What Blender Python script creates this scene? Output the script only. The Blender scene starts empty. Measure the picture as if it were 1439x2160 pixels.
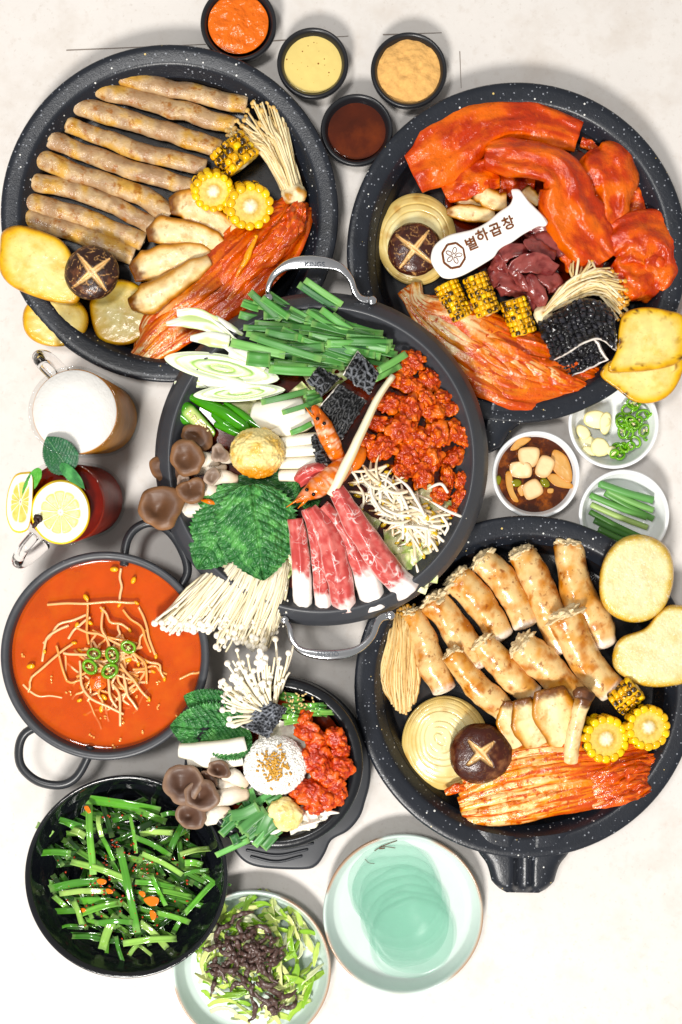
import bpy, math
import numpy as np
from mathutils import Vector

# ---------------------------------------------------------------- scene, camera, light
S = 0.0005                      # metres per photo pixel at table height
CX, CY, H = 719.5, 1000.0, 2400.0   # point of the table right under the lens, lens height (photo pixels)
scn = bpy.context.scene
col_main = scn.collection

cam_d = bpy.data.cameras.new('camera')
cam = bpy.data.objects.new('camera', cam_d)
col_main.objects.link(cam)
cam.location = (0, 0, H * S)
cam.rotation_euler = (0, 0, 0)
cam_d.sensor_fit = 'VERTICAL'
cam_d.sensor_height = 24.0
cam_d.lens = 24.0 * H / 2160.0
cam_d.shift_y = -(1080.0 - CY) / 2160.0
cam_d.clip_start = 0.01
cam_d.clip_end = 50.0
scn.camera = cam

world = bpy.data.worlds.new('World')
scn.world = world
world.use_nodes = True
bg = world.node_tree.nodes['Background']
bg.inputs['Color'].default_value = (1.0, 0.975, 0.94, 1)
bg.inputs['Strength'].default_value = 0.38


def area_lamp(name, loc, target, size, power, color):
    d = bpy.data.lights.new(name, 'AREA')
    d.shape = 'DISK'
    d.size = size
    d.energy = power
    d.color = color
    o = bpy.data.objects.new(name, d)
    col_main.objects.link(o)
    o.location = loc
    o.rotation_euler = (Vector(target) - Vector(loc)).to_track_quat('-Z', 'Y').to_euler()
    return o


area_lamp('key_lamp', (-0.75, -2.55, 3.2), (0.0, 0.0, 0), 0.85, 182.0, (1.0, 0.965, 0.915))
area_lamp('ceiling_lamp', (-0.55, 0.25, 2.3), (0, 0, 0), 0.40, 22.0, (1.0, 0.985, 0.96))

scn.view_settings.view_transform = 'Standard'
scn.view_settings.look = 'None'
scn.view_settings.exposure = 0.0
scn.view_settings.gamma = 1.0
scn.render.engine = 'CYCLES'
scn.cycles.use_denoising = True
scn.cycles.max_bounces = 8
scn.cycles.diffuse_bounces = 3
scn.cycles.glossy_bounces = 3
scn.cycles.transmission_bounces = 8
scn.cycles.transparent_max_bounces = 40
scn.cycles.caustics_reflective = False
scn.cycles.caustics_refractive = False

# ---------------------------------------------------------------- maths helpers
RS = np.random.RandomState(7)


def lin(h, a=None):
    h = h.lstrip('#')
    c = [int(h[i:i + 2], 16) / 255.0 for i in (0, 2, 4)]
    c = [x / 12.92 if x <= 0.04045 else ((x + 0.055) / 1.055) ** 2.4 for x in c]
    return np.array(c)


def kz(z):
    return (H - z) / H


def U(P):
    """photo pixel x, y and height z (photo pixels at table scale) -> world metres"""
    P = np.asarray(P, float)
    k = (H - P[..., 2]) / H
    return np.stack([(P[..., 0] - CX) * k * S, (CY - P[..., 1]) * k * S, P[..., 2] * S], -1)


CROP = {1: (0, 60, 2.0), 2: (720, 150, 2.0), 3: (300, 540, 1.893), 4: (740, 1080, 2.058), 5: (0, 1140, 1.845),
        6: (0, 1600, 2.0), 7: (660, 1720, 1.847), 'A': (620, 720, 5.535), 'B': (880, 380, 4.497), 'C': (340, 1340, 3.128),
        'D': (260, 400, 3.426), 'E': (840, 580, 2.402), 'F': (290, 860, 4.111), 'G': (330, 570, 3.889),
        'H': (340, 1200, 4.497), 'I': (580, 1000, 3.426), 'J': (840, 200, 2.402), 'K': (880, 1400, 2.574),
        'L': (380, 0, 2.398), 'N': (0, 720, 3.5975), 'O': (1000, 820, 3.278)}


def cr(n, pts, z=None):
    ox, oy, s = CROP[n]
    out = []
    for p in pts:
        zz = p[2] if len(p) > 2 else z
        out.append((ox + p[0] / s, oy + p[1] / s, zz))
    return np.array(out, float)


def _h(i, j, k, seed):
    n = (i.astype(np.int64) * 374761393 + j.astype(np.int64) * 668265263 + k.astype(np.int64) * 2147483647 + seed * 974634777) & 0xFFFFFFFF
    n = ((n ^ (n >> 13)) * 1274126177) & 0xFFFFFFFF
    n = (n ^ (n >> 16)) & 0xFFFFFFFF
    return n / 4294967295.0 * 2 - 1


def vn(P, seed=0):
    P = np.asarray(P, float)
    f = np.floor(P)
    t = P - f
    t = t * t * (3 - 2 * t)
    i, j, k = f[..., 0], f[..., 1], f[..., 2]
    r = 0
    for a in (0, 1):
        for b in (0, 1):
            for c in (0, 1):
                w = (t[..., 0] if a else 1 - t[..., 0]) * (t[..., 1] if b else 1 - t[..., 1]) * (t[..., 2] if c else 1 - t[..., 2])
                r = r + w * _h(i + a, j + b, k + c, seed)
    return r


def fbm(P, o=3, seed=0):
    P = np.asarray(P, float)
    r, a, tot = 0, 1.0, 0
    for q in range(o):
        r = r + a * vn(P * (2 ** q) + 17.3 * q, seed + q)
        tot += a
        a *= 0.5
    return r / tot


def vnoise3(P, o=2, seed=0):
    return np.stack([fbm(P, o, seed), fbm(P, o, seed + 31), fbm(P, o, seed + 67)], -1)


def spline(pts, m, closed=False):
    """Catmull-Rom through the points, m samples evenly in arc length"""
    P = np.asarray(pts, float)
    n = len(P)
    if n == 2 and not closed:
        t = np.linspace(0, 1, m)[:, None]
        return P[0] * (1 - t) + P[1] * t
    seg = n if closed else n - 1
    out = []
    for s in range(seg):
        if closed:
            p0, p1, p2, p3 = P[(s - 1) % n], P[s], P[(s + 1) % n], P[(s + 2) % n]
        else:
            p0 = P[s - 1] if s > 0 else 2 * P[0] - P[1]
            p1, p2 = P[s], P[s + 1]
            p3 = P[s + 2] if s + 2 < n else 2 * P[-1] - P[-2]
        t = np.linspace(0, 1, 16, endpoint=False)[:, None]
        out.append(0.5 * (2 * p1 + (p2 - p0) * t + (2 * p0 - 5 * p1 + 4 * p2 - p3) * t ** 2 + (3 * p1 - p0 - 3 * p2 + p3) * t ** 3))
    out = np.concatenate(out + [P[:1] if closed else P[-1:]])
    d = np.r_[0, np.cumsum(np.linalg.norm(np.diff(out, axis=0), axis=1))]
    q = np.linspace(0, d[-1], m, endpoint=not closed)
    return np.stack([np.interp(q, d, out[:, c]) for c in range(out.shape[1])], -1)


def ramp(t, stops):
    """piecewise-linear colours: stops = [(t, hex), ...]"""
    t = np.asarray(t, float)
    ts = [s[0] for s in stops]
    cs = np.array([lin(s[1]) for s in stops])
    return np.stack([np.interp(t, ts, cs[:, c]) for c in range(3)], -1)


def sm(a, b, x):
    t = np.clip((x - a) / (b - a), 0, 1)
    return t * t * (3 - 2 * t)


def mix(a, b, f):
    f = np.asarray(f)[..., None]
    return a * (1 - f) + b * f


# ---------------------------------------------------------------- mesh making
def gridF(nu, nv, cu=False, cv=False):
    iu = np.arange(nu if cu else nu - 1)
    iv = np.arange(nv if cv else nv - 1)
    a, b = np.meshgrid(iu, iv, indexing='ij')
    a2, b2 = (a + 1) % nu, (b + 1) % nv
    return np.stack([a * nv + b, a2 * nv + b, a2 * nv + b2, a * nv + b2], -1).reshape(-1, 4)


def new_mesh(name, V, Q, T=None, col=None, pu=None, smooth=True):
    me = bpy.data.meshes.new(name)
    V = np.asarray(V, np.float32)
    Q = np.zeros((0, 4), int) if Q is None else np.asarray(Q, int).reshape(-1, 4)
    T = np.zeros((0, 3), int) if T is None else np.asarray(T, int).reshape(-1, 3)
    me.vertices.add(len(V))
    me.vertices.foreach_set('co', V.ravel())
    me.loops.add(len(Q) * 4 + len(T) * 3)
    me.loops.foreach_set('vertex_index', np.r_[Q.ravel(), T.ravel()].astype(np.int32))
    me.polygons.add(len(Q) + len(T))
    st = np.r_[np.arange(len(Q)) * 4, len(Q) * 4 + np.arange(len(T)) * 3].astype(np.int32)
    me.polygons.foreach_set('loop_start', st)
    me.polygons.foreach_set('use_smooth', np.full(len(Q) + len(T), smooth))
    me.update(calc_edges=True)
    me.validate()
    if col is not None:
        c = np.asarray(col, float)
        if c.ndim == 1:
            c = np.tile(c, (len(V), 1))
        c4 = np.c_[np.clip(c, 0, 1), np.ones(len(V))].astype(np.float32)
        at = me.color_attributes.new('Col', 'FLOAT_COLOR', 'POINT')
        at.data.foreach_set('color', c4.ravel())
    if pu is not None:
        p3 = np.c_[pu, np.zeros(len(V))].astype(np.float32) if np.shape(pu)[1] == 2 else np.asarray(pu, np.float32)
        at = me.attributes.new('pu', 'FLOAT_VECTOR', 'POINT')
        at.data.foreach_set('vector', p3.ravel())
    return me


def tag(o, label=None, cat=None, group=None, kind=None):
    for k, v in (('label', label), ('category', cat), ('group', group), ('kind', kind)):
        if v:
            o[k] = v
    return o


def thing(name, at, label, cat, group=None):
    """an Empty at the thing's base; at = photo x, y and height"""
    o = bpy.data.objects.new(name, None)
    o.empty_display_size = 0.01
    col_main.objects.link(o)
    o.location = U(np.array(at, float))
    tag(o, label, cat, group)
    return o


def wloc(o):
    p = Vector((0, 0, 0))
    while o is not None:
        p = p + o.location
        o = o.parent
    return np.array(p)


def fix_normals(o):
    import bmesh
    bm = bmesh.new()
    bm.from_mesh(o.data)
    bmesh.ops.remove_doubles(bm, verts=bm.verts, dist=1e-6)
    bmesh.ops.recalc_face_normals(bm, faces=bm.faces)
    bm.to_mesh(o.data)
    bm.free()
    return o


def mk(name, G, mat, parent=None, label=None, cat=None, group=None, kind=None, img=True, smooth=True):
    """G = dict(V, Q, T, col, pu). img: V is photo space (x, y, z in pixels), else world metres"""
    V = U(G['V']) if img else np.asarray(G['V'], float)
    o0 = np.array([(V[:, 0].min() + V[:, 0].max()) / 2, (V[:, 1].min() + V[:, 1].max()) / 2, V[:, 2].min()])
    me = new_mesh(name, V - o0, G.get('Q'), G.get('T'), G.get('col'), G.get('pu'), smooth)
    me.materials.append(mat)
    o = bpy.data.objects.new(name, me)
    col_main.objects.link(o)
    if parent is not None:
        o.parent = parent
        o.location = o0 - wloc(parent)
    else:
        o.location = o0
    tag(o, label, cat, group, kind)
    return o


def join(*Gs):
    V, Q, T, C, P, n = [], [], [], [], [], 0
    for g in Gs:
        V.append(g['V'])
        if g.get('Q') is not None and len(g['Q']):
            Q.append(np.asarray(g['Q']) + n)
        if g.get('T') is not None and len(g['T']):
            T.append(np.asarray(g['T']) + n)
        c = g.get('col')
        if c is not None:
            c = np.asarray(c, float)
            C.append(np.tile(c, (len(g['V']), 1)) if c.ndim == 1 else c)
        if g.get('pu') is not None:
            P.append(g['pu'])
        n += len(g['V'])
    r = dict(V=np.concatenate(V), Q=np.concatenate(Q) if Q else None, T=np.concatenate(T) if T else None)
    r['col'] = np.concatenate(C) if len(C) == len(Gs) else None
    r['pu'] = np.concatenate(P) if len(P) == len(Gs) else None
    return r


def frames(P):
    t = np.gradient(P, axis=0)
    t /= np.linalg.norm(t, axis=1)[:, None] + 1e-9
    up = np.tile(np.array([0, 0, 1.0]), (len(P), 1))
    side = np.cross(t, up)
    ln = np.linalg.norm(side, axis=1)
    bad = ln < 0.08
    side[bad] = np.array([1.0, 0, 0])
    side /= np.linalg.norm(side, axis=1)[:, None]
    u2 = np.cross(side, t)
    return t, side, u2


def tube(path, r, m=24, n=12, flat=1.0, wob=0.0, wsc=20.0, seed=0, cap=1.0, rough=0.0, rsc=8.0):
    """rounded tube; r scalar or list interpolated along the path; y in photo space runs down, handled by symmetric sections"""
    P = spline(path, m)
    s = np.linspace(0, 1, m)
    R = np.full(m, float(r)) if np.isscalar(r) else np.interp(s, np.linspace(0, 1, len(r)), r)
    t, side, up = frames(P)
    if wob:
        P = P + vnoise3(P / wsc, 1, seed) * wob * np.array([1, 1, .4])
    a = np.array([70, 45, 20]) * math.pi / 180
    if cap:
        pre = [P[0] - t[0] * R[0] * math.sin(x) * cap for x in a]
        post = [P[-1] + t[-1] * R[-1] * math.sin(x) * cap for x in a[::-1]]
        P2 = np.concatenate([pre, P, post])
        R2 = np.r_[R[0] * np.cos(a), R, R[-1] * np.cos(a[::-1])]
        rep = lambda A: np.concatenate([np.repeat(A[:1], 3, 0), A, np.repeat(A[-1:], 3, 0)])
        side, up = rep(side), rep(up)
        s = np.r_[0, 0, 0, s, 1, 1, 1]
    else:
        P2, R2 = P, R
    th = np.linspace(0, 2 * math.pi, n, endpoint=False)
    V = P2[:, None] + side[:, None] * (np.cos(th)[None, :, None] * R2[:, None, None]) + up[:, None] * (np.sin(th)[None, :, None] * R2[:, None, None] * flat)
    M2 = len(P2)
    if rough:
        nrm = side[:, None] * np.cos(th)[None, :, None] + up[:, None] * np.sin(th)[None, :, None]
        V = V + nrm * (fbm(V / rsc, 3, seed + 5) * rough)[..., None]
    L = np.r_[0, np.cumsum(np.linalg.norm(np.diff(P2, axis=0), axis=1))]
    pu = np.stack([np.repeat(L[:, None], n, 1), np.repeat((np.abs(th - math.pi) * R2.mean())[None], M2, 0)], -1).reshape(-1, 2) * S
    V = V.reshape(-1, 3)
    c0, c1 = len(V), len(V) + 1
    V = np.concatenate([V, [P2[0] - (t[0] * R[0] * .06 if cap else 0)], [P2[-1] + (t[-1] * R[-1] * .06 if cap else 0)]])
    i = np.arange(n)
    T = np.concatenate([np.stack([np.full(n, c0), (i + 1) % n, i], -1), np.stack([np.full(n, c1), (M2 - 1) * n + i, (M2 - 1) * n + (i + 1) % n], -1)])
    u = np.r_[np.repeat(s, n), 0, 1]
    return dict(V=V, Q=gridF(M2, n, cv=True), T=T, u=u, th=np.r_[np.tile(th, M2), 0, 0], pu=np.concatenate([pu, [[0, 0]], [[L[-1] * S, 0]]]), col=None)


def strip(path, width, thick=2.0, m=20, nw=7, prof=None, roll=0.0, wob=0.0, wsc=25.0, seed=0, edge=6.0, edgewob=0.0, rough=0.0, rsc=8.0):
    """ribbon with thickness swept along a path; width = full width(s); prof(w, s) -> height across, in half widths"""
    P = spline(path, m)
    s = np.linspace(0, 1, m)
    W = (np.full(m, float(width)) if np.isscalar(width) else np.interp(s, np.linspace(0, 1, len(width)), width)) / 2
    R = np.full(m, float(roll)) if np.isscalar(roll) else np.interp(s, np.linspace(0, 1, len(roll)), roll)
    t, side, up = frames(P)
    w = np.linspace(-1, 1, nw)
    ww, ss = np.meshgrid(w, s)
    b = prof(ww, ss) * W[:, None] if prof is not None else np.zeros_like(ww)
    ed = np.sqrt(np.clip(1 - np.abs(ww) ** edge, 0, 1)) * thick / 2 + 0.08 * thick
    aa = ww * W[:, None]
    if edgewob:
        aa = aa * (1 + edgewob * fbm(np.stack([ss * 7, np.sign(ww) * 3.0, np.zeros_like(ww) + seed], -1), 2, seed))
    top = np.stack([aa, b + ed], -1)
    bot = np.stack([aa, b - ed], -1)[:, ::-1]
    sec = np.concatenate([top, bot], 1)
    cr_, sr = np.cos(R)[:, None], np.sin(R)[:, None]
    A = sec[..., 0] * cr_ - sec[..., 1] * sr
    B = sec[..., 0] * sr + sec[..., 1] * cr_
    V = P[:, None] + side[:, None] * A[..., None] + up[:, None] * B[..., None]
    if wob:
        V = V + vnoise3(V / wsc, 2, seed) * wob
    if rough:
        V = V + up[:, None] * (fbm(V / rsc, 3, seed + 3) * rough)[..., None]
    n2 = 2 * nw
    Q = gridF(m, n2, cv=True)
    i = np.arange(nw - 1)
    e0 = np.stack([i, i + 1, n2 - 2 - i, n2 - 1 - i], -1)
    e1 = (m - 1) * n2 + e0[:, ::-1]
    L = np.r_[0, np.cumsum(np.linalg.norm(np.diff(P, axis=0), axis=1))]
    wcol = np.concatenate([ww, ww[:, ::-1]], 1)
    pu = np.stack([np.repeat(L[:, None], n2, 1), wcol * W[:, None]], -1).reshape(-1, 2) * S
    return dict(V=V.reshape(-1, 3), Q=np.concatenate([Q, e0, e1]), T=None, u=np.repeat(s, n2), w=wcol.reshape(-1),
                top=np.tile(np.r_[np.ones(nw), np.zeros(nw)], m), pu=pu, col=None)


def slab(outline, z, thick, rnd=None, dome=0.0, tilt=(0, 0), nr=9, m=64, rough=0.0, rsc=8.0, seed=0, closed_pts=True, wob=0, wsc=30):
    """rounded slab from a closed outline (photo x, y); z = height of its middle; tilt = rise per pixel in x, y"""
    O = spline(np.asarray(outline, float)[:, :2], m, closed=True) if closed_pts else np.asarray(outline, float)[:, :2]
    m = len(O)
    c = O.mean(0)
    size = np.linalg.norm(O - c, axis=1).mean()
    rnd = min(thick / 2, size * .4) if rnd is None else rnd
    rings, zz, fr = [], [], []
    rings.append(0.0); zz.append(-thick / 2); fr.append(0)
    rings.append(1 - rnd / size); zz.append(-thick / 2); fr.append(1)
    for a in np.linspace(-60, 60, 5) * math.pi / 180:
        rings.append(1 - rnd / size * (1 - math.cos(a))); zz.append(math.sin(a) * thick / 2 / math.sin(math.pi / 3)); fr.append(1)
    for f in np.linspace(1 - rnd / size * 1.0, 0, nr):
        rings.append(f); zz.append(thick / 2 * 1.06); fr.append(f)
    rings, zz = np.array(rings), np.array(zz)
    V2 = c + (O - c)[None] * rings[:, None, None]
    isT = np.arange(len(rings)) >= 6
    Z = z + zz[:, None] + dome * (1 - rings[:, None] ** 2) * isT[:, None] + (V2[..., 0] - c[0]) * tilt[0] + (V2[..., 1] - c[1]) * tilt[1]
    if rough:
        Z = Z + fbm(np.concatenate([V2 / rsc, np.zeros(V2.shape[:2] + (1,))], -1), 3, seed) * rough * isT[:, None]
    V = np.concatenate([V2, Z[..., None]], -1)
    if wob:
        V = V + vnoise3(V * np.array([1, 1, 0]) / wsc, 2, seed + 9) * wob * np.array([.3, .3, 1])
    V = V.reshape(-1, 3)
    return dict(V=V, Q=gridF(len(rings), m, cv=True), T=None, f=np.repeat(np.where(isT, rings, 1.0), m), top=np.repeat(isT * 1.0, m),
                side=np.repeat(((np.arange(len(rings)) >= 2) & (np.arange(len(rings)) <= 6)) * 1.0, m), pu=(V[:, :2] - c) * S, col=None, c=c)


_ICO = {}


def ico(sub):
    if sub not in _ICO:
        import bmesh
        bm = bmesh.new()
        bmesh.ops.create_icosphere(bm, subdivisions=sub, radius=1.0)
        _ICO[sub] = (np.array([v.co[:] for v in bm.verts]), np.array([[v.index for v in f.verts] for f in bm.faces]))
        bm.free()
    return _ICO[sub]


def blob(c, r, sub=4, rot=0.0, amp=0.1, sc=0.9, o=3, seed=0, billow=False, fine=0.0, fsc=5.0, ry=0.0):
    """lumpy ball; c photo position, r = radii; amp relative"""
    N, T = ico(sub)
    r = np.array([r, r, r] if np.isscalar(r) else r, float)
    q = fbm(N / sc + seed * 7.7, o, seed)
    if billow:
        q = np.abs(q) * 2.2 - 0.45
    d = 1 + amp * q
    if fine:
        d = d + fine * fbm(N * fsc + seed * 3.1, 2, seed + 5)
    V = N * d[:, None] * r
    if ry:
        ca, sa = math.cos(ry), math.sin(ry)
        V = np.stack([V[:, 0] * ca + V[:, 2] * sa, V[:, 1], -V[:, 0] * sa + V[:, 2] * ca], -1)
    ca, sa = math.cos(rot), math.sin(rot)
    V = np.stack([V[:, 0] * ca - V[:, 1] * sa, V[:, 0] * sa + V[:, 1] * ca, V[:, 2]], -1) + np.array(c, float)
    return dict(V=V, Q=None, T=T, n=N, q=q, d=d, col=None)


def lathe(prof, at, zref, n=96, closed=True, ecc=1.0, rot=0.0):
    """profile [(r, z)] in photo pixels seen at height zref, round a vertical axis through photo point `at`; world metres"""
    k = kz(zref) * S
    c = U(np.array([at[0], at[1], zref], float))
    Pf = np.array(prof, float)
    th = np.linspace(0, 2 * math.pi, n, endpoint=False)
    R = Pf[:, 0][:, None] * k
    X, Y = R * np.cos(th), R * np.sin(th) * ecc
    ca, sa = math.cos(rot), math.sin(rot)
    V = np.stack([c[0] + X * ca - Y * sa, c[1] + X * sa + Y * ca, np.repeat(Pf[:, 1][:, None] * S, n, 1)], -1)
    m = len(Pf)
    return dict(V=V.reshape(-1, 3), Q=gridF(m, n, cu=closed, cv=True), T=None, r=np.repeat(Pf[:, 0], n), z=np.repeat(Pf[:, 1], n), th=np.tile(th, m), col=None)


def rprof(pts, m=None):
    """smooth a lathe profile a little by cutting its corners"""
    P = np.array(pts, float)
    for _ in range(2):
        q = [P[0]]
        for a, b in zip(P[:-1], P[1:]):
            L = np.linalg.norm(b - a)
            f = min(0.25, 2.0 / max(L, 1e-6))
            q += [a + (b - a) * f, b + (a - b) * f]
        q.append(P[-1])
        P = np.array(q)
    return P


def grid_sheet(fn, nu, nv, thick=1.5):
    """double-sided sheet from fn(u, v) -> photo-space points, u, v in 0..1"""
    u, v = np.meshgrid(np.linspace(0, 1, nu), np.linspace(0, 1, nv), indexing='ij')
    A = fn(u, v)
    du, dv = np.gradient(A, axis=0), np.gradient(A, axis=1)
    nrm = np.cross(du, dv)
    nrm /= np.linalg.norm(nrm, axis=-1)[..., None] + 1e-9
    if nrm[..., 2].mean() < 0:
        nrm = -nrm
    Vt = A + nrm * thick / 2
    Vb = A - nrm * thick / 2
    q = gridF(nu, nv)
    N = nu * nv
    idx = np.arange(N).reshape(nu, nv)
    loop = np.concatenate([idx[:, 0], idx[-1, 1:], idx[-2::-1, -1], idx[0, -2:0:-1]])
    l2 = np.roll(loop, -1)
    rim = np.stack([loop, l2, l2 + N, loop + N], -1)
    return dict(V=np.concatenate([Vt.reshape(-1, 3), Vb.reshape(-1, 3)]), Q=np.concatenate([q, q[:, ::-1] + N, rim]), T=None,
                u=np.tile(u.ravel(), 2), v=np.tile(v.ravel(), 2), top=np.r_[np.ones(N), np.zeros(N)],
                pu=np.tile(np.stack([u.ravel(), v.ravel()], -1), (2, 1)) * 0.05, col=None)


# ---------------------------------------------------------------- materials
MATS = {}
SAT = [1.0]


def M(name, base=None, rough=0.45, var=None, spots=(), bump=(), streak=None, coat=0.0, spec=0.5, sss=0.0, trans=0.0, alpha=1.0, metal=0.0,
      specks=(), ior=1.45, rvar=None, veins=()):
    m = bpy.data.materials.new(name)
    m.use_nodes = True
    nt = m.node_tree
    N, Lk = nt.nodes, nt.links
    bs = N['Principled BSDF']
    bs.inputs['Roughness'].default_value = rough
    bs.inputs['Metallic'].default_value = metal
    bs.inputs['IOR'].default_value = ior
    bs.inputs['Specular IOR Level'].default_value = spec
    bs.inputs['Coat Weight'].default_value = coat
    bs.inputs['Coat Roughness'].default_value = 0.08
    bs.inputs['Transmission Weight'].default_value = trans
    bs.inputs['Alpha'].default_value = alpha
    if sss:
        bs.inputs['Subsurface Weight'].default_value = sss
        bs.inputs['Subsurface Scale'].default_value = 0.004
        bs.inputs['Subsurface Radius'].default_value = (1.0, 0.6, 0.35)
    tc = N.new('ShaderNodeTexCoord')
    oi = N.new('ShaderNodeObjectInfo')
    rw = N.new('ShaderNodeMath'); rw.operation = 'MULTIPLY'; rw.inputs[1].default_value = 37.0
    Lk.new(oi.outputs['Random'], rw.inputs[0])

    def noise(px, detail=4.0, vec=None, rgh=0.55, dist=0.0):
        t = N.new('ShaderNodeTexNoise')
        t.noise_dimensions = '4D'
        t.inputs['Scale'].default_value = 1.0 / (px * S)
        t.inputs['Detail'].default_value = detail
        t.inputs['Roughness'].default_value = rgh
        t.inputs['Distortion'].default_value = dist
        Lk.new(vec if vec is not None else tc.outputs['Object'], t.inputs['Vector'])
        Lk.new(rw.outputs[0], t.inputs['W'])
        return t.outputs['Fac']

    def mapr(x, a, b, c, d):
        r = N.new('ShaderNodeMapRange')
        for i, v in zip((1, 2, 3, 4), (a, b, c, d)):
            r.inputs[i].default_value = v
        Lk.new(x, r.inputs[0])
        return r.outputs[0]

    def mixc(fac, a, b):
        x = N.new('ShaderNodeMix'); x.data_type = 'RGBA'
        Lk.new(fac, x.inputs[0])
        Lk.new(a, x.inputs[6])
        if isinstance(b, str):
            x.inputs[7].default_value = (*lin(b), 1)
        else:
            Lk.new(b, x.inputs[7])
        return x.outputs[2]

    if base is None:
        at = N.new('ShaderNodeAttribute'); at.attribute_name = 'Col'
        c = at.outputs['Color']
    else:
        rgb = N.new('ShaderNodeRGB'); rgb.outputs[0].default_value = (*lin(base), 1)
        c = rgb.outputs[0]

    def scaled(c, f):
        vm = N.new('ShaderNodeVectorMath'); vm.operation = 'SCALE'
        Lk.new(c, vm.inputs[0]); Lk.new(f, vm.inputs['Scale'])
        return vm.outputs[0]

    hgt = []
    if streak:
        lx, ly, amt, bamt = streak[:4]
        pa = N.new('ShaderNodeAttribute'); pa.attribute_name = 'pu'
        mp = N.new('ShaderNodeVectorMath'); mp.operation = 'MULTIPLY'
        mp.inputs[1].default_value = (1.0 / lx, 1.0 / ly, 1.0)
        Lk.new(pa.outputs['Vector'], mp.inputs[0])
        f = noise(1.0, 3.0, mp.outputs[0])
        c = scaled(c, mapr(f, .25, .75, 1 - amt, 1 + amt))
        if bamt:
            hgt.append((f, bamt, ly))
        if len(streak) > 4:
            c = mixc(mapr(f, streak[5], streak[6], 0, 1), c, streak[4])
    if var:
        f = noise(var[0], 4.0)
        c = scaled(c, mapr(f, .25, .75, 1 - var[1], 1 + var[1]))
    for sp in spots:
        px, lo, hi, hx, st = sp[:5]
        f = noise(px, 5.0, None, .6)
        c = mixc(mapr(f, lo, hi, 0, st), c, hx)
    for (px, wid, hx, st, gpx, glo, ghi) in veins:
        n1 = noise(px, 2.0, None, .5, 0.6)
        ab = N.new('ShaderNodeMath'); ab.operation = 'SUBTRACT'; ab.inputs[1].default_value = 0.5
        Lk.new(n1, ab.inputs[0])
        a2 = N.new('ShaderNodeMath'); a2.operation = 'ABSOLUTE'
        Lk.new(ab.outputs[0], a2.inputs[0])
        v = mapr(a2.outputs[0], 0, wid, st, 0)
        g = mapr(noise(gpx, 2.0), glo, ghi, 0, 1)
        mu = N.new('ShaderNodeMath'); mu.operation = 'MULTIPLY'
        Lk.new(v, mu.inputs[0]); Lk.new(g, mu.inputs[1])
        c = mixc(mu.outputs[0], c, hx)
    for (px, thr, hx, dens) in specks:
        vo = N.new('ShaderNodeTexVoronoi')
        vo.inputs['Scale'].default_value = 1.0 / (px * S)
        Lk.new(tc.outputs['Object'], vo.inputs['Vector'])
        sx = N.new('ShaderNodeSeparateColor')
        Lk.new(vo.outputs['Color'], sx.inputs[0])
        # dot radius varies per cell; cells above the density stay empty
        rr = mapr(sx.outputs[0], 0, dens, thr, 0.0)
        lt = N.new('ShaderNodeMath'); lt.operation = 'LESS_THAN'
        Lk.new(vo.outputs['Distance'], lt.inputs[0]); Lk.new(rr, lt.inputs[1])
        c = mixc(lt.outputs[0], c, hx)
    if SAT[0] != 1.0:
        hs = N.new('ShaderNodeHueSaturation')
        hs.inputs['Saturation'].default_value = SAT[0]
        Lk.new(c, hs.inputs['Color'])
        c = hs.outputs[0]
    Lk.new(c, bs.inputs['Base Color'])
    if rvar:
        Lk.new(mapr(noise(rvar[0], 3.0), .3, .7, rvar[1], rvar[2]), bs.inputs['Roughness'])
    nrm = None
    for (px, st) in bump:
        hgt.append((noise(px, 4.0), st, px))
    for f, st, px in hgt:
        b = N.new('ShaderNodeBump')
        b.inputs['Strength'].default_value = st
        b.inputs['Distance'].default_value = px * S * 0.35
        Lk.new(f, b.inputs['Height'])
        if nrm is not None:
            Lk.new(nrm, b.inputs['Normal'])
        nrm = b.outputs[0]
    if nrm is not None:
        Lk.new(nrm, bs.inputs['Normal'])
        if coat:
            Lk.new(nrm, bs.inputs['Coat Normal'])
    MATS[name] = m
    return m
# ---------------------------------------------------------------- materials used by several things
m_table = M('table_plaster', base='DAD5D0', rough=0.55, var=(160, .035), spots=[(90, .5, .72, 'C6BBB0', .5), (22, .56, .74, 'C2B7AC', .4), (8, .60, .74, 'B4A99E', .45)],
            bump=[(30, .06), (4, .05)], specks=[(95, .022, '7C736A', .4), (41, .02, 'A89E94', .5)])
m_seam = M('table_joint', base='857A72', rough=.8)
m_stone = M('speckled_pan', base='1C2028', rough=.32, var=(40, .18), specks=[(7.5, .27, '7E828A', .75), (17, .13, 'D6D6D2', .6), (25, .09, 'CDB36C', .6)],
            bump=[(3.2, .34), (9, .10)])
m_blackpan = M('matte_black_pan', base='101115', specks=[(30, .10, 'B9BBC0', .45)], rough=.30, spots=[(50, .54, .7, '2A1A0C', .55), (16, .62, .72, '3A2410', .4)], var=(60, .3), bump=[(4, .06)], rvar=(30, .22, .38))
m_pot = M('anodised_pot', base='3A3C41', rough=.38, var=(50, .10), bump=[(3, .05)], rvar=(25, .3, .45))
m_steel = M('bright_steel', base='CDCFD3', rough=.16, metal=1.0, bump=[(10, .03)])
m_iron = M('black_wire', base='2B2D31', rough=.33)
m_stoneware = M('black_glaze', base='0F1116', rough=.12, var=(40, .2), bump=[(22, .10)], coat=.4)
m_pot_clay = M('black_clay_pot', base='17191D', rough=.22, var=(30, .15), bump=[(12, .08)])
m_tray = M('black_melamine', base='2B2E34', rough=.38, bump=[(3, .06)], var=(40, .1))
m_cup = M('black_sauce_cup', base='1B1C20', rough=.3, bump=[(6, .04)], var=(30, .1))
m_white_cup = M('white_melamine', base='ECEEEF', rough=.22, var=(60, .03))
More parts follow.
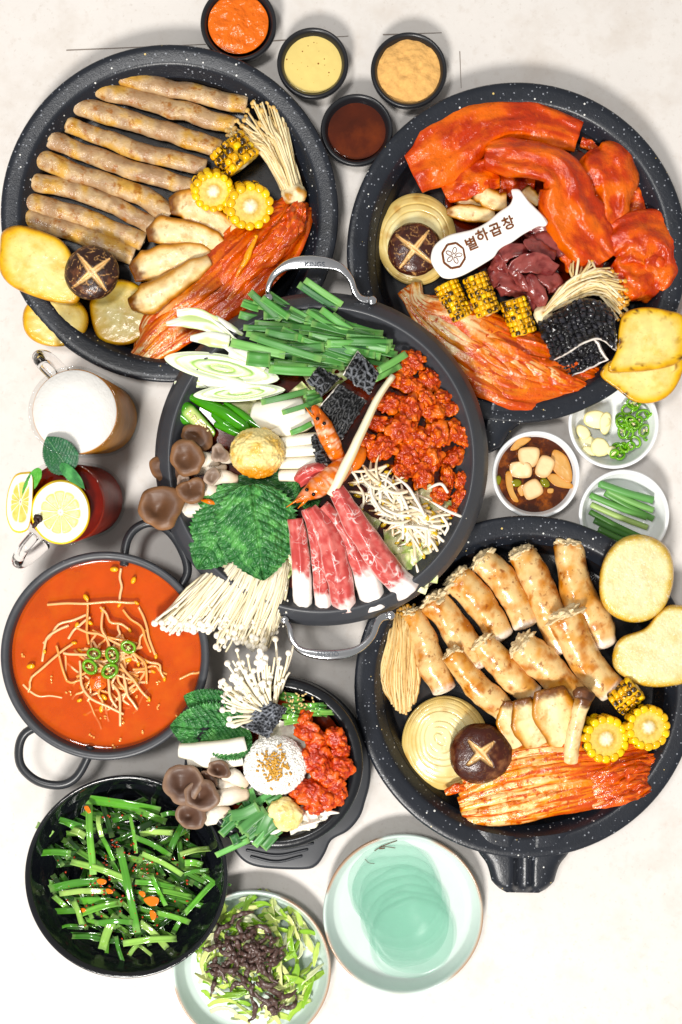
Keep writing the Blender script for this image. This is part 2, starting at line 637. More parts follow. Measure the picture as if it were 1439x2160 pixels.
m_sage = M('sage_glaze', rough=.2, coat=.3, var=(70, .04), specks=[(60, .02, '8C9A90', .25)], bump=[(40, .04)])
m_ink = M('dark_print', base='5C4632', rough=.6)

# ---------------------------------------------------------------- table
g = dict(V=np.array([[-2.5, -2.5, 0], [2.5, -2.5, 0], [2.5, 2.5, 0], [-2.5, 2.5, 0]], float), Q=np.array([[0, 1, 2, 3]]))
table = mk('table_surface', g, m_table, img=False, kind='structure', smooth=False)
table['label'] = 'pale plaster-coloured table top under all the dishes'


def ground_line(x0, y0, x1, y1, w):
    d = np.array([x1 - x0, y1 - y0], float)
    nrm = np.array([-d[1], d[0]]) / np.linalg.norm(d) * w / 2
    a, b = np.array([x0, y0]), np.array([x1, y1])
    V = np.array([[*(a + nrm), .9], [*(b + nrm * .6), .9], [*(b - nrm * .6), .9], [*(a - nrm), .9]])
    mk('table_joint', dict(V=V, Q=np.array([[0, 1, 2, 3]])), m_seam, parent=table, smooth=False)


ground_line(140, 106, 560, 88, 2.4)
ground_line(566, 87, 735, 76, 2.6)
ground_line(808, 73, 932, 69, 2.6)
ground_line(970, 108, 973, 186, 2.0)


# ---------------------------------------------------------------- speckled griddle pans
def griddle(at, R, label, spout=None):
    t = thing('griddle_pan', (at[0], at[1], 0), label, 'griddle pan', 'speckled black griddle pans')
    pr = rprof([(0, 18), (R - 96, 18), (R - 78, 22), (R - 50, 60), (R - 43, 69), (R - 38, 71.5), (R - 14, 75), (R - 4, 74), (R, 69), (R - 2, 62),
                (R - 12, 57), (R - 44, 54), (R - 76, 12), (R - 90, 3), (0, 3)])
    mk('pan_body', lathe(pr, at, 75, 128, closed=False), m_stone, parent=t, img=False)
    mk('cooking_surface', lathe(rprof([(0, 18.8), (R - 97, 18.8), (R - 79, 22.8), (R - 62, 45.0)]), at, 75, 128, closed=False), m_blackpan, parent=t, img=False)
    if spout is not None:
        # spout: a tongue carrying a drain groove, swept outwards along the direction of the spout
        ang = spout
        n, mm = 33, 16
        dx, dy = math.cos(ang), math.sin(ang)
        V = np.zeros((mm, n + 2, 3))
        for i, q in enumerate(np.linspace(0, 1, mm)):
            d = R - 48 + 118 * q
            hw = np.interp(q, [0, .35, .5, .62, .8, .92, 1.0], [112, 96, 78, 72, 66, 52, 34])
            w = np.linspace(-1, 1, n)
            z = 74 - 10 * q * q - 26 * np.exp(-(w * hw / 17) ** 4) * np.interp(q, [0, .1, 1], [1, 1, 1.05]) - 14 * np.abs(w) ** 8 - 20 * sm(.93, 1.0, q)
            a = w * hw
            bow = -(a ** 2) / (2 * R) * (1 - q)
            V[i, 1:-1] = np.stack([at[0] + dx * (d + bow) - dy * a, at[1] + dy * (d + bow) + dx * a, z], -1)
            V[i, 0] = V[i, 1]; V[i, -1] = V[i, -2]
            V[i, 0, 2] -= 26; V[i, -1, 2] -= 26
        Q = gridF(mm, n + 2)
        last = np.arange(n + 2) + (mm - 1) * (n + 2)
        V = V.reshape(-1, 3)
        Vf = V[last].copy(); Vf[:, 2] = 22; Vf[:, 0] -= dx * 6; Vf[:, 1] -= dy * 6
        k0 = len(V)
        V = np.concatenate([V, Vf])
        i = np.arange(n + 1)
        Q = np.concatenate([Q, np.stack([last[i], last[i + 1], k0 + i + 1, k0 + i], -1)])
        mk('spout', dict(V=V, Q=Q), m_stone, parent=t)
    return t


griddle((357, 449), 358, 'speckled black griddle pan carrying beige grilled intestines')
griddle((1092, 532), 361, 'speckled black griddle pan carrying red marinated meat and a branded bone', math.atan2(368, -92))
griddle((1110, 1450), 363, 'speckled black griddle pan with a pouring spout, carrying fat golden intestines', math.radians(91))

# ---------------------------------------------------------------- the wide hot pot in the middle
hp_at, hp_z, hp_R = (678, 968), 165, 359
hot_pot = thing('hot_pot', (hp_at[0], hp_at[1], 0), 'wide dark grey two-handled hot pot heaped with vegetables and meat', 'pot')
pr = rprof([(0, 92), (190, 92), (250, 104), (300, 140), (315, 158), (318, 164), (322, 166), (327, 164), (346, 148), (357, 132), (358.5, 122), (352, 110),
            (296, 96), (226, 76), (216, 6), (206, 0), (0, 0)])
mk('pot_body', lathe(pr, hp_at, hp_z, 160, closed=False), m_pot, parent=hot_pot, img=False)


def bow_handle(pts, w, parent, text, trot, tpos, tsz, flip=1):
    h = mk('handle', strip(pts, w, 7, m=48, nw=9, edge=3.0), m_steel, parent=parent)
    for e in (0, -1):
        p = np.array(pts[e])
        g = blob((p[0], p[1], p[2] + 5), (10, 10, 5), sub=3, amp=0)
        mk('rivet', g, m_steel, parent=h)
    put_text('embossed_word', text, tpos, tsz, trot, m_dimsteel, h, ext=1.0)


FONT = []


def put_text(name, body, pos, size, rot, mat, parent, ext=0.6, shear=0.0, bold=0.0, spacing=1.0):
    cu = bpy.data.curves.new(name, 'FONT')
    cu.body = body
    cu.size = size * S * kz(pos[2])
    cu.extrude = ext * S
    cu.offset = bold * S
    cu.align_x = 'CENTER'
    cu.align_y = 'CENTER'
    cu.space_character = spacing
    o = bpy.data.objects.new(name, cu)
    col_main.objects.link(o)
    dg = bpy.context.evaluated_depsgraph_get()
    me = bpy.data.meshes.new_from_object(o.evaluated_get(dg))
    bpy.data.objects.remove(o)
    me.materials.clear()
    me.materials.append(mat)
    o = bpy.data.objects.new(name, me)
    col_main.objects.link(o)
    p = U(np.array(pos, float))
    o.parent = parent
    o.location = p - (wloc(parent) if parent else 0)
    o.rotation_euler = (0, 0, rot)
    return o


m_dimsteel = M('etched_steel', base='4B5058', rough=.5, metal=.6)
bow_handle([(566, 628, 150), (566, 605, 160), (580, 578, 168), (612, 558, 172), (662, 553, 174), (712, 562, 172), (738, 586, 168), (748, 613, 160), (762, 630, 152), (785, 634, 149)],
           [10, 12, 16, 26, 29, 26, 18, 13, 13, 17], hot_pot, 'KINGS', math.radians(0), (664, 558, 180), 15)
bow_handle([(600, 1308, 148), (610, 1322, 156), (617, 1352, 164), (640, 1374, 168), (696, 1382, 170), (750, 1372, 168), (783, 1345, 164), (795, 1316, 156), (806, 1302, 149), (824, 1298, 147)],
           [12, 13, 13, 19, 22, 20, 15, 13, 15, 18], hot_pot, 'QUEEN', math.radians(180), (692, 1379, 174), 14)
broth_mat = M('red_broth', base='5A1A08', rough=.08, var=(30, .3), spots=[(18, .5, .7, 'A83A0C', .6)])
mk('broth', lathe([(0, 128), (150, 128), (290, 128)], hp_at, 128, 64, closed=False), broth_mat, img=False, label='dark red broth showing at the edges of the wide hot pot', cat='broth')

# ---------------------------------------------------------------- soup pot at the side
sp_at, sp_z = (221, 1384), 130
soup_pot = thing('soup_pot', (sp_at[0], sp_at[1], 0), 'round dark pot full of orange bean sprout soup', 'pot')
R = 221
pr = rprof([(0, 14), (150, 14), (186, 30), (200, 110), (203, 126), (208, 130), (216, 131), (221, 128), (220, 122), (214, 118), (208, 60), (196, 12), (160, 2), (0, 2)])
mk('pot_body', lathe(pr, sp_at, sp_z, 128, closed=False), m_pot, parent=soup_pot, img=False)
for pts in ([(84, 1530, 112), (52, 1548, 108), (40, 1580, 106), (46, 1618, 105), (80, 1648, 104), (126, 1656, 104), (160, 1640, 105), (184, 1600, 108), (190, 1575, 112)],
            [(262, 1192, 112), (264, 1158, 108), (272, 1132, 106), (290, 1112, 105), (320, 1103, 105), (356, 1120, 106), (384, 1160, 106), (396, 1205, 108), (378, 1245, 112)]):
    mk('handle', tube(pts, 9.5, m=40, n=14, cap=.3), m_iron, parent=soup_pot)

# ---------------------------------------------------------------- stone bowl on its melamine tray
sb_at, sb_z = (584, 1612), 150
bowl_tray = thing('bowl_tray', (590, 1625, 0), 'black melamine tray with a ribbed tab under the clay rice pot', 'tray')
cx, cy = 586, 1622
outl = []
for a in np.radians(np.arange(0, 360, 10)):
    rr = 197
    outl.append((cx + rr * math.cos(a), cy + rr * math.sin(a)))
tab = [(760, 1722), (735, 1752), (700, 1772), (686, 1800), (668, 1826), (640, 1834), (560, 1831), (520, 1820), (496, 1796), (484, 1768), (440, 1755)]
outl = [p for p in outl if not (math.degrees(math.atan2(p[1] - cy, p[0] - cx)) > 28 and math.degrees(math.atan2(p[1] - cy, p[0] - cx)) < 140)]
i0 = max(range(len(outl)), key=lambda i: math.degrees(math.atan2(outl[i][1] - cy, outl[i][0] - cx)) if math.degrees(math.atan2(outl[i][1] - cy, outl[i][0] - cx)) <= 28 else -999)
outl = outl[:i0 + 1] + tab + outl[i0 + 1:]
mk('tray_plate', slab(outl, 42, 14, rnd=7, m=160), m_tray, parent=bowl_tray)
for q in range(3):
    x0, x1, y = 512 + 9 * q, 660 - 12 * q, 1784 + 13.5 * q
    mk('grip_rib', tube([(x0, y - 4, 50), ((x0 + x1) / 2, y + 7, 50.5), (x1, y - 5, 50)], 2.6, m=16, n=8), m_tray, parent=bowl_tray)
clay_pot = thing('clay_pot', (sb_at[0], sb_at[1], 46), 'black ribbed clay pot holding rice, mushrooms and red meat', 'pot')
pr = [(0, 60), (110, 62), (140, 80), (152, 130), (156, 144), (163, 150), (173, 150), (181, 146), (183, 138)]
for q in range(5):
    z = 132 - q * 13
    pr += [(183 - q * 2.5, z), (178 - q * 2.5, z - 4), (178 - q * 2.5, z - 7), (183 - (q + 1) * 2.5, z - 11)]
pr += [(160, 58), (130, 50), (0, 50)]
mk('pot_body', lathe(rprof(pr), sb_at, sb_z, 128, closed=False), m_pot_clay, parent=clay_pot, img=False)

# ---------------------------------------------------------------- black bowl, sage plates, white dishes, sauce cups
black_bowl = mk('salad_bowl', lathe(rprof([(0, 16), (90, 18), (150, 40), (190, 84), (203, 104), (209, 110), (214, 109), (215, 103), (205, 78), (160, 26), (110, 4), (0, 4)]), (266, 1851), 110, 128, closed=False),
                m_stoneware, img=False, label='glossy black bowl of seasoned green chives', cat='bowl')


def sage_plate(at, R, label):
    g = lathe(rprof([(0, 13), (R - 34, 13), (R - 22, 16), (R - 12, 34), (R - 8, 43), (R - 4, 46), (R - .8, 44), (R, 40), (R - 6, 26), (R - 26, 5), (R - 40, 0), (0, 0)]), at, 46, 128, closed=False)
    wav = fbm(np.stack([np.cos(g['th']) * 2, np.sin(g['th']) * 2, g['r'] * 0], -1), 2, 5)
    edge = sm(R - 9, R - 3, g['r']) * sm(.0, .35, wav + .12)
    c = np.tile(lin('C6D6CF'), (len(g['r']), 1))
    c = mix(c, np.tile(lin('A97B55'), (len(g['r']), 1)), edge * (g['z'] > 30) * .85)
    g['col'] = c
    return mk('side_plate', g, m_sage, img=False, label=label, cat='plate', group='sage green side plates')


plate_salad = sage_plate((531, 2047), 168, 'sage green plate of shredded cabbage salad at the bottom edge')
plate_radish = sage_plate((851, 1930), 170, 'sage green plate of thin mint-coloured radish sheets')
for pts, w in (([(790, 1795, 18), (806, 1785, 18), (838, 1773, 19)], 2.0), ([(806, 1785, 18.2), (822, 1787, 18), (834, 1789, 18)], 1.6), ([(806, 1785, 18.1), (800, 1790, 18.1), (812, 1789, 18)], 3.0),
               ([(770, 1812, 18.1), (778, 1820, 18), (790, 1822, 18)], 1.0)):
    mk('painted_twig', strip(pts, w, .5, m=8, nw=3), m_ink, parent=plate_radish)


def white_dish(at, R, label):
    return mk('small_dish', lathe(rprof([(0, 9), (R - 40, 10), (R - 22, 22), (R - 11, 46), (R - 8, 54), (R - 4, 56), (R, 54), (R - 1, 48), (R - 12, 22), (R - 30, 0), (0, 0)]), at, 55, 96, closed=False),
              m_white_cup, img=False, label=label, cat='dish', group='small white dishes')


white_dish((1131, 1001), 93, 'small white dish of soy pickled radish and onion')
white_dish((1295, 893), 96, 'small white dish of sliced garlic and green chilli under the pan edge')
white_dish((1317, 1086), 96, 'small white dish of short green chive stems')


def sauce_cup(at, R, label):
    return mk('sauce_cup', lathe(rprof([(0, 14), (R - 34, 15), (R - 22, 28), (R - 13, 52), (R - 9, 59), (R - 4, 61), (R - .5, 58), (R, 50), (R - 8, 24), (R - 18, 2), (R - 26, 0), (0, 0)]), at, 60, 96, closed=False),
              m_cup, img=False, label=label, cat='cup', group='small black sauce cups')


sauce_cup((503, 48), 81, 'black sauce cup of orange sauce cut by the top edge')
sauce_cup((660, 132), 76, 'black sauce cup of pale mustard sauce')
sauce_cup((863, 147), 81, 'black sauce cup of tan roasted powder')
sauce_cup((753, 273), 77, 'black sauce cup of brown soy sauce between two pans')
m_or = M('orange_sauce', base='E2690F', rough=.12, var=(20, .12), bump=[(26, .8), (9, .5)])
m_mu = M('mustard_sauce', base='E0C878', rough=.12, var=(30, .06), bump=[(24, .12)], specks=[(11, .20, '8A4E14', .5), (8, .13, 'C08A2A', .5)])
m_pw = M('roasted_powder', base='DDAA62', rough=.95, var=(10, .16), bump=[(6, .8), (16, .6)])
m_br = M('brown_sauce', base='4A1804', rough=.06, var=(60, .4), spots=[(70, .48, .75, '7A3206', .8)])
for nm, at, r, z, mt, lab, cat, dome in (('orange_sauce', (503, 50), 64, 50, m_or, 'smooth orange sauce in the topmost black cup', 'sauce', 2), ('mustard_sauce', (660, 133), 64, 44, m_mu, 'pale yellow mustard sauce with seeds', 'sauce', 2),
                                         ('roasted_powder', (863, 150), 68, 46, m_pw, 'tan roasted soybean powder in a black cup', 'powder', 9), ('brown_sauce', (753, 274), 63, 42, m_br, 'dark brown soy sauce in a black cup', 'sauce', 0)):
    a = np.linspace(0, 2 * math.pi, 48, endpoint=False)
    o = np.stack([at[0] + r * np.cos(a), at[1] + r * np.sin(a)], -1)
    rough = 5 if nm == 'roasted_powder' else (4 if nm == 'orange_sauce' else .8)
    mk(nm, slab(o, z, 4, rnd=2, dome=dome, nr=24, m=72, rough=rough, rsc=13), mt, label=lab, cat=cat)
# ---------------------------------------------------------------- food materials
SAT[0] = 1.1
f_gop = M('grilled_intestine', rough=.3, var=(22, .2), spots=[(30, .52, .68, '8A6444', .5), (15, .54, .66, '9A5A1C', .75), (5, .66, .74, '7A3F10', .7)], bump=[(14, .6), (5, .5), (2.5, .3)], coat=.25)
f_fat = M('fat_intestine', rough=.28, var=(30, .14), spots=[(30, .50, .66, 'C07A38', .6), (13, .58, .68, '7E3A12', .75), (7, .68, .74, '4A1E0A', .8)], bump=[(18, .25), (4, .14)], coat=.35)
f_frill = M('curled_end', rough=.3, base='DCC8A2', var=(8, .16), spots=[(12, .58, .72, 'C89A60', .5)], bump=[(6, .4)], coat=.3)
f_potato = M('grilled_potato', rough=.34, var=(24, .14), spots=[(38, .50, .66, 'D9AE46', .55), (9, .60, .72, 'A87018', .45), (4, .66, .72, '7A4A10', .5)], bump=[(9, .16), (3, .12)], coat=.25)
f_potato2 = M('glossy_potato', rough=.2, var=(16, .14), spots=[(36, .5, .68, 'CDB874', .55), (5, .56, .66, 'F6F2DC', .6)], bump=[(7, .9), (3, .6)], coat=.4)  # fine pale spots paint the face's sparkle into the colour; broad spots are tone
f_shiitake = M('shiitake_cap', rough=.34, var=(12, .35), bump=[(10, .45), (3, .3)], coat=.25)
f_king = M('king_oyster_slice', rough=.36, var=(26, .12), spots=[(30, .52, .68, 'C08A48', .6), (12, .58, .70, '9A5E22', .6)], bump=[(12, .3), (4, .2)], streak=(30, 4, .06, .15), coat=.2)
f_kernel = M('corn_kernel', rough=.24, base='EDB414', var=(10, .12), coat=.3)
f_kernel2 = M('pale_corn_kernel', rough=.24, base='F2C93A', var=(8, .15), coat=.3)
f_char = M('charred_corn_kernel', rough=.3, base='E6A80E', spots=[(7, .47, .53, '1D0F06', .97)], coat=.3)
f_cob = M('corn_cob_core', rough=.5, var=(6, .22), bump=[(5, .4)])
f_enoki = M('enoki_stalk', rough=.36, var=(40, .14), spots=[(30, .62, .78, 'D9C08E', .4)])
f_enoki_b = M('browned_enoki_stalk', rough=.4, var=(20, .12), spots=[(18, .54, .70, 'A5682A', .75)])
SAT[0] = 1.2
f_kim = M('kimchi_leaf', spec=.4, rough=.22, var=(16, .16), spots=[(34, .50, .62, 'D2560E', .7), (14, .57, .64, 'B23206', .85), (5, .64, .70, '8E1F04', .9)], streak=(70, 6, .16, .5), bump=[(10, .7), (4, .4)], coat=.4)
SAT[0] = 1.25
f_red = M('red_marinade_meat', spec=.35, rough=.24, var=(26, .2), spots=[(32, .52, .68, 'F06A10', .5), (12, .60, .72, '8E1E04', .55)], bump=[(22, .4), (7, .6), (3, .5)], coat=.3)
f_chunk = M('red_seasoned_chunk', spec=.35, rough=.26, var=(14, .2), spots=[(16, .54, .68, 'E46A22', .55), (8, .60, .70, '8E1A06', .7)], bump=[(9, .8), (3, .7)], coat=.3)
SAT[0] = 1.1
f_purple = M('purple_heart_meat', rough=.26, var=(14, .18), bump=[(8, .25), (3, .2)], coat=.3, streak=(14, 3, .1, .2))
f_tripe = M('grey_tripe', rough=.5, var=(8, .25), bump=[(4, .5)], spots=[(5, .62, .72, '9EA2A8', .5)])
f_tripeb = M('black_tripe', rough=.3, var=(8, .3), bump=[(4, .3)], coat=.3)
SAT[0] = 1.0
f_chive = M('chive_blade', rough=.38, streak=(120, 2.2, .10, .15), var=(40, .10))
f_wetchive = M('wet_chive_blade', rough=.14, streak=(120, 2.4, .14, .2), var=(30, .18), specks=[(13, .13, 'A8280A', .5)], coat=.7)
SAT[0] = 1.1
f_leek = M('leek_slice', rough=.3, streak=(120, 2.0, .05, .2), coat=.2)
SAT[0] = 1.0
f_perilla = M('perilla_leaf', rough=.4, var=(14, .14), bump=[(4, .12)], coat=.1)
SAT[0] = 1.0
f_beef = M('marbled_beef', rough=.34, var=(10, .10), veins=[(34, .028, 'F6E6E0', .95, 50, .46, .58), (16, .03, 'F3DCD6', .7, 30, .50, .62)], bump=[(5, .14)], spots=[(12, .68, .74, 'F4E2DC', .7)], coat=.15)
SAT[0] = 1.1
f_sprout = M('bean_sprout', rough=.28, var=(24, .08), coat=.3, spots=[(30, .62, .76, 'C79A5A', .4)])
f_garlic = M('minced_garlic', rough=.4, var=(8, .14), bump=[(5, .7), (2.5, .4)], coat=.3, spots=[(10, .60, .72, 'F6E6B0', .6)])
f_oyster = M('oyster_mushroom', rough=.46, var=(24, .12), bump=[(10, .1), (3, .06)], streak=(60, 2.2, .07, .25))
f_chili = M('green_chilli', rough=.16, var=(20, .15), coat=.6)
f_white = M('white_mushroom_slice', rough=.4, var=(30, .04), streak=(80, 3, .03, .08))
f_seed = M('sesame_seed', base='E2C58C', rough=.5, var=(6, .15))
f_flake = M('chilli_flake', base='A8300C', rough=.4, var=(6, .25))
f_carrot = M('carrot_shred', base='E4761A', rough=.25, var=(10, .12), coat=.4)
f_shrimp = M('shrimp_shell', rough=.2, var=(14, .15), spots=[(14, .58, .70, 'B83A0C', .6)], bump=[(8, .4), (3, .3)], coat=.2, streak=(40, 3, .14, .3))
f_eye = M('shrimp_eye', base='0C0908', rough=.12)
f_onion = M('onion_layers', rough=.28, var=(30, .06), bump=[(10, .1)], coat=.3)
f_rice = M('rice_grain', base='F2F0EA', rough=.34, coat=.15)
f_liq = M('dark_liquid', base='7A3408', rough=.06, var=(40, .3))


# ---------------------------------------------------------------- food builders
def gopchang(path, r, label, seed):
    R = r * (1 + .13 * fbm(np.stack([np.arange(9) * .9, np.zeros(9) + seed, np.zeros(9)], -1), 2, seed))
    t = thing('grilled_intestine', (path[0][0], path[0][1], path[0][2] - r), label, 'intestine', 'beige grilled intestines')
    g = tube(path, R, m=60, n=24, wob=3.5, wsc=40, seed=seed, cap=.12, rough=2.0, rsc=17, flat=.86)
    P = g['V']
    f = fbm(P / 26, 3, seed)
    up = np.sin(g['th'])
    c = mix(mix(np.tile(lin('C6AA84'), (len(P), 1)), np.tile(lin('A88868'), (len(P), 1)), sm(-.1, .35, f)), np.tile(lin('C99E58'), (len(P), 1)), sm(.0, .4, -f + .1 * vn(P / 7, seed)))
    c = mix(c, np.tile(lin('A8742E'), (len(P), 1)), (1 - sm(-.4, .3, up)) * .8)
    c = mix(c, np.tile(lin('DCC4A4'), (len(P), 1)), np.maximum(1 - sm(0, .03, g['u']), sm(.97, 1, g['u'])) * .7)
    g['col'] = c
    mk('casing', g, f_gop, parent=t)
    # cut lip at the open end
    P0, P1 = np.array(path[0], float), np.array(path[1], float)
    d = (P0 - P1) / np.linalg.norm(P0 - P1)
    a = np.linspace(0, 2 * math.pi, 12, endpoint=False)
    sd = np.cross(d, [0, 0, 1]); sd /= np.linalg.norm(sd)
    ring = [P0 + d * r * .10 + sd * math.cos(x) * R[0] * .62 + np.array([0, 0, 1]) * math.sin(x) * R[0] * .55 + RS.normal(0, .6, 3) for x in a]
    g = tube(ring + [ring[0]], r * .24, m=26, n=8, cap=.2, rough=1.2, rsc=5, seed=seed)
    g['col'] = lin('D8B88A')
    mk('cut_lip', g, f_gop, parent=t)
    return t


def fat_intestine(path, r, label, seed):
    p = np.array(path, float)
    t = thing('fat_intestine', (p[:, 0].mean(), p[:, 1].mean(), p[:, 2].min() - min(np.atleast_1d(r))), label, 'intestine', 'fat golden intestines')
    r = list(np.array(r) * 1.08 * (1 + .05 * np.sin(seed * 1.3 + np.arange(len(r)) * 2.2)))
    g = tube(path, r, m=56, n=32, wob=5, wsc=60, seed=seed, cap=.3, rough=4.0, rsc=24, flat=.88)
    P = g['V']
    f = fbm(P / 30, 3, seed)
    c = mix(np.tile(lin('E6C48E'), (len(P), 1)), np.tile(lin('D39A58'), (len(P), 1)), sm(-.05, .4, f))
    c = mix(c, np.tile(lin('A85C20'), (len(P), 1)), sm(.05, .42, fbm(P / 22 + 9, 3, seed + 3)) * .8)
    c = mix(c, np.tile(lin('F3E6D6'), (len(P), 1)), sm(.93, 1, g['u']))
    g['col'] = c
    mk('casing', g, f_fat, parent=t)
    # frilled, turned-out end
    r0 = np.atleast_1d(r)[0] * .96
    d = p[0] - p[1]
    d /= np.linalg.norm(d)
    sd = np.cross(d, [0, 0, 1]); sd /= np.linalg.norm(sd)
    ang = math.atan2(d[1], d[0])
    g = blob(p[0] + d * r0 * .12, (r0 * .52, r0 * 1.03, r0 * .92), sub=5, rot=ang, amp=.42, sc=.62, o=3, seed=seed, billow=True, fine=.06, fsc=5)
    g['V'] = g['V'] + vnoise3(g['V'] / 9, 2, seed) * 2.5
    mk('frilled_end', g, f_frill, parent=t)
    return t


def potato(outline, z, thick, label, seed, tilt=(0, 0), gloss=False, brown=.5, dome=2):
    g = slab(outline, z, thick, rnd=thick * .42, dome=dome, nr=16, m=80, rough=1.0, rsc=9, seed=seed, tilt=tilt)
    P = g['V']
    f = g['f'] + .10 * fbm(P / 22, 3, seed)
    if gloss:
        c = ramp(f, [(0, 'E2DAB0'), (.78, 'E2D8A8'), (.88, 'E0CC88'), (.93, 'D8B45C'), (1.0, 'CFA348')])
    else:
        c = ramp(f, [(0, 'E9DC9C'), (.70, 'E8D288'), (.88, 'E2B84C'), (.97, 'C8902A'), (1.05, 'A86E1E')])
        b = sm(.15, .5, fbm(P / 12, 4, seed + 8)) * sm(.55, 1, g['f']) * brown
        c = mix(c, np.tile(lin('6E3C0C'), (len(P), 1)), b)
    g['col'] = c
    return mk('potato_slice', g, f_potato2 if gloss else f_potato, label=label, cat='potato', group='grilled potato slices')


def shiitake(c, r, z, label, seed, ang, dark='3A1E16', cutw=.10, cutl=.8, crack=.5, asp=1.0):
    g = blob((c[0], c[1], z), (r, r * asp, r * .46), sub=6, amp=.05, sc=.7, seed=seed, fine=.012, fsc=5)
    N = g['n']
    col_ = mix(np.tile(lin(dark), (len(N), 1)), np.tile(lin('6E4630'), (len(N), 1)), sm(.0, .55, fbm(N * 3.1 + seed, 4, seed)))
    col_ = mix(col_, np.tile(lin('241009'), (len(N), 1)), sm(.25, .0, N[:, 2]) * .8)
    # pale cracks between dark scales
    v = np.abs(fbm(N * 3.4 + 5 * seed, 2, seed + 2))
    col_ = mix(col_, np.tile(lin('C79A68'), (len(N), 1)), sm(.045, .0, v) * crack * (N[:, 2] > 0))
    dep = np.zeros(len(N))
    for a in (ang, ang + math.pi / 2):
        al = N[:, 0] * math.cos(a) + N[:, 1] * math.sin(a)
        ac = -N[:, 0] * math.sin(a) + N[:, 1] * math.cos(a)
        w = cutw * (1 - .8 * (np.abs(al) / cutl) ** 1.5) + .018 * fbm(N * 5, 2, seed)
        m_ = sm(w, w * .6, np.abs(ac)) * (np.abs(al) < cutl) * (N[:, 2] > 0)
        inner = sm(w * .35, 0, np.abs(ac))
        col_ = mix(col_, mix(np.tile(lin('E9C692'), (len(N), 1)), np.tile(lin('C08A4C'), (len(N), 1)), inner), m_)
        dep = np.maximum(dep, m_)
    g['V'][:, 2] -= dep * r * .10
    g['col'] = col_
    return mk('shiitake_mushroom', g, f_shiitake, label=label, cat='mushroom', group='whole shiitake caps')


def king_slice(path, width, thick, label, seed, roll=0.0, brown=.8, capend=True, prof=None):
    """sliced king oyster mushroom; the cap is at the start of the path"""
    g = strip(path, width, thick, m=48, nw=23, roll=roll, wob=3.0, wsc=26, seed=seed, edge=5, edgewob=.14, prof=prof, rough=1.0, rsc=14)
    P = g['V']
    e = np.abs(g['w']) + .12 * fbm(P / 15, 3, seed)
    c = ramp(e, [(0, 'F2E0B6'), (.55, 'ECD09A'), (.80, 'C98F48'), (1.0, '80491A')])
    c = mix(c, np.tile(lin('C58C48'), (len(P), 1)), sm(.05, .5, fbm(P / 26 + 3, 3, seed)) * .55 * brown)
    if capend:
        c = mix(c, np.tile(lin('6A3F1E'), (len(P), 1)), sm(.16, .05, g['u'] + .05 * fbm(P / 8, 2, seed)))
    c = mix(c, np.tile(lin('A9743A'), (len(P), 1)), sm(.9, 1, g['u']) * .5 * brown)
    g['col'] = c
    return mk('king_oyster_slice', g, f_king, label=label, cat='mushroom', group='grilled king oyster slices')


_KM = {}


def kernel_mesh(kind):
    if kind not in _KM:
        N, T = ico(2)
        V = np.sign(N) * np.abs(N) ** .72
        V = V * np.array([1.0, .92, .9]) * 5 * S
        me = new_mesh('kernel', V, None, T, None)
        me.materials.append({'y': f_kernel, 'p': f_kernel2, 'c': f_char}[kind])
        _KM[kind] = me
    return _KM[kind]


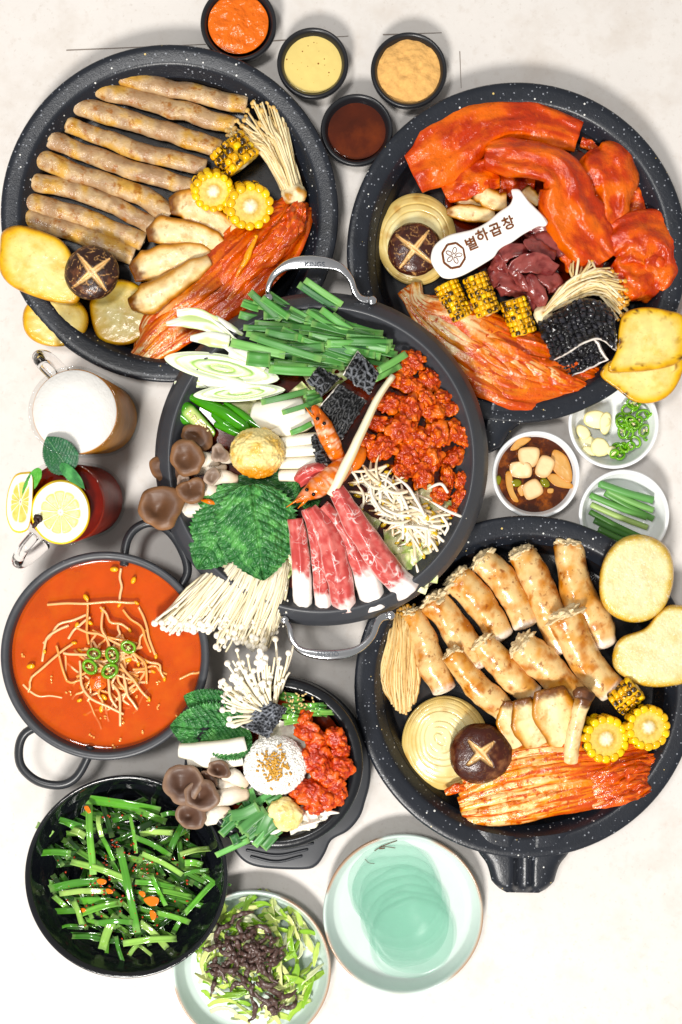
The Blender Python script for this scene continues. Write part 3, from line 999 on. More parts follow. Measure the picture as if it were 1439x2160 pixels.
def corn(c, z, R, L, axis, label, seed, rows=15, char=.5, charside=None):
    """corn cob piece; axis = unit vector in photo space (x right, y down, z up); only the kernels that can be seen"""
    ax = np.array(axis, float); ax /= np.linalg.norm(ax)
    c3 = np.array([c[0], c[1], z], float)
    t = thing('corn_piece', (c[0], c[1], z - R * .9), label, 'corn', 'charred corn pieces')
    ref = np.array([0, 0, 1.0]) if abs(ax[2]) < .8 else np.array([1.0, 0, 0])
    e1 = np.cross(ax, ref); e1 /= np.linalg.norm(e1)
    e2 = np.cross(ax, e1)
    # core
    a = np.linspace(0, 2 * math.pi, 60, endpoint=False)
    rr = R * .84
    prof = [(rr, -L / 2), (rr, L / 2 * .96), (rr * .97, L / 2), (rr * .82, L / 2 + .8), (rr * .6, L / 2 - 1.0), (rr * .42, L / 2 - .5), (rr * .3, L / 2 + 1.2), (rr * .2, L / 2 + 2.2), (.1, L / 2 + 2.4)]
    prof = [(.1, -L / 2)] + prof
    V = np.array([[c3 + ax * h + (e1 * math.cos(x) + e2 * math.sin(x)) * q for x in a] for q, h in prof]).reshape(-1, 3)
    rn = np.repeat([q / rr for q, h in prof], 60)
    V = V + ax * (fbm(V / 5, 2, seed) * 1.6)[:, None]
    cc = ramp(rn + .06 * fbm(V / 4, 2, seed), [(0, 'F6EFD8'), (.26, 'EFE3BE'), (.36, 'C9A24A'), (.5, 'DDBE70'), (.75, 'E9CE7E'), (.95, 'E8B82A'), (1.1, 'DCA41C')])
    mk('cob_core', dict(V=V, Q=gridF(len(prof), 60, cv=True), col=cc), f_cob, parent=t)
    rs = np.random.RandomState(seed)
    kw = 2 * math.pi * R * .9 / rows / 2 * 1.04
    nl = max(2, int(round(L / (kw * 1.75))))
    kl = L / nl / 2 * 1.06
    pw = wloc(t)
    kf = kz(z) * S
    for i in range(rows):
        an = 2 * math.pi * (i + .15 * rs.uniform(-1, 1)) / rows
        rad = e1 * math.cos(an) + e2 * math.sin(an)
        if rad[2] < -.45 and ax[2] < .85:
            continue
        tg = np.cross(ax, rad)
        for j in range(nl):
            h = -L / 2 + (j + .5) / nl * L + rs.uniform(-.6, .6)
            if ax[2] > .8 and j < nl - 3:
                continue
            ch = rs.uniform() < char
            if charside is not None:
                ch = rs.uniform() < char * (1.0 if np.dot(rad, np.array(charside)) > .1 else .12)
            kind = 'c' if ch else ('p' if rs.uniform() < .35 else 'y')
            o = bpy.data.objects.new('kernel', kernel_mesh(kind))
            col_main.objects.link(o)
            o.parent = t
            pos = c3 + ax * h + rad * R * (.88 + rs.uniform(-.02, .02))
            o.location = U(pos) - pw
            fl = np.array([1, -1, 1.0])
            A, B, Cc = ax * fl, tg * fl, rad * fl
            from mathutils import Matrix
            mat3 = Matrix(((A[0], B[0], Cc[0]), (A[1], B[1], Cc[1]), (A[2], B[2], Cc[2])))
            if mat3.determinant() < 0:
                mat3 = Matrix(((A[0], -B[0], Cc[0]), (A[1], -B[1], Cc[1]), (A[2], -B[2], Cc[2])))
            o.rotation_euler = mat3.to_euler()
            o.scale = np.array((kl * kf * rs.uniform(.9, 1.03), kw * kf * rs.uniform(.92, 1.02), R * .17 * kf)) / (5 * S)
    if ax[2] > .45:      # cut kernels seen on the flat end
        for i in range(rows):
            an = 2 * math.pi * (i + .1 * rs.uniform(-1, 1)) / rows
            rad = e1 * math.cos(an) + e2 * math.sin(an)
            q = c3 + ax * (L / 2 + .5) + rad * R * .84
            g = blob(q, (kw * 1.0, kw * .9, 3.0), sub=2, rot=an, amp=.12, seed=seed + i)
            g['col'] = lin('F0C234')
            mk('cut_kernel', g, f_kernel2 if rs.uniform() < .5 else f_kernel, parent=t)
    return t


def enoki_stalk(path, r, capr, col_a, col_c, seed, m=9):
    g = tube(path, [r * 1.05, r * .85, r * .8], m=m, n=6, cap=.4, wob=4.5, wsc=45, seed=seed)
    g['col'] = np.tile(lin(col_a), (len(g['V']), 1))
    if capr:
        p = np.array(path[-1], float)
        q = np.array(path[-2], float)
        d = (p - q) / (np.linalg.norm(p - q) + 1e-6)
        b = blob(p + d * capr * .2, (capr, capr, capr * .8), sub=2, amp=.06, seed=seed)
        b['col'] = np.tile(lin(col_c), (len(b['V']), 1))
        g = join(dict(V=g['V'], Q=g['Q'], T=g['T'], col=g['col']), b)
    return g


def leafy(path, width, seed, roll=0.0, stem=.55, thick=2.2, ruffle=.22, m=46, nw=21, red=.6, rib=.35, flip=False, pale='F0DDB4'):
    """one kimchi leaf: pale thick rib at the start, ruffled orange-red blade at the end"""
    def prof(w, s):
        return rib * (1 - np.abs(w) ** 2.6) * np.where(s < stem, 1, 1 - .5 * (s - stem)) + ruffle * fbm(np.stack([w * 2.6 + seed, s * 9, w * 0], -1), 3, seed) * (.25 + 1.1 * sm(stem * .6, 1, s)) * (.5 + np.abs(w))
    g = strip(path, width, thick, m=m, nw=nw, prof=prof, roll=roll, wob=2.0, wsc=22, seed=seed, edge=4, edgewob=.16)
    P = g['V']
    s = np.stack([g['u'] * 5, g['w'] * 2.6 + seed, np.zeros(len(P))], -1)
    n1 = fbm(s * 1.3, 4, seed)
    n2 = fbm(np.stack([g['u'] * 7, g['w'] * 8, np.zeros(len(P)) + seed], -1), 3, seed + 4)
    blade = sm(stem - .25, stem + .3, g['u'] + .15 * n1 + .12 * np.abs(g['w']))
    c = mix(np.tile(lin(pale), (len(P), 1)), np.tile(lin('E6A860'), (len(P), 1)), sm(.0, .45, n1))
    c = mix(c, np.tile(lin('D86A1C'), (len(P), 1)), blade)
    c = mix(c, np.tile(lin('BE420A'), (len(P), 1)), sm(.28 - red * .35, .55 - red * .25, n2 + .25 * blade))
    c = mix(c, np.tile(lin('E2570F'), (len(P), 1)), sm(.75, 1.0, np.abs(g['w'])) * .55)
    g['col'] = c
    return g


def kimchi(leaves, label, at):
    t = thing('kimchi', at, label, 'kimchi', 'grilled kimchi heads')
    for g in leaves:
        mk('cabbage_leaf', g, f_kim, parent=t)
    return t


def blade(path, w, seed, wet=False, col_=None, fold=.35, name='cut_chive', label=None, group=None, thick=1.5, parent=None, roll=None):
    rs = np.random.RandomState(seed)
    g = strip(path, w, thick, m=9, nw=5, prof=lambda x, s: fold * (np.abs(x) - .4), roll=rs.uniform(-.5, .5) if roll is None else roll, wob=.8, wsc=40, seed=seed, edge=8)
    base = col_ or ['4A8C3A', '559A42', '3C7832', '6AA650', '2C6630', '47843A'][rs.randint(6)]
    c = np.tile(lin(base), (len(g['V']), 1)) * rs.uniform(.85, 1.12)
    c = mix(c, np.tile(lin('A9D37E'), (len(c), 1)), (1 - sm(.0, .03, g['u'])) * .5 + sm(.97, 1., g['u']) * .5)
    c = mix(c, c * 1.2, (np.abs(g['w']) < .2) * .6)
    g['col'] = c
    return mk(name, g, f_wetchive if wet else f_chive, parent=parent, label=label, cat='chive' if label else None, group=group)


def oyster_cap(c, r, z, seed, ang=0.0, asp=.85, cup=.5, col_in='7E6350', col_rim='A98C74', parent=None, tiltv=(0, 0)):
    """curled oyster mushroom cap: a dimpled dome with a rolled rim"""
    nu, nv = 26, 56
    f = np.linspace(0, 1, nu)[:, None]
    a = np.linspace(0, 2 * math.pi, nv, endpoint=False)[None]
    lob = 1 + .24 * fbm(np.stack([np.cos(a) * 1.2 + seed, np.sin(a) * 1.2, a * 0], -1), 2, seed)
    rr = r * lob * np.where(f < .78, f / .78, 1 - .10 * ((f - .78) / .22) ** 2)
    dim = cup * r * (np.exp(-((rr * np.cos(a) + .18 * r) ** 2 + (rr * np.sin(a)) ** 2) / (2 * (.36 * r) ** 2)))
    zz = .34 * r * np.sqrt(np.clip(1 - (np.minimum(f, .78) / .80) ** 3, 0, 1)) - dim - np.where(f > .78, (f - .78) / .22 * r * .28, 0)
    x, y = rr * np.cos(a), rr * np.sin(a) * asp
    ca, sa = math.cos(ang), math.sin(ang)
    X, Y = x * ca - y * sa, x * sa + y * ca
    Z = z + zz + X * tiltv[0] + Y * tiltv[1]
    V = np.stack([c[0] + X, c[1] + Y, Z], -1)
    V = V + vnoise3(V / (r * .7), 2, seed) * r * .12
    V = V.reshape(-1, 3)
    ff = np.repeat(np.linspace(0, 1, nu), nv)
    col_ = mix(np.tile(lin(col_in), (len(V), 1)), np.tile(lin(col_rim), (len(V), 1)), sm(.45, .85, ff + .1 * fbm(V / 18, 2, seed)))
    g = dict(V=V, Q=gridF(nu, nv, cv=True), col=col_, pu=np.stack([V[:, 0], V[:, 1]], -1) * S)
    return mk('mushroom_cap', g, f_oyster, parent=parent)


def oyster_stem(path, r, seed, parent, c0='E9DFD0', c1='CDB9A2'):
    g = tube(path, r, m=22, n=16, flat=.75, wob=1.5, seed=seed, rough=1.0, rsc=9, cap=.5)
    g['col'] = mix(np.tile(lin(c1), (len(g['V']), 1)), np.tile(lin(c0), (len(g['V']), 1)), sm(0, .5, g['u']))
    return mk('mushroom_stem', g, f_oyster, parent=parent)


def perilla(base, tip, width, z0, seed, label=None, quilt=3.2, bend=0.0, cup=0.0, roll=0.0, dark=1.0, zt=None, name='perilla_leaf', cols=('2A6630', '4A8A42'), group='perilla leaves', shade='1E5A2A'):
    """perilla leaf between base and tip (photo points), with serrated edge, veins and quilted blade"""
    b, t = np.array(base, float), np.array(tip, float)
    L = np.linalg.norm(t - b)
    d = (t - b) / L
    s_ = np.array([-d[1], d[0]])
    zt = z0 if zt is None else zt

    def shape(u):
        return np.where(u < .32, np.sqrt(np.clip(1 - ((u - .32) / .33) ** 2, 0, 1)), np.clip(1 - ((u - .32) / .68) ** 2.5, 0, 1) ** .9)

    def fn(u, v):
        v2 = (v - .5) * 2
        uu = u
        sh = shape(uu)
        ser = 1 + .10 * np.abs(((uu * 23) % 1) - .35) * 2 * sm(.84, 1, np.abs(v2)) - .05
        hw = width / 2 * (sh * ser + .015)
        lat = v2 * hw
        al = uu * L + .10 * L * np.abs(v2) ** 1.5 * sh * .3
        # side veins rise from the midrib towards the tip
        ph = (uu - .26 * np.abs(v2 * sh) ** 1.3) * 11 + .25 * fbm(np.stack([uu * 4, v2 * 3, uu * 0 + seed], -1), 2, seed)
        q = np.abs(((ph) % 1) - .5) * 2
        lt_ = v2 * sh * 7.0 + .5 * (np.floor(ph + .5) % 2) + .5 * fbm(np.stack([uu * 7, v2 * 5, uu * 0 + seed], -1), 2, seed + 2)
        q2 = np.abs((lt_ % 1) - .5) * 2
        rib = -quilt * 1.1 * np.maximum(q ** 3, q2 ** 4 * .8)
        sec = quilt * .7 * fbm(np.stack([uu * 14, v2 * 11, uu * 0 + seed], -1), 2, seed) + quilt * 1.2 * fbm(np.stack([uu * 3, v2 * 2.5, uu * 0 + seed], -1), 2, seed)
        mid = -quilt * 1.2 * np.exp(-(lat / (width * .02)) ** 2)
        zz = z0 + (zt - z0) * uu + rib + sec + mid + cup * width * v2 ** 2 * sh - bend * L * (uu - .4) ** 2
        lat2 = lat * math.cos(roll)
        zz = zz + lat * math.sin(roll)
        return np.stack([b[0] + d[0] * al + s_[0] * lat2, b[1] + d[1] * al + s_[1] * lat2, zz], -1)
    g = grid_sheet(fn, 130, 101, 1.2)
    u, v2 = g['u'], (g['v'] - .5) * 2
    sh = shape(u)
    ph = (u - .26 * np.abs(v2 * sh) ** 1.3) * 11 + .25 * fbm(np.stack([u * 4, v2 * 3, u * 0 + seed], -1), 2, seed)
    q = np.abs((ph % 1) - .5) * 2
    vein = np.maximum(sm(.88, 1, q), np.exp(-(v2 * sh / .03) ** 2))
    n1 = fbm(g['V'] / 16, 3, seed)
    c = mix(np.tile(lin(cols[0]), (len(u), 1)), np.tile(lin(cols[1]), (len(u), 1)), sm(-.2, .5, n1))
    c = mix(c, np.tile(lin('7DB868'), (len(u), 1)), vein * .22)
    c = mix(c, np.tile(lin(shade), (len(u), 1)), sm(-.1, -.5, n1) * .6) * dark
    g['col'] = c
    return mk(name, g, f_perilla, label=label, cat='leaf' if label else None, group=group if label else None)


def sprout(path, r, seed, head=True, label=None, group=None, cols=('F1E9DA', 'E3C25A'), mat=None, tail=True):
    g = tube(path, [r * .45, r, r, r * .95] if tail else r, m=14, n=8, cap=.5, wob=1.2, wsc=30, seed=seed)
    g['col'] = np.tile(lin(cols[0]), (len(g['V']), 1))
    if tail:
        g['col'] = mix(g['col'], np.tile(lin('C79A62'), (len(g['V']), 1)), sm(.14, .0, g['u']))
    t = dict(V=g['V'], Q=g['Q'], T=g['T'], col=g['col'])
    if head:
        p, q = np.array(path[-1], float), np.array(path[-2], float)
        d = (p - q) / (np.linalg.norm(p - q) + 1e-6)
        a = math.atan2(d[1], d[0])
        h1 = blob(p + d * r * 1.2, (r * 2.3, r * 1.25, r * 1.2), sub=2, rot=a + .5, amp=.06, seed=seed)
        h1['col'] = np.tile(lin(cols[1]), (len(h1['V']), 1))
        t = join(t, h1)
    return mk('bean_sprout', t, mat or f_sprout, label=label, cat='bean sprout' if label else None, group=group)


def chunk(c, r, seed, label=None, group=None, rot=0.0, amp=.34, base='BE420C', hi='DC6C24', name='red_meat_chunk'):
    g = blob(c, r, sub=5, rot=rot, amp=amp, sc=.7, o=4, seed=seed, billow=True, fine=.05, fsc=4)
    c_ = mix(np.tile(lin(base), (len(g['V']), 1)), np.tile(lin(hi), (len(g['V']), 1)), sm(-.2, .5, g['q']))
    c_ = mix(c_, np.tile(lin('9A2206'), (len(c_), 1)), sm(.1, -.4, g['q']) * .6)
    g['col'] = c_
    return mk(name, g, f_chunk, label=label, cat='meat' if label else None, group=group)


def honeycomb(fn, nu, nv, label, seed, thick=4, cell=9.0, hgt=4.5, cols=('3A3D42', '8A8D92'), mat=None, diamond=False, edgew='E4DED6', name='tripe_piece', ew=.03, size=(80, 60), edges=('u0', 'v1')):
    """tripe: a curved sheet covered with raised honeycomb walls (or scored diamonds); fn(u, v) -> photo-space points"""
    u, v = np.meshgrid(np.linspace(0, 1, nu), np.linspace(0, 1, nv), indexing='ij')
    X, Y = u * size[0] / cell, v * size[1] / cell
    if diamond:
        X = X + .35 * fbm(np.stack([X * .4, Y * .4, X * 0 + seed], -1), 2, seed); Y = Y + .35 * fbm(np.stack([X * .4, Y * .4, X * 0 + seed + 9], -1), 2, seed)
        a = np.abs(((X + .15 * np.sin(Y * 2)) % 1) - .5) * 2
        b = np.abs(((Y + .15 * np.sin(X * 2.3)) % 1) - .5) * 2
        hgtm = np.minimum(1 - a, 1 - b)
        hgtm = hgtm * (1 + .8 * vn(np.stack([np.floor(X), np.floor(Y), X * 0], -1), seed))
    else:
        # cell walls from distances to jittered seeds
        d1 = np.full(X.shape, 9.0); d2 = np.full(X.shape, 9.0)
        for di in (-1, 0, 1):
            for dj in (-1, 0, 1):
                i, j = np.floor(X) + di, np.floor(Y) + dj
                px = i + .5 + .46 * _h(i, j, i * 0, seed); py = j + .5 + .46 * _h(i, j, i * 0 + 5, seed)
                d = np.hypot(X - px, Y - py)
                d2 = np.minimum(d2, np.maximum(d, d1)); d1 = np.minimum(d1, d)
        hgtm = sm(.30, .02, d2 - d1) * (.75 + .5 * fbm(np.stack([X * .7, Y * .7, X * 0 + seed], -1), 2, seed)) + .25 * sm(.12, .0, np.abs(vn(np.stack([X * 2.4, Y * 2.4, X * 0], -1), seed)))
    for k_ in edges:
        hgtm = hgtm * sm(ew * .6, ew * 1.8, {'u0': u, 'u1': 1 - u, 'v0': v, 'v1': 1 - v}[k_])
    A = fn(u, v)
    du, dv = np.gradient(A, axis=0), np.gradient(A, axis=1)
    nrm = np.cross(du, dv); nrm /= np.linalg.norm(nrm, axis=-1)[..., None] + 1e-9
    if nrm[..., 2].mean() < 0:
        nrm = -nrm
    g = grid_sheet(lambda a, b: A + nrm * (hgtm * hgt)[..., None], nu, nv, thick)
    hh = np.tile(hgtm.ravel(), 2)
    c = mix(np.tile(lin(cols[0]), (len(hh), 1)), np.tile(lin(cols[1]), (len(hh), 1)), sm(.45, 1.0, hh + .3 * fbm(g['V'] / 9, 2, seed)))
    pale = np.tile(lin(edgew), (len(hh), 1))
    e = np.zeros(len(hh))
    for k in edges:
        q = {'u0': g['u'], 'u1': 1 - g['u'], 'v0': g['v'], 'v1': 1 - g['v']}[k]
        e = np.maximum(e, sm(ew, ew * .5, q))
    c = mix(c, pale, np.maximum(e, (g['top'] < .5) * .9))
    g['col'] = c
    return mk(name, g, mat or f_tripe, label=label, cat='tripe', smooth=not diamond)


def scatter_seeds(name, pts, size, mat, parent, seed, asp=1.8):
    rs = np.random.RandomState(seed)
    parts = []
    for p in pts:
        parts.append(blob(p, (size * asp * rs.uniform(.8, 1.2), size * rs.uniform(.8, 1.1), size * .6), sub=1, rot=rs.uniform(0, 6.3), amp=.05, seed=1))
    return mk(name, join(*parts), mat, parent=parent, kind='stuff')


def ell(cx, cy, rx, ry, ang=0.0, n=24, wob=.04, seed=0):
    a = np.linspace(0, 2 * math.pi, n, endpoint=False)
    k = 1 + wob * fbm(np.stack([np.cos(a) * 1.3 + seed, np.sin(a) * 1.3, a * 0], -1), 2, seed) * 2
    x, y = rx * np.cos(a) * k, ry * np.sin(a) * k
    return np.stack([cx + x * math.cos(ang) - y * math.sin(ang), cy + x * math.sin(ang) + y * math.cos(ang)], -1)


def onion(c, r, z, label, seed, off=(0, 0), asp=1.0, rings=9):
    nu, nv = 90, 96
    f = np.linspace(0, 1, nu)[:, None] + np.zeros((1, nv))
    a = np.linspace(0, 2 * math.pi, nv, endpoint=False)[None] + np.zeros((nu, 1))
    ox, oy = off
    X = r * f * np.cos(a) + ox * r * (1 - f); Y = r * asp * f * np.sin(a) + oy * r * (1 - f)
    fq = f + .035 * fbm(np.stack([np.cos(a) * 1.5 + seed, np.sin(a) * 1.5, f * 2], -1), 2, seed) + .02 * np.sin(a * 2 + seed)
    fq = np.maximum(fq, 0)
    ring = (fq ** 1.3 * rings) % 1
    groove = np.exp(-((ring - .5) / .10) ** 2) * sm(-.35, .35, fbm(np.stack([np.cos(a) * 1.2, np.sin(a) * 1.2, np.floor(fq ** 1.3 * rings)], -1), 2, seed + 3) + .15)
    Z = z + 26 * np.sqrt(np.clip(1 - (f * .98) ** 2.5, 0, 1)) - 2.2 * groove * (f < .96) + 1.2 * fbm(np.stack([X / 20, Y / 20, X * 0], -1), 2, seed)
    V = np.stack([c[0] + X, c[1] + Y, Z], -1).reshape(-1, 3)
    n1 = fbm(V / 25, 3, seed)
    cc = mix(np.tile(lin('EADFAE'), (len(V), 1)), np.tile(lin('D9BE7C'), (len(V), 1)), sm(.4, 1.0, f.ravel() + .3 * n1))
    cc = mix(cc, np.tile(lin('B99A52'), (len(V), 1)), groove.ravel() * .5)
    cc = mix(cc, np.tile(lin('A9702E'), (len(V), 1)), sm(.2, .6, fbm(V / 20 + 4, 3, seed)) * .5)
    return mk('onion_slice', dict(V=V, Q=gridF(nu, nv, cv=True), col=cc), f_onion, label=label, cat='onion', group='grilled onion slices')
# ---------------------------------------------------------------- pan of beige intestines
GOP = [[(465, 205), (600, 225), (760, 262), (900, 295), (1040, 322)], [(378, 250), (520, 278), (680, 322), (840, 370), (985, 412)], [(322, 318), (470, 362), (640, 418), (790, 462), (930, 505)],
       [(290, 402), (420, 455), (570, 512), (720, 552), (860, 590)], [(212, 462), (350, 520), (510, 575), (650, 620), (800, 680)], [(155, 540), (300, 600), (450, 650), (600, 705), (715, 785)],
       [(138, 640), (270, 675), (400, 715), (530, 770), (640, 830)], [(68, 716), (200, 750), (340, 792), (480, 845), (605, 900)], [(68, 792), (190, 825), (320, 868), (440, 915), (560, 962)]]
ORD = ['topmost', 'second', 'third', 'fourth', 'fifth', 'sixth', 'seventh', 'eighth', 'lowest']
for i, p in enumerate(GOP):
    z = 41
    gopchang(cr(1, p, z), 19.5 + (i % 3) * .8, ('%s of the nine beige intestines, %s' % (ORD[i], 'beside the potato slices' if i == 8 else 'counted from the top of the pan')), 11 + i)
potato([(190, 655), (196, 625), (240, 590), (290, 600), (318, 640), (318, 690), (285, 722), (245, 728), (205, 710)], 46, 17, 'potato slice between the shiitake and the kimchi', 3, tilt=(0, .05), brown=.25)
potato(ell(117, 672, 70, 58, .1, seed=2), 60, 17, 'lower potato slice hanging over the left pan edge', 4, tilt=(-.1, .1), brown=.3)
potato([(0, 520), (6, 488), (40, 475), (95, 490), (135, 512), (160, 560), (168, 632), (130, 640), (70, 625), (20, 600), (-2, 565)], 84, 18, 'largest potato slice, under the shiitake at the left edge', 5, tilt=(-.02, .05), brown=.45)
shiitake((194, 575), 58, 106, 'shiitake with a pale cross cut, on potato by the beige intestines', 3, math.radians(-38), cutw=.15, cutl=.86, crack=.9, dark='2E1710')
king_slice(cr('D', [(335, 120, 52), (450, 110, 56), (560, 165, 56), (690, 250, 52), (800, 330, 46), (810, 400, 40)]), [36, 70, 60, 58, 54, 30], 13, 'king oyster slice half hidden under the corn', 31)
king_slice(cr('D', [(175, 330, 58), (300, 300, 64), (430, 310, 66), (560, 340, 64), (680, 400, 58), (720, 470, 50)]), [30, 68, 58, 50, 52, 24], 14, 'curved king oyster slice ending beside kimchi, above two others', 32)
king_slice(cr('D', [(65, 600, 60), (160, 560, 66), (300, 505, 70), (440, 470, 70), (560, 460, 66), (640, 540, 54)]), [40, 76, 64, 52, 46, 22], 14, 'middle king oyster slice with a dark cap, second above potato', 33)
king_slice(cr('D', [(60, 830, 66), (160, 800, 76), (280, 730, 82), (420, 640, 82), (540, 560, 80), (620, 510, 76)]), [36, 78, 60, 50, 48, 28], 16, 'lowest king oyster slice, its ribbed cap against the potato', 34, prof=lambda w, s: .35 * (1 - w ** 2))
corn((497, 325), 62, 46, 62, (.50, .62, .08), 'corn piece lying on its side under the enoki, pan of beige intestines', 61, rows=15, char=.75, charside=(-.6, -.2, .7))
corn((447, 398), 66, 44, 56, (.10, .22, .96), 'upright corn piece touching the intestines, its cut end up', 62, rows=15, char=.3)
corn((523, 432), 74, 50, 60, (.16, .12, .97), 'largest upright corn piece, above the kimchi of the beige pan', 63, rows=14, char=.35)


def enoki_bunch(name_label, paths_fn, n, r, capr, cols, at, mat, seed, root=None):
    t = thing('enoki_bunch', at, name_label, 'enoki')
    rs = np.random.RandomState(seed)
    for i in range(n):
        p = paths_fn(rs, i)
        mk('enoki_stalk', enoki_stalk(p, r * rs.uniform(.8, 1.25), capr * rs.uniform(.75, 1.3) if rs.uniform() < .8 else 0, cols[rs.randint(2)], cols[2], seed * 100 + i), mat, parent=t)
    if root is not None:
        g = blob(*root[:2], sub=4, rot=root[2], amp=.25, sc=.6, seed=seed, fine=.05, fsc=6)
        g['col'] = mix(np.tile(lin(cols[0]), (len(g['V']), 1)), np.tile(lin('C08A4A'), (len(g['V']), 1)), sm(0, .5, g['q']))
        mk('root_cluster', g, mat, parent=t)
    return t


def enA(rs, i):
    tx = rs.uniform(-1, 1)
    tip = np.array([545 + tx * 62 - 10 * rs.uniform(), 212 + abs(tx) * 14 + rs.uniform(0, 70) + (20 if tx < -.3 else 0)])
    mid = np.array([580 + tx * 36, 310 + rs.uniform(-12, 12)])
    root = np.array([620 + tx * 16, 412 + rs.uniform(-6, 8)])
    z = 52 + 26 * (1 - tx * tx) * rs.uniform(.4, 1)
    return [(root[0], root[1], z - 8), (mid[0], mid[1], z + 8), (tip[0] * .4 + mid[0] * .6, tip[1] * .4 + mid[1] * .6, z + 8), (tip[0], tip[1], z + 2)]


enoki_bunch('grilled enoki bunch fanned out beside the top of the kimchi, beige intestine pan', enA, 95, 3.0, 4.6, ('EBDCB4', 'DFC896', 'D9B678'), (590, 320, 30), f_enoki_b, 5, root=((620, 408, 58), (26, 24, 20), .3))
LV = []
rk = np.random.RandomState(4)
for q in range(8):       # kimchi along the right side, root low at the left
    o = (q - 4) * 1.0
    LV.append(leafy([(278 + rk.uniform(-6, 10), 768 + o * 3, 44), (340 + o * 5, 704 + o * 7, 60 + rk.uniform(-6, 8)), (430 + o * 5, 640 + o * 9, 64 + rk.uniform(-5, 10)), (520 + o * 7, 560 + o * 8, 60 + rk.uniform(-5, 10)),
                     (590 + o * 6, 490 + o * 7, 54), (634 + o * 3, 425 + rk.uniform(-8, 24), 46)], [20, 46, 66, 80, 84, 50], 200 + q, roll=rk.uniform(-.5, .5), stem=.28, red=.7, ruffle=.42))
for q in range(5):       # crumpled upper leaves
    LV.append(leafy([(470 + q * 22, 640 - q * 32, 70), (520 + q * 18, 575 - q * 20, 82), (580 + q * 8, 520 - q * 10, 84), (625 + q * 3, 460 - q * 8, 66)], [24, 46, 52, 26], 240 + q, roll=rk.uniform(-.6, .6), stem=.1, red=.85, ruffle=.5))
LV.append(leafy([(542, 496, 92), (520, 545, 96), (498, 585, 92)], [8, 14, 7], 251, stem=.9, red=-.6, pale='EDA24A', m=24, nw=9))
kimchi(LV, 'long head of grilled kimchi curving down beside the king oyster slices', (460, 600, 22))
# ---------------------------------------------------------------- pan of red marinated meat
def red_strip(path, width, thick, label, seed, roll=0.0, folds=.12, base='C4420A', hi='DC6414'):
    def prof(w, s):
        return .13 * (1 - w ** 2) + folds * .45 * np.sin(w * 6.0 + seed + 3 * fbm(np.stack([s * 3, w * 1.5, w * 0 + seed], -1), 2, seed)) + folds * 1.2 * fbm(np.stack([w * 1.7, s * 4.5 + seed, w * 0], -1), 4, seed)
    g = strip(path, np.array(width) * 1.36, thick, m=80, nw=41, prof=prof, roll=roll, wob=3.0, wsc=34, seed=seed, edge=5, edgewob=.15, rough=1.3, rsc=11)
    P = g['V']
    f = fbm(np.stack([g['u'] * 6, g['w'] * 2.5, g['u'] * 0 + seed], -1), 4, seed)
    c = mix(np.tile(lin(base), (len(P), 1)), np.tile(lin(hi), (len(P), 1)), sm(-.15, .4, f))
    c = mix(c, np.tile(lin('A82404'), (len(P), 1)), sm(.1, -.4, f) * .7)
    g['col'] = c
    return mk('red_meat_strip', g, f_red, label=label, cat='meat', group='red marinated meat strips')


red_strip(cr('J', [(1190, 470, 34), (1200, 540, 34), (1210, 610, 32)]), [40, 52, 36], 14, 'small red meat piece by the pan wall, partly under another', 301)
red_strip(cr('J', [(930, 235, 30), (985, 245, 30), (1060, 270, 28)]), [20, 28, 16], 12, 'narrow red meat scrap showing between two larger strips', 302)
red_strip(cr('J', [(490, 430, 30), (590, 430, 32), (690, 440, 30)]), [50, 60, 46], 14, 'dark red piece in the shade below the thick folded strip', 303, base='9A2404', hi='B8420C')  # darker reds than its neighbours: the strip's shade is put into the colour
red_strip(cr('J', [(235, 490, 44), (330, 440, 50), (430, 410, 50), (500, 400, 42)]), [44, 56, 60, 46], 20, 'short red piece above the king oyster mushrooms', 304)
red_strip(cr('J', [(70, 385, 52), (180, 330, 58), (320, 230, 62), (470, 145, 62), (620, 130, 60), (780, 165, 58), (915, 205, 50)]), [74, 92, 88, 78, 62, 60, 58], 22, 'longest red meat strip arching along the top pan wall', 305)
red_strip(cr('J', [(1010, 290, 44), (1040, 330, 58), (1080, 420, 62), (1090, 540, 60), (1100, 640, 56), (1105, 700, 48)]), [78, 100, 84, 64, 50, 40], 24, 'folded red strip between the thick strip and pan wall', 306)
red_strip(cr('J', [(960, 420, 52), (1000, 520, 56), (1030, 620, 56), (1050, 700, 50)]), [40, 46, 44, 30], 18, 'narrow red fold beside the thick bent strip', 312)
red_strip(cr('J', [(455, 300, 64), (560, 310, 78), (680, 330, 86), (790, 360, 88), (850, 440, 84), (860, 540, 80), (900, 640, 74), (980, 740, 66), (1050, 830, 56)]), [50, 62, 56, 60, 80, 92, 96, 84, 60], 30, 'thick red strip bent downwards in the middle of its pan', 307, folds=.16)
red_strip(cr('J', [(840, 760, 50), (900, 800, 56), (960, 850, 52), (1010, 890, 44)]), [36, 60, 60, 40], 18, 'lower end piece of red meat behind the enoki', 308)
red_strip(cr('J', [(1090, 790, 50), (1170, 740, 62), (1260, 720, 66), (1340, 770, 62), (1360, 880, 56), (1340, 980, 46)]), [60, 80, 88, 84, 80, 60], 24, 'red folded slab by the pan wall at the right edge', 309, folds=.2)
red_strip(cr('J', [(1110, 830, 54), (1180, 880, 60), (1260, 930, 58), (1320, 980, 46)]), [60, 84, 86, 60], 18, 'red slab with an enoki tip lying on it', 310, folds=.14)

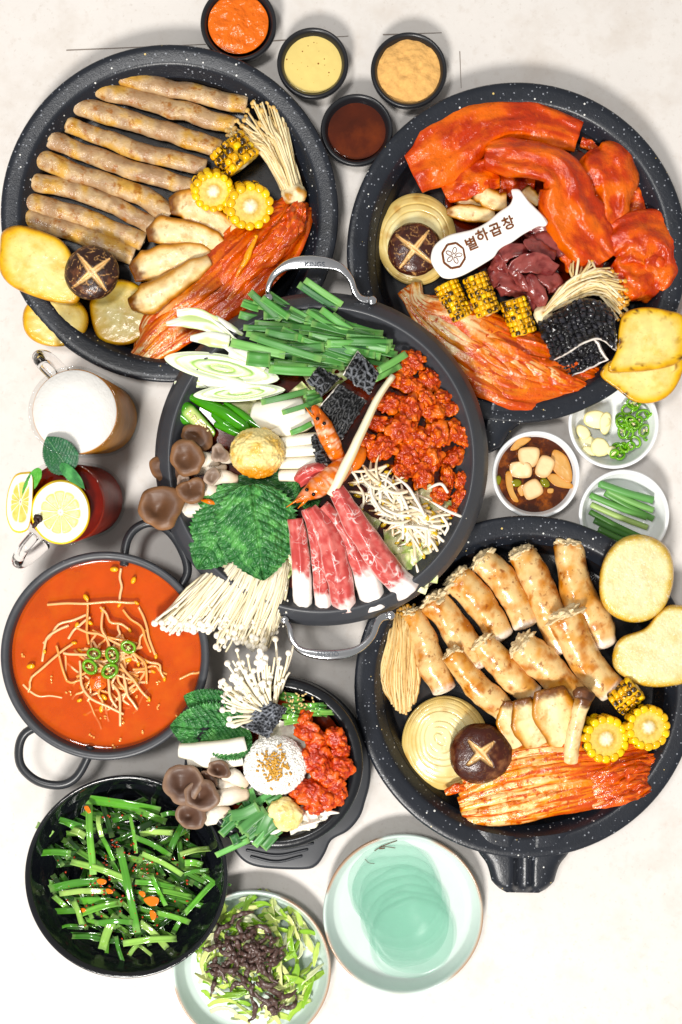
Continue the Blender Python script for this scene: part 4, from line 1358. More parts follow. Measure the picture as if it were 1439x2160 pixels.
a_ = 0
mk('sauce_pool', slab(ell(1160, 430, 215, 195, .3, n=30, wob=.12, seed=3), 19.6, 1.6, rnd=.7, nr=10, m=90), M('red_sauce_pool', base='5E1604', rough=.12, var=(30, .4), coat=.4), label='thin red sauce pool under the red meat strips', cat='sauce')
onion(cr(2, [(318, 708)])[0][:2].tolist() if False else (879, 505), 84, 24, 'pale onion slice under the shiitake, red meat pan', 5, off=(-.1, .25), asp=1.16, rings=7)
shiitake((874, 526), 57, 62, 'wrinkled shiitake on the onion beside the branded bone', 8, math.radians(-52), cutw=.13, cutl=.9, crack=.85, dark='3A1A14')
king_slice(cr('B', [(290, 300, 46), (400, 300, 52), (520, 320, 54), (640, 330, 54), (730, 330, 50)]), [16, 34, 40, 40, 30], 16, 'ridged king oyster slice touching the onion above the bone', 36, brown=1)
king_slice(cr('B', [(545, 110, 48), (640, 150, 54), (740, 200, 56), (840, 200, 52)]), [26, 42, 44, 36], 18, 'king oyster slice just below the red meat, above the bone', 37, brown=1)
king_slice(cr('B', [(380, 170, 38), (460, 210, 42), (540, 250, 42), (640, 280, 40)]), [26, 30, 26, 20], 12, 'brown king oyster strip between two paler slices', 38, brown=1.4)
king_slice(cr('B', [(1020, 80, 44), (1080, 150, 48), (1150, 220, 46)]), [26, 30, 22], 14, 'golden king oyster strip behind the wide end of the bone', 39, brown=1)

# branded bone
bone = thing('bone_paddle', (1020, 500, 70), 'white bone with burnt Korean lettering and a flower emblem', 'bone')
m_bone = M('white_bone', base='F0EEEA', rough=.5, var=(40, .03), spots=[(26, .62, .8, 'D8D0C4', .35)], bump=[(14, .12), (4, .08)])
m_burn = M('burnt_brand', base='6E3A10', rough=.8, var=(4, .4))
ol = cr('B', [(130, 760), (135, 690), (165, 620), (230, 560), (320, 515), (430, 490), (540, 462), (660, 400), (780, 300), (870, 240), (900, 190), (910, 130), (890, 95), (930, 82), (980, 95), (1030, 165), (1100, 240),
               (1170, 310), (1230, 375), (1238, 410), (1210, 440), (1150, 440), (1090, 470), (1000, 520), (900, 590), (820, 630), (770, 670), (730, 730), (640, 790), (520, 860), (420, 910), (320, 936), (240, 925), (190, 875), (150, 820)], 0)
O = spline(ol[:, :2], 220, closed=True)
# bone: swept across its length so the waist keeps its shape
axis0, axis1 = np.array(cr('B', [(110, 790)], 0)[0][:2]), np.array(cr('B', [(1130, 240)], 0)[0][:2])
d = (axis1 - axis0); LB = np.linalg.norm(d); d /= LB
sd = np.array([-d[1], d[0]])
al, ac = (O - axis0) @ d, (O - axis0) @ sd
nU, nW = 90, 15
lo, hi = al.min() + .6, al.max() - .6
rows = []
for q in range(nU):
    x = lo + (hi - lo) * (1 - math.cos(math.pi * q / (nU - 1))) / 2
    cr_ = []
    for i in range(len(O)):
        j = (i + 1) % len(O)
        if (al[i] - x) * (al[j] - x) <= 0 and al[i] != al[j]:
            cr_.append(ac[i] + (ac[j] - ac[i]) * (x - al[i]) / (al[j] - al[i]))
    rows.append((x, min(cr_), max(cr_)))
th = np.linspace(0, 2 * math.pi, 40, endpoint=False)
V = []
for x, a0, a1 in rows:
    hw, mid = (a1 - a0) / 2, (a0 + a1) / 2
    for t_ in th:
        s_, c_ = math.sin(t_), math.cos(t_)
        lat = mid + hw * np.sign(c_) * abs(c_) ** .8
        zz = 84 + 7 * x / LB + np.sign(s_) * abs(s_) ** .45 * 9 * min(1, hw / 14)
        p = axis0 + d * x + sd * lat
        V.append((p[0], p[1], zz))
V = np.array(V)
mk('bone_body', dict(V=V, Q=gridF(nU, 40, cv=True)), m_bone, parent=bone)
brot = math.atan2(-(d[1]), d[0])
for ch, (x, y) in zip('별하곱창', [(518, 612), (620, 535), (745, 478), (868, 415)]):
    p = cr('B', [(x, y)], 0)[0]
    xl = (p[:2] - axis0) @ d
    put_text('burnt_letter', ch, (p[0], p[1], 93.6 + 7 * xl / LB), 29, brot - .10, m_burn, bone, ext=.8, bold=.55)
# octagon emblem with a five-petal flower
ec = cr('B', [(347, 716)], 0)[0][:2]
ze = 93.4 + 7 * ((ec - axis0) @ d) / LB
for rr, w in ((24.5, 4.6),):
    pts = [(ec[0] + rr * math.cos(a), ec[1] + rr * math.sin(a) * 1.12, ze) for a in np.radians(np.arange(0, 361, 45) + 12)]
    for a, b in zip(pts[:-1], pts[1:]):
        mk('emblem_edge', strip([a, b], w, 1.6, m=4, nw=3), m_burn, parent=bone)
for q in range(5):
    a0 = math.radians(72 * q - 80)
    pet = [(ec[0] + r_ * math.cos(a0 + o_), ec[1] + r_ * math.sin(a0 + o_), ze) for r_, o_ in ((3, 0), (9, -.42), (15, -.22), (18, 0), (15, .22), (9, .42), (3, 0))]
    mk('emblem_petal', strip(pet, 1.7, 1.6, m=20, nw=3), m_burn, parent=bone)

# purple chewy meat: a tangle of folded slices
rp = np.random.RandomState(12)
PUR = [([(1010, 520, 58), (1080, 490, 66), (1180, 480, 70), (1290, 560, 66), (1370, 640, 50)], [20, 34, 36, 30, 20], .5), ([(1040, 560, 84), (1120, 620, 92), (1230, 670, 92), (1310, 700, 84)], [26, 34, 34, 26], -.7), ([(1070, 640, 72), (1200, 600, 80), (1320, 640, 76), (1370, 720, 66)], [28, 44, 42, 28], .3),
       ([(700, 870, 58), (760, 780, 80), (860, 680, 92), (980, 665, 96), (1040, 700, 88)], [24, 34, 34, 32, 26], -.6), ([(740, 720, 82), (800, 800, 84), (860, 900, 74)], [26, 28, 18], .9),
       ([(880, 880, 90), (1000, 800, 98), (1150, 780, 98), (1310, 860, 84)], [26, 42, 46, 32], .35), ([(700, 960, 64), (800, 920, 74), (900, 950, 76), (1020, 1010, 66)], [30, 40, 40, 26], -.4),
       ([(770, 1060, 58), (860, 1040, 68), (980, 1060, 68), (1080, 1110, 54)], [22, 30, 32, 22], .5), ([(930, 870, 92), (970, 960, 88), (1030, 1050, 76)], [20, 28, 18], .8),
       ([(1050, 900, 86), (1110, 1020, 88), (1160, 1140, 76), (1180, 1240, 58)], [26, 34, 34, 8], .3), ([(1130, 890, 78), (1230, 930, 82), (1310, 990, 74), (1290, 1060, 60)], [26, 38, 38, 22], -.3),
       ([(690, 820, 60), (740, 880, 66), (850, 1000, 62)], [22, 36, 26], .4), ([(880, 790, 62), (1000, 900, 64), (1100, 950, 60), (1220, 860, 62)], [50, 60, 60, 50], .1), ([(960, 1080, 54), (1060, 1160, 58), (1150, 1210, 50)], [30, 40, 24], .2)]
PLAB = ['purple slice at the back of the heap, under the wide bone end', 'curled purple slice folded over near the wide bone end', 'broad purple slice beside the red meat, upper side of the heap', 'purple slice curling up against the lower edge of the bone',
        'narrow purple fold between the bone and the middle of the heap', 'widest purple slice lying across the middle of the heap', 'purple slice at the side towards the middle corn piece', 'lowest flat purple slice above the nearest corn piece', 'small purple fold in the centre of the heap',
        'pointed dark purple slice hanging down towards the enoki root', 'purple slice at the side towards the enoki and red meat', 'thin purple slice touching the corn below the bone', 'large purple slice buried under the others', 'purple slice tucked behind the enoki root']
for i, (p, w, rl) in enumerate(PUR):
    g = strip(cr('B', p), np.array(w), 4.5, m=30, nw=13, roll=[rl, rl * .6, rl * 1.1], prof=lambda x, s: .28 * x ** 2 * np.cos(s * 3 + i) + .16 * fbm(np.stack([x * 2, s * 6 + i, x * 0], -1), 2, i), wob=2.5, wsc=16, seed=400 + i, edge=4, edgewob=.22)
    P = g['V']
    g['col'] = mix(np.tile(lin('8A4A46'), (len(P), 1)), np.tile(lin('6A2E2E'), (len(P), 1)), sm(-.1, .45, fbm(P / 14, 3, i))) * 1.0
    mk('purple_meat_slice', g, f_purple, label=PLAB[i], cat='meat', group='heap of purple-brown meat slices')

corn((958, 636), 62, 27, 84, (.42, .86, .10), 'tapered corn piece nearest the shiitake, below the bone', 71, rows=13, char=.6)
corn((1016, 622), 76, 27, 88, (.34, .90, .06), 'middle of the three corn pieces below the bone', 72, rows=13, char=.6)
corn((1093, 668), 66, 29, 78, (.28, .92, -.04), 'corn piece between the purple meat and the kimchi', 73, rows=13, char=.6)


def enB(rs, i):
    o = rs.uniform(-1, 1)
    root = np.array([1146 + o * 8, 665 - 6 * o])
    p1 = np.array([1200 + rs.uniform(-8, 8), 618 + o * 22]); p2 = np.array([1262 + rs.uniform(-8, 8), 594 + o * 26]); p3 = np.array([1300 + o * 18 + rs.uniform(-12, 22), 618 + o * 40 + rs.uniform(-22, 30)])
    if rs.uniform() < .14:
        p2 = np.array([1232 + rs.uniform(-30, 30), 570 + rs.uniform(-20, 8)]); p3 = p2 + np.array([14 * rs.uniform(-1, 1), -18])
    z = 66 + 22 * rs.uniform() * (1 - o * o * .5)
    return [(root[0], root[1], z - 8), (p1[0], p1[1], z + 8), (p2[0], p2[1], z + 10), (p3[0], p3[1], z - 2)]


enoki_bunch('grilled enoki bunch curving over the black tripe, red meat pan', enB, 85, 3.0, 4.4, ('F0E2BE', 'E2CB98', 'DFA858'), (1220, 620, 40), f_enoki_b, 6, root=((1146, 664, 66), (20, 20, 14), .3))

# scored black tripe, folded
T0 = cr('E', [(710, 250, 66), (830, 180, 100), (960, 120, 112), (1075, 160, 100)])
T1 = cr('E', [(780, 420, 70), (860, 395, 96), (1000, 320, 108), (1110, 370, 92)])


def tf(u, v):
    n = u.shape[0]
    a = spline(T0, n)[:, None]; b = spline(T1, n)[:, None]
    vv = v[..., None]
    r = a * (1 - vv) + b * vv
    r[..., 2] += 24 * np.sin(v * math.pi) ** .7 + 7 * fbm(np.stack([u * 3, v * 2.5, u * 0], -1), 2, 4)
    q_ = vnoise3(np.stack([u * 3, v * 3, u * 0 + 2], -1), 2, 6) * 7
    r = r + q_
    return r


honeycomb(tf, 90, 76, 'black scored tripe piece folded over, beside the grilled potato', 21, thick=5, cell=12, hgt=7, cols=('0B0A0D', '2E2E34'), mat=f_tripeb, diamond=True, size=(160, 100), edges=('v1',), ew=.05, edgew='E9E2DA')
T2 = cr('E', [(770, 420, 78), (870, 520, 64)])
T3 = cr('E', [(980, 312, 104), (1072, 420, 78)])


def tf2(u, v):
    a = spline(T2, u.shape[0])[:, None]; b = spline(T3, u.shape[0])[:, None]
    vv = v[..., None]
    r = a * (1 - vv) + b * vv
    r[..., 2] -= 14 * np.sin(u * math.pi) * np.sin(v * math.pi)
    r = r + vnoise3(np.stack([u * 3, v * 3, u * 0 + 5], -1), 2, 8) * 6
    return r


honeycomb(tf2, 70, 70, 'inner flap of black tripe with a white cut rim', 22, thick=5, cell=12, hgt=6, cols=('0B0A0D', '2E2E34'), mat=f_tripeb, diamond=True, size=(90, 110), edges=('u1', 'v1'), ew=.06, edgew='EFE6E0')
potato([(1266, 790), (1290, 760), (1350, 752), (1410, 748), (1439, 752), (1442, 780), (1420, 825), (1385, 848), (1340, 848), (1300, 820)], 84, 13, 'charred lower potato slice over the edge of the red meat pan', 12, tilt=(.02, -.02), brown=1.5)
potato([(1282, 782), (1300, 740), (1306, 690), (1318, 660), (1360, 648), (1410, 655), (1445, 670), (1452, 730), (1430, 765), (1380, 780), (1320, 785)], 99, 13, 'upper potato slice touching the black tripe', 13, tilt=(.0, .02), brown=1.4)
LV = []
rk = np.random.RandomState(8)
for q in range(9):
    o = (q - 4) * 1.25
    LV.append(leafy([(850 + rk.uniform(-4, 18) + abs(o) * 3, 612 + o * 3.2, 44), (900 + o * 2, 668 + o * 6.5, 52 + rk.uniform(-5, 7)), (985, 722 + o * 11, 58 + rk.uniform(-4, 9)), (1075 + o, 768 + o * 11, 58 + rk.uniform(-4, 9)), (1170, 792 + o * 8, 54),
                     (1268 + rk.uniform(-26, 6), 806 + o * 4, 44)], [24, 56, 84, 88, 74, 36], 260 + q, roll=rk.uniform(-.45, .45), stem=.45, red=.6, ruffle=.34))
for q in range(5):
    LV.append(leafy([(880 + q * 60, 650 + q * 30, 66), (950 + q * 52, 700 + q * 22, 76), (1030 + q * 40, 752 + q * 14, 76), (1100 + q * 34, 800 + q * 4, 62)], [16, 40, 44, 16], 280 + q, roll=rk.uniform(-.4, .4), stem=.5, red=.4 + .1 * q, ruffle=.3))
kimchi(LV, 'grilled kimchi spread below the corn in the red meat pan', (1060, 740, 22))
# ---------------------------------------------------------------- pan of fat golden intestines
FAT = [([(950, 150), (955, 250), (1000, 370), (1065, 470), (1105, 575)], [30, 32, 35, 33, 24], 'counted from the potatoes, first of the back row of fat intestines'),
       ([(745, 185), (800, 290), (850, 410), (885, 520), (920, 600)], [28, 31, 32, 30, 22], 'counted from the potatoes, second of the back row of fat intestines'),
       ([(575, 215), (650, 290), (715, 380), (760, 490)], [28, 28, 28, 25], 'counted from the potatoes, third of the back row of fat intestines'),
       ([(470, 290), (540, 370), (600, 450), (650, 540)], [30, 30, 30, 27], 'counted from the potatoes, fourth of the back row of fat intestines'),
       ([(370, 385), (430, 470), (500, 580), (550, 670)], [29, 30, 32, 28], 'counted from the potatoes, fifth of the back row of fat intestines'),
       ([(262, 445), (310, 550), (355, 660), (405, 775)], [21, 28, 28, 24], 'fat intestine lying against the browned enoki bunch')]
FAT2 = [([(445, 620), (510, 700), (590, 790), (665, 860)], [22, 25, 27, 24], 'fat intestine with its tied end above the onion'),
        ([(575, 570), (640, 650), (715, 730), (785, 800)], [25, 29, 29, 24], 'front row fat intestine, second from the onion'),
        ([(748, 580), (820, 640), (900, 720), (985, 810)], [32, 34, 33, 26], 'front row fat intestine, third from the onion, behind mushrooms'),
        ([(935, 460), (985, 570), (1040, 670), (1135, 765)], [34, 34, 33, 28], 'darkest browned fat intestine, on top beside the corn')]
for i, (p, r, lab) in enumerate(FAT):
    fat_intestine(cr(4, p, 54), r, lab, 500 + i)
for i, (p, r, lab) in enumerate(FAT2):
    pp = [(*q, 80 - j * 6) for j, q in enumerate(p)]
    fat_intestine(cr(4, pp), r, lab, 520 + i)
potato(ell(1343, 1220, 80, 96, .15, seed=4), 92, 34, 'upper thick glossy potato half over the pan rim', 21, gloss=True, tilt=(.03, 0))
potato([(1292, 1380), (1310, 1345), (1360, 1325), (1390, 1290), (1420, 1275), (1470, 1290), (1490, 1360), (1460, 1430), (1410, 1448), (1350, 1445), (1300, 1415)], 82, 32, 'lower thick glossy potato half beside the corn', 22, gloss=True, tilt=(.02, 0))


def enC(rs, i):
    o = rs.uniform(-1, 1)
    z = 46 + 18 * (1 - o * o) * rs.uniform(.3, 1)
    return [(850 + o * 26 + rs.uniform(-4, 4), 1505 - abs(o) * 30, z - 10), (845 + o * 44, 1430 + rs.uniform(-10, 10), z), (850 + o * 30 + rs.uniform(-4, 4), 1350, z + 6), (852 + o * 20 + rs.uniform(-10, 10), 1290 + rs.uniform(-14, 16), z + 2)]


enoki_bunch('browned enoki bunch lying flat beside the rim of the fat intestine pan', enC, 90, 2.8, 3.4, ('E2C894', 'D4B078', 'C89448'), (850, 1400, 22), f_enoki_b, 7)
onion((940, 1567), 92, 26, 'large onion slice under the glossy shiitake', 9, off=(-.15, -.1), asp=1.08, rings=8)
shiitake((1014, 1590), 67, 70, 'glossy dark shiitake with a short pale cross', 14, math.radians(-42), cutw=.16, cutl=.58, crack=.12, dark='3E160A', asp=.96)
king_slice(cr('K', [(505, 205, 84), (500, 290, 80), (530, 400, 70), (590, 510, 60)]), [24, 60, 56, 34], 12, 'shortest king oyster slice against the shiitake', 41, brown=.5)
king_slice(cr('K', [(575, 190, 100), (600, 290, 92), (650, 400, 78), (720, 495, 64)]), [40, 82, 64, 34], 12, 'second king oyster slice from the shiitake', 42, brown=.5)
king_slice(cr('K', [(715, 135, 112), (740, 250, 102), (780, 380, 84), (830, 520, 66)]), [60, 104, 66, 32], 12, 'widest king oyster slice, with a dark frilled cap', 43, brown=.3)
g = tube(cr('K', [(905, 190, 118), (880, 270, 110), (850, 400, 94), (835, 525, 76)]), [19, 15, 16, 18], m=30, n=20, wob=1.5, rough=1.2, rsc=12, seed=44, cap=.4)
c = np.tile(lin('E9D3A4'), (len(g['V']), 1))
c = mix(c, np.tile(lin('5E3A22'), (len(c), 1)), sm(.14, .08, g['u'] + .03 * fbm(g['V'] / 6, 2, 3)))
g['col'] = mix(c, np.tile(lin('C99A58'), (len(c), 1)), sm(.1, .5, fbm(g['V'] / 16, 3, 2)) * .6)
stick_m = thing('king_oyster_whole', (1215, 1530, 45), 'small whole king oyster with a brown cap beside the corn', 'mushroom')
mk('mushroom_stem', g, f_king, parent=stick_m)
g = blob(cr('K', [(905, 172, 122)])[0], (24, 17, 12), sub=4, rot=.25, amp=.18, seed=9)
g['col'] = mix(np.tile(lin('6E4730'), (len(g['V']), 1)), np.tile(lin('3E2416'), (len(g['V']), 1)), sm(-.2, .4, g['q']))
mk('mushroom_cap', g, f_shiitake, parent=stick_m)
corn((1320, 1468), 84, 29, 62, (.78, -.62, .12), 'corn piece lying on its side between potato and upright corn', 81, rows=12, char=.8)
corn((1271, 1557), 66, 50, 58, (.26, .08, .94), 'upright corn piece between mushrooms and the other upright one', 82, rows=15, char=.5, charside=(-1, 0, 0))
corn((1362, 1533), 76, 47, 58, (.20, .06, .96), 'upright corn piece by the pan wall, fat intestine pan', 83, rows=15, char=.55, charside=(-1, .1, 0))
LV = []
rk = np.random.RandomState(18)
for q in range(7):
    o = (q - 3) * 1.34
    LV.append(leafy([(968 + abs(o) * 3, 1692 + o * 10, 46), (1040, 1668 + o * 15, 58 + rk.uniform(-4, 6)), (1130, 1648 + o * 16, 62 + rk.uniform(-4, 8)), (1230, 1632 + o * 13, 60 + rk.uniform(-4, 8)), (1310, 1622 + o * 11, 54),
                     (1372 + rk.uniform(-14, 14), 1610 + o * 10, 46)], [20, 34, 40, 48, 52, 36], 320 + q, roll=rk.uniform(-.35, .35), stem=.58, red=.62, ruffle=.34, rib=.75, pale='F0D3A0'))
for q in range(6):
    LV.append(leafy([(1210 + q * 8, 1640 + q * 12, 72), (1270 + q * 8, 1630 + q * 10, 80), (1330 + q * 6, 1612 + q * 10, 74), (1382 + q * -2, 1598 + q * 12, 56)], [18, 38, 44, 20], 340 + q, roll=rk.uniform(-.6, .6), stem=.1, red=.75, ruffle=.5))
LV.append(leafy([(940, 1672, 50), (960, 1664, 56), (985, 1660, 54)], [14, 22, 16], 348, stem=.1, red=.9, ruffle=.4, m=20, nw=9))
kimchi(LV, 'whole quarter head of kimchi with white ribs along the pan bottom', (1170, 1660, 22))
# ---------------------------------------------------------------- contents of the wide hot pot
HC = np.array([678, 968.0])


def zc(x, y, lift=0.0):
    d = math.hypot(x - HC[0], y - HC[1])
    return 136 + 34 * max(0.0, 1 - (d / 330) ** 2) + lift


def cz(n, pts, lift=0.0):
    P = cr(n, [(p[0], p[1]) for p in pts], 0)
    return [(a[0], a[1], zc(a[0], a[1], (p[2] if len(p) > 2 else 0) + lift)) for a, p in zip(P, pts)]


# cabbage bed under everything
rc = np.random.RandomState(2)
f_cab = M('napa_cabbage', rough=.3, var=(14, .12), streak=(40, 3, .1, .4), bump=[(7, .3)], coat=.3)


def cabbage_piece(c, r, z, seed, label=None, group=None, cols=('EFEBC0', 'BFD680')):
    def fn(u, v):
        x, y = (u - .5) * 2 * r, (v - .5) * 2 * r * .8
        a = seed * 1.7
        q = fbm(np.stack([u * 3, v * 3, u * 0 + seed], -1), 3, seed)
        return np.stack([c[0] + x * math.cos(a) - y * math.sin(a) + 3 * q, c[1] + x * math.sin(a) + y * math.cos(a) - 3 * q, z + r * .4 * q], -1)
    g = grid_sheet(fn, 20, 18, 1.6)
    f = fbm(g['V'] / 14, 3, seed)
    g['col'] = mix(np.tile(lin(cols[0]), (len(f), 1)), np.tile(lin(cols[1]), (len(f), 1)), sm(-.1, .4, f))
    return mk('cabbage_piece', g, f_cab, label=label, cat='cabbage' if label else None, group=group)


for i, (x, y, r, lf) in enumerate([(590, 1190, 34, -2), (640, 1150, 40, -16), (720, 1215, 44, -14), (800, 1230, 40, -14), (872, 1195, 36, -2), (905, 1140, 36, -2), (845, 1160, 44, -14), (900, 1210, 24, 4), (930, 1090, 36, -14),
                                   (885, 1235, 18, 8), (760, 1120, 40, -18), (560, 1130, 40, -20), (520, 860, 44, -22), (640, 860, 44, -20), (690, 780, 50, -20), (900, 1070, 40, -16)]):
    cabbage_piece((x, y), r, zc(x, y, lf), 30 + i, 'pale green napa cabbage piece under the other food, wide hot pot', 'cabbage pieces in the wide hot pot')

# red seasoned meat
RED = [(870, 762, 26), (838, 800, 24), (905, 800, 28), (868, 812, 26), (935, 838, 20), (950, 862, 20), (820, 850, 30), (868, 862, 32), (915, 866, 28), (795, 893, 28), (845, 905, 34), (880, 925, 30), (960, 910, 26), (925, 918, 30), (982, 930, 18),
       (812, 942, 30), (790, 955, 22), (862, 960, 32), (910, 965, 30), (955, 965, 26), (890, 1000, 30), (945, 1005, 22), (850, 990, 24), (975, 1015, 20), (972, 1045, 18), (930, 1040, 22), (960, 1080, 18), (832, 925, 22), (770, 930, 18), (900, 840, 20), (965, 1060, 16), (855, 780, 18)]
rr_ = np.random.RandomState(31)
for i, (x, y, r) in enumerate(RED):
    rad = (r * rr_.uniform(.92, 1.2), r * rr_.uniform(.68, .92), r * .62)
    chunk((x, y, zc(x, y, rr_.uniform(-4, 8))), rad, 600 + i, 'red seasoned meat piece heaped along the right wall of the hot pot', 'red meat heap in the wide hot pot', rot=rr_.uniform(0, 3.1), amp=.42)

# king oyster fan
WH = [([(800, 1180, -6), (900, 1190, 6), (1040, 1170, 10), (1210, 1120, 4)], [52, 66, 62, 40], 'whitest mushroom slice, topmost of the fan under the leek'),
      ([(930, 1300, -4), (1060, 1280, 6), (1180, 1250, 6), (1290, 1200, 0)], [30, 46, 44, 34], 'second white mushroom slice of the fan')]
for i, (p, w, lab) in enumerate(WH):
    g = strip(cz('G', p), w, 14, m=24, nw=13, prof=lambda x, s: .22 * (1 - x ** 2), edge=3, seed=i, wob=1)
    g['col'] = mix(np.tile(lin('F2EEDF'), (len(g['V']), 1)), np.tile(lin('D9C8A0'), (len(g['V']), 1)), sm(.8, 1., np.abs(g['w'])) * .8)
    mk('white_mushroom_slice', g, f_white, label=lab, cat='mushroom', group='fan of white mushroom slices in the hot pot')
for i, (y0, y1, lab) in enumerate([(935, 922, 'third'), (955, 948, 'fourth'), (978, 975, 'fifth'), (1003, 1003, 'lowest')]):
    g = strip([(590, y0, zc(590, y0, 0)), (630, (y0 + y1) / 2, zc(630, y0, 8)), (690, y1, zc(690, y1, 0))], [24, 27, 24], 12, m=20, nw=11, prof=lambda x, s: .3 * (1 - x ** 2), edge=3, seed=i)
    g['col'] = mix(np.tile(lin('F4F1E6'), (len(g['V']), 1)), np.tile(lin('D5C49C'), (len(g['V']), 1)), sm(.7, 1., np.abs(g['w'])) * .8)
    mk('white_mushroom_slice', g, f_white, label='%s white mushroom slice of the fan beside the garlic ball' % lab, cat='mushroom', group='fan of white mushroom slices in the hot pot')

# leek slices
LK = [([(170, 350, 20), (330, 350, 24), (500, 420, 20), (700, 520, 12)], [18, 22, 18, 8], .5), ([(85, 440, 14), (250, 420, 24), (450, 460, 24), (640, 570, 16)], [10, 30, 26, 10], -.2), ([(280, 560, 18), (420, 560, 26), (600, 590, 24)], [12, 34, 30], .1),
      ([(420, 370, 24), (540, 470, 26), (660, 570, 18)], [5, 9, 5], .6), ([(490, 375, 22), (600, 460, 26), (710, 530, 20)], [5, 16, 8], -.5), ([(150, 930, -4), (260, 930, 2), (420, 950, 2)], [12, 18, 8], .2), ([(240, 900, 0), (330, 905, 6), (420, 920, 4)], [10, 16, 8], .2),
      ([(270, 850, 4), (420, 880, 10), (620, 950, 12), (850, 970, 8)], [14, 44, 40, 16], .15), ([(600, 680, 18), (750, 720, 20), (900, 800, 16)], [24, 34, 24], .2), ([(560, 620, 20), (680, 690, 22), (800, 760, 18)], [10, 22, 14], -.3)]
LLAB = ['topmost pale green leek shred above the others', 'longest white leek shred with a blunt tip', 'wide white leek piece just above the ringed oval slice', 'hair-thin leek shred crossing towards the chives', 'narrow leek shred with a grey tip by the chives',
        'tan-tipped leek shred lowest by the pot wall', 'small white leek shred above the tan-tipped one', 'long leek piece between the two oval slices', 'leek piece half under the chives', 'thin leek shred along the edge of the oval slice']
for i, (p, w, rl) in enumerate(LK):
    g = strip(cz('G', p, 4), w, 2.4, m=24, nw=11, prof=lambda x, s: .25 * (1 - x ** 2), roll=rl, seed=i, wob=1.5, edge=5)
    e = fbm(np.stack([g['u'] * 3, g['w'] * 2, g['u'] * 0 + i], -1), 2, i)
    g['col'] = mix(np.tile(lin('F2F3E6'), (len(e), 1)), np.tile(lin('C9DC98'), (len(e), 1)), sm(.1, .6, e + .4 * g['u']))
    mk('leek_slice', g, f_leek, label=LLAB[i], cat='leek', group='white leek shreds in the hot pot')


def leek_oval(cx, cy, L, W, ang, z, seed, label, tilt=(0, 0)):
    ol = []
    for a in np.linspace(0, 2 * math.pi, 48, endpoint=False):
        x = L * math.cos(a); y = W * np.sign(math.sin(a)) * abs(math.sin(a)) ** 1.25
        ol.append((cx + x * math.cos(ang) - y * math.sin(ang), cy + x * math.sin(ang) + y * math.cos(ang)))
    g = slab(ol, z, 8, rnd=3, dome=0, nr=44, m=72, tilt=tilt, seed=seed)
    f = g['f'] + .03 * fbm(g['V'] / 10, 2, seed)
    g['V'][:, 2] += np.where(g['top'] > .5, 2.0 * np.cos(f * 16), 0)
    g['col'] = ramp(f, [(0, 'EDF2DC'), (.16, 'CFE3A8'), (.24, '9CC45C'), (.30, 'E4EFCB'), (.46, 'DDEBC0'), (.52, '93BF58'), (.58, 'E6F0D0'), (.74, 'EEF3E0'), (.80, 'BBD58A'), (.86, 'F2F4E8'), (1, 'DCE6C4')])
    return mk('leek_slice', g, f_leek, label=label, cat='leek', group='oval leek slices in the hot pot')


leek_oval(468, 777, 124, 30, .18, zc(468, 777, 20), 1, 'long oval leek slice with green rings, uppermost', tilt=(.04, .06))
leek_oval(505, 828, 98, 19, -.06, zc(505, 828, 14), 2, 'lower oval leek slice above the green chillies', tilt=(.06, .05))

# chives heaped at the top
CH = [((643, 590), (722, 642), 14, 34), ((630, 600), (712, 652), 15, 28), ((527, 615), (592, 676), 16, 34), ((553, 628), (610, 670), 15, 38), ((510, 640), (546, 652), 14, 28), ((677, 652), (742, 698), 15, 34), ((648, 655), (706, 690), 11, 36),
      ((487, 722), (602, 748), 19, 46), ((520, 756), (570, 760), 30, 48), ((529, 709), (678, 758), 15, 52), ((567, 778), (666, 784), 19, 44), ((560, 701), (628, 712), 16, 46), ((595, 871), (680, 842), 11, 26), ((551, 848), (650, 824), 13, 20), ((613, 914), (658, 893), 12, 26),
      ((797, 782), (858, 746), 15, 30), ((790, 800), (846, 770), 13, 20), ((640, 832), (668, 828), 16, 16), ((645, 842), (680, 838), 15, 20), ((505, 663), (545, 672), 16, 22), ((745, 652), (778, 656), 14, 14)]
rc = np.random.RandomState(77)
for i, (a, b, w, lf) in enumerate(CH):
    m_ = ((a[0] + b[0]) / 2, (a[1] + b[1]) / 2)
    blade([(a[0], a[1], zc(*a, lf)), (m_[0], m_[1] + 1, zc(*m_, lf + 2)), (b[0], b[1], zc(*b, lf - 2))], w, 700 + i, fold=.2, label='green chive blade sticking out of the heap in the hot pot', group='loose chive blades on the hot pot heap', roll=rc.uniform(-.2, .2))
for i in range(135):
    t = rc.uniform()
    x = 560 + 250 * t + rc.uniform(-10, 10)
    up, dn = 634 + 66 * t, 782 - 30 * t
    y = rc.uniform(up, dn)
    L = rc.uniform(52, 112) * (1 if x < 790 else .7)
    a = math.radians(rc.normal(9, 7)) + (.25 if y < up + 20 else 0)
    lf = 8 + 40 * (i / 135) * math.sin(math.pi * np.clip((y - up + 12) / (dn - up + 24), 0, 1))
    dx, dy = math.cos(a) * L / 2, math.sin(a) * L / 2
    xa, xb = max(508, x - dx), min(850, x + dx)
    blade([(xa, y - dy, zc(x, y, lf + rc.uniform(-4, 2))), (x, y, zc(x, y, lf + 1)), (xb, y + dy, zc(x, y, lf - rc.uniform(-2, 6)))], rc.uniform(12, 20), 730 + i, fold=.22,
          label='green chive blade within the heap at the top of the hot pot', group='chive blades heaped in the hot pot')

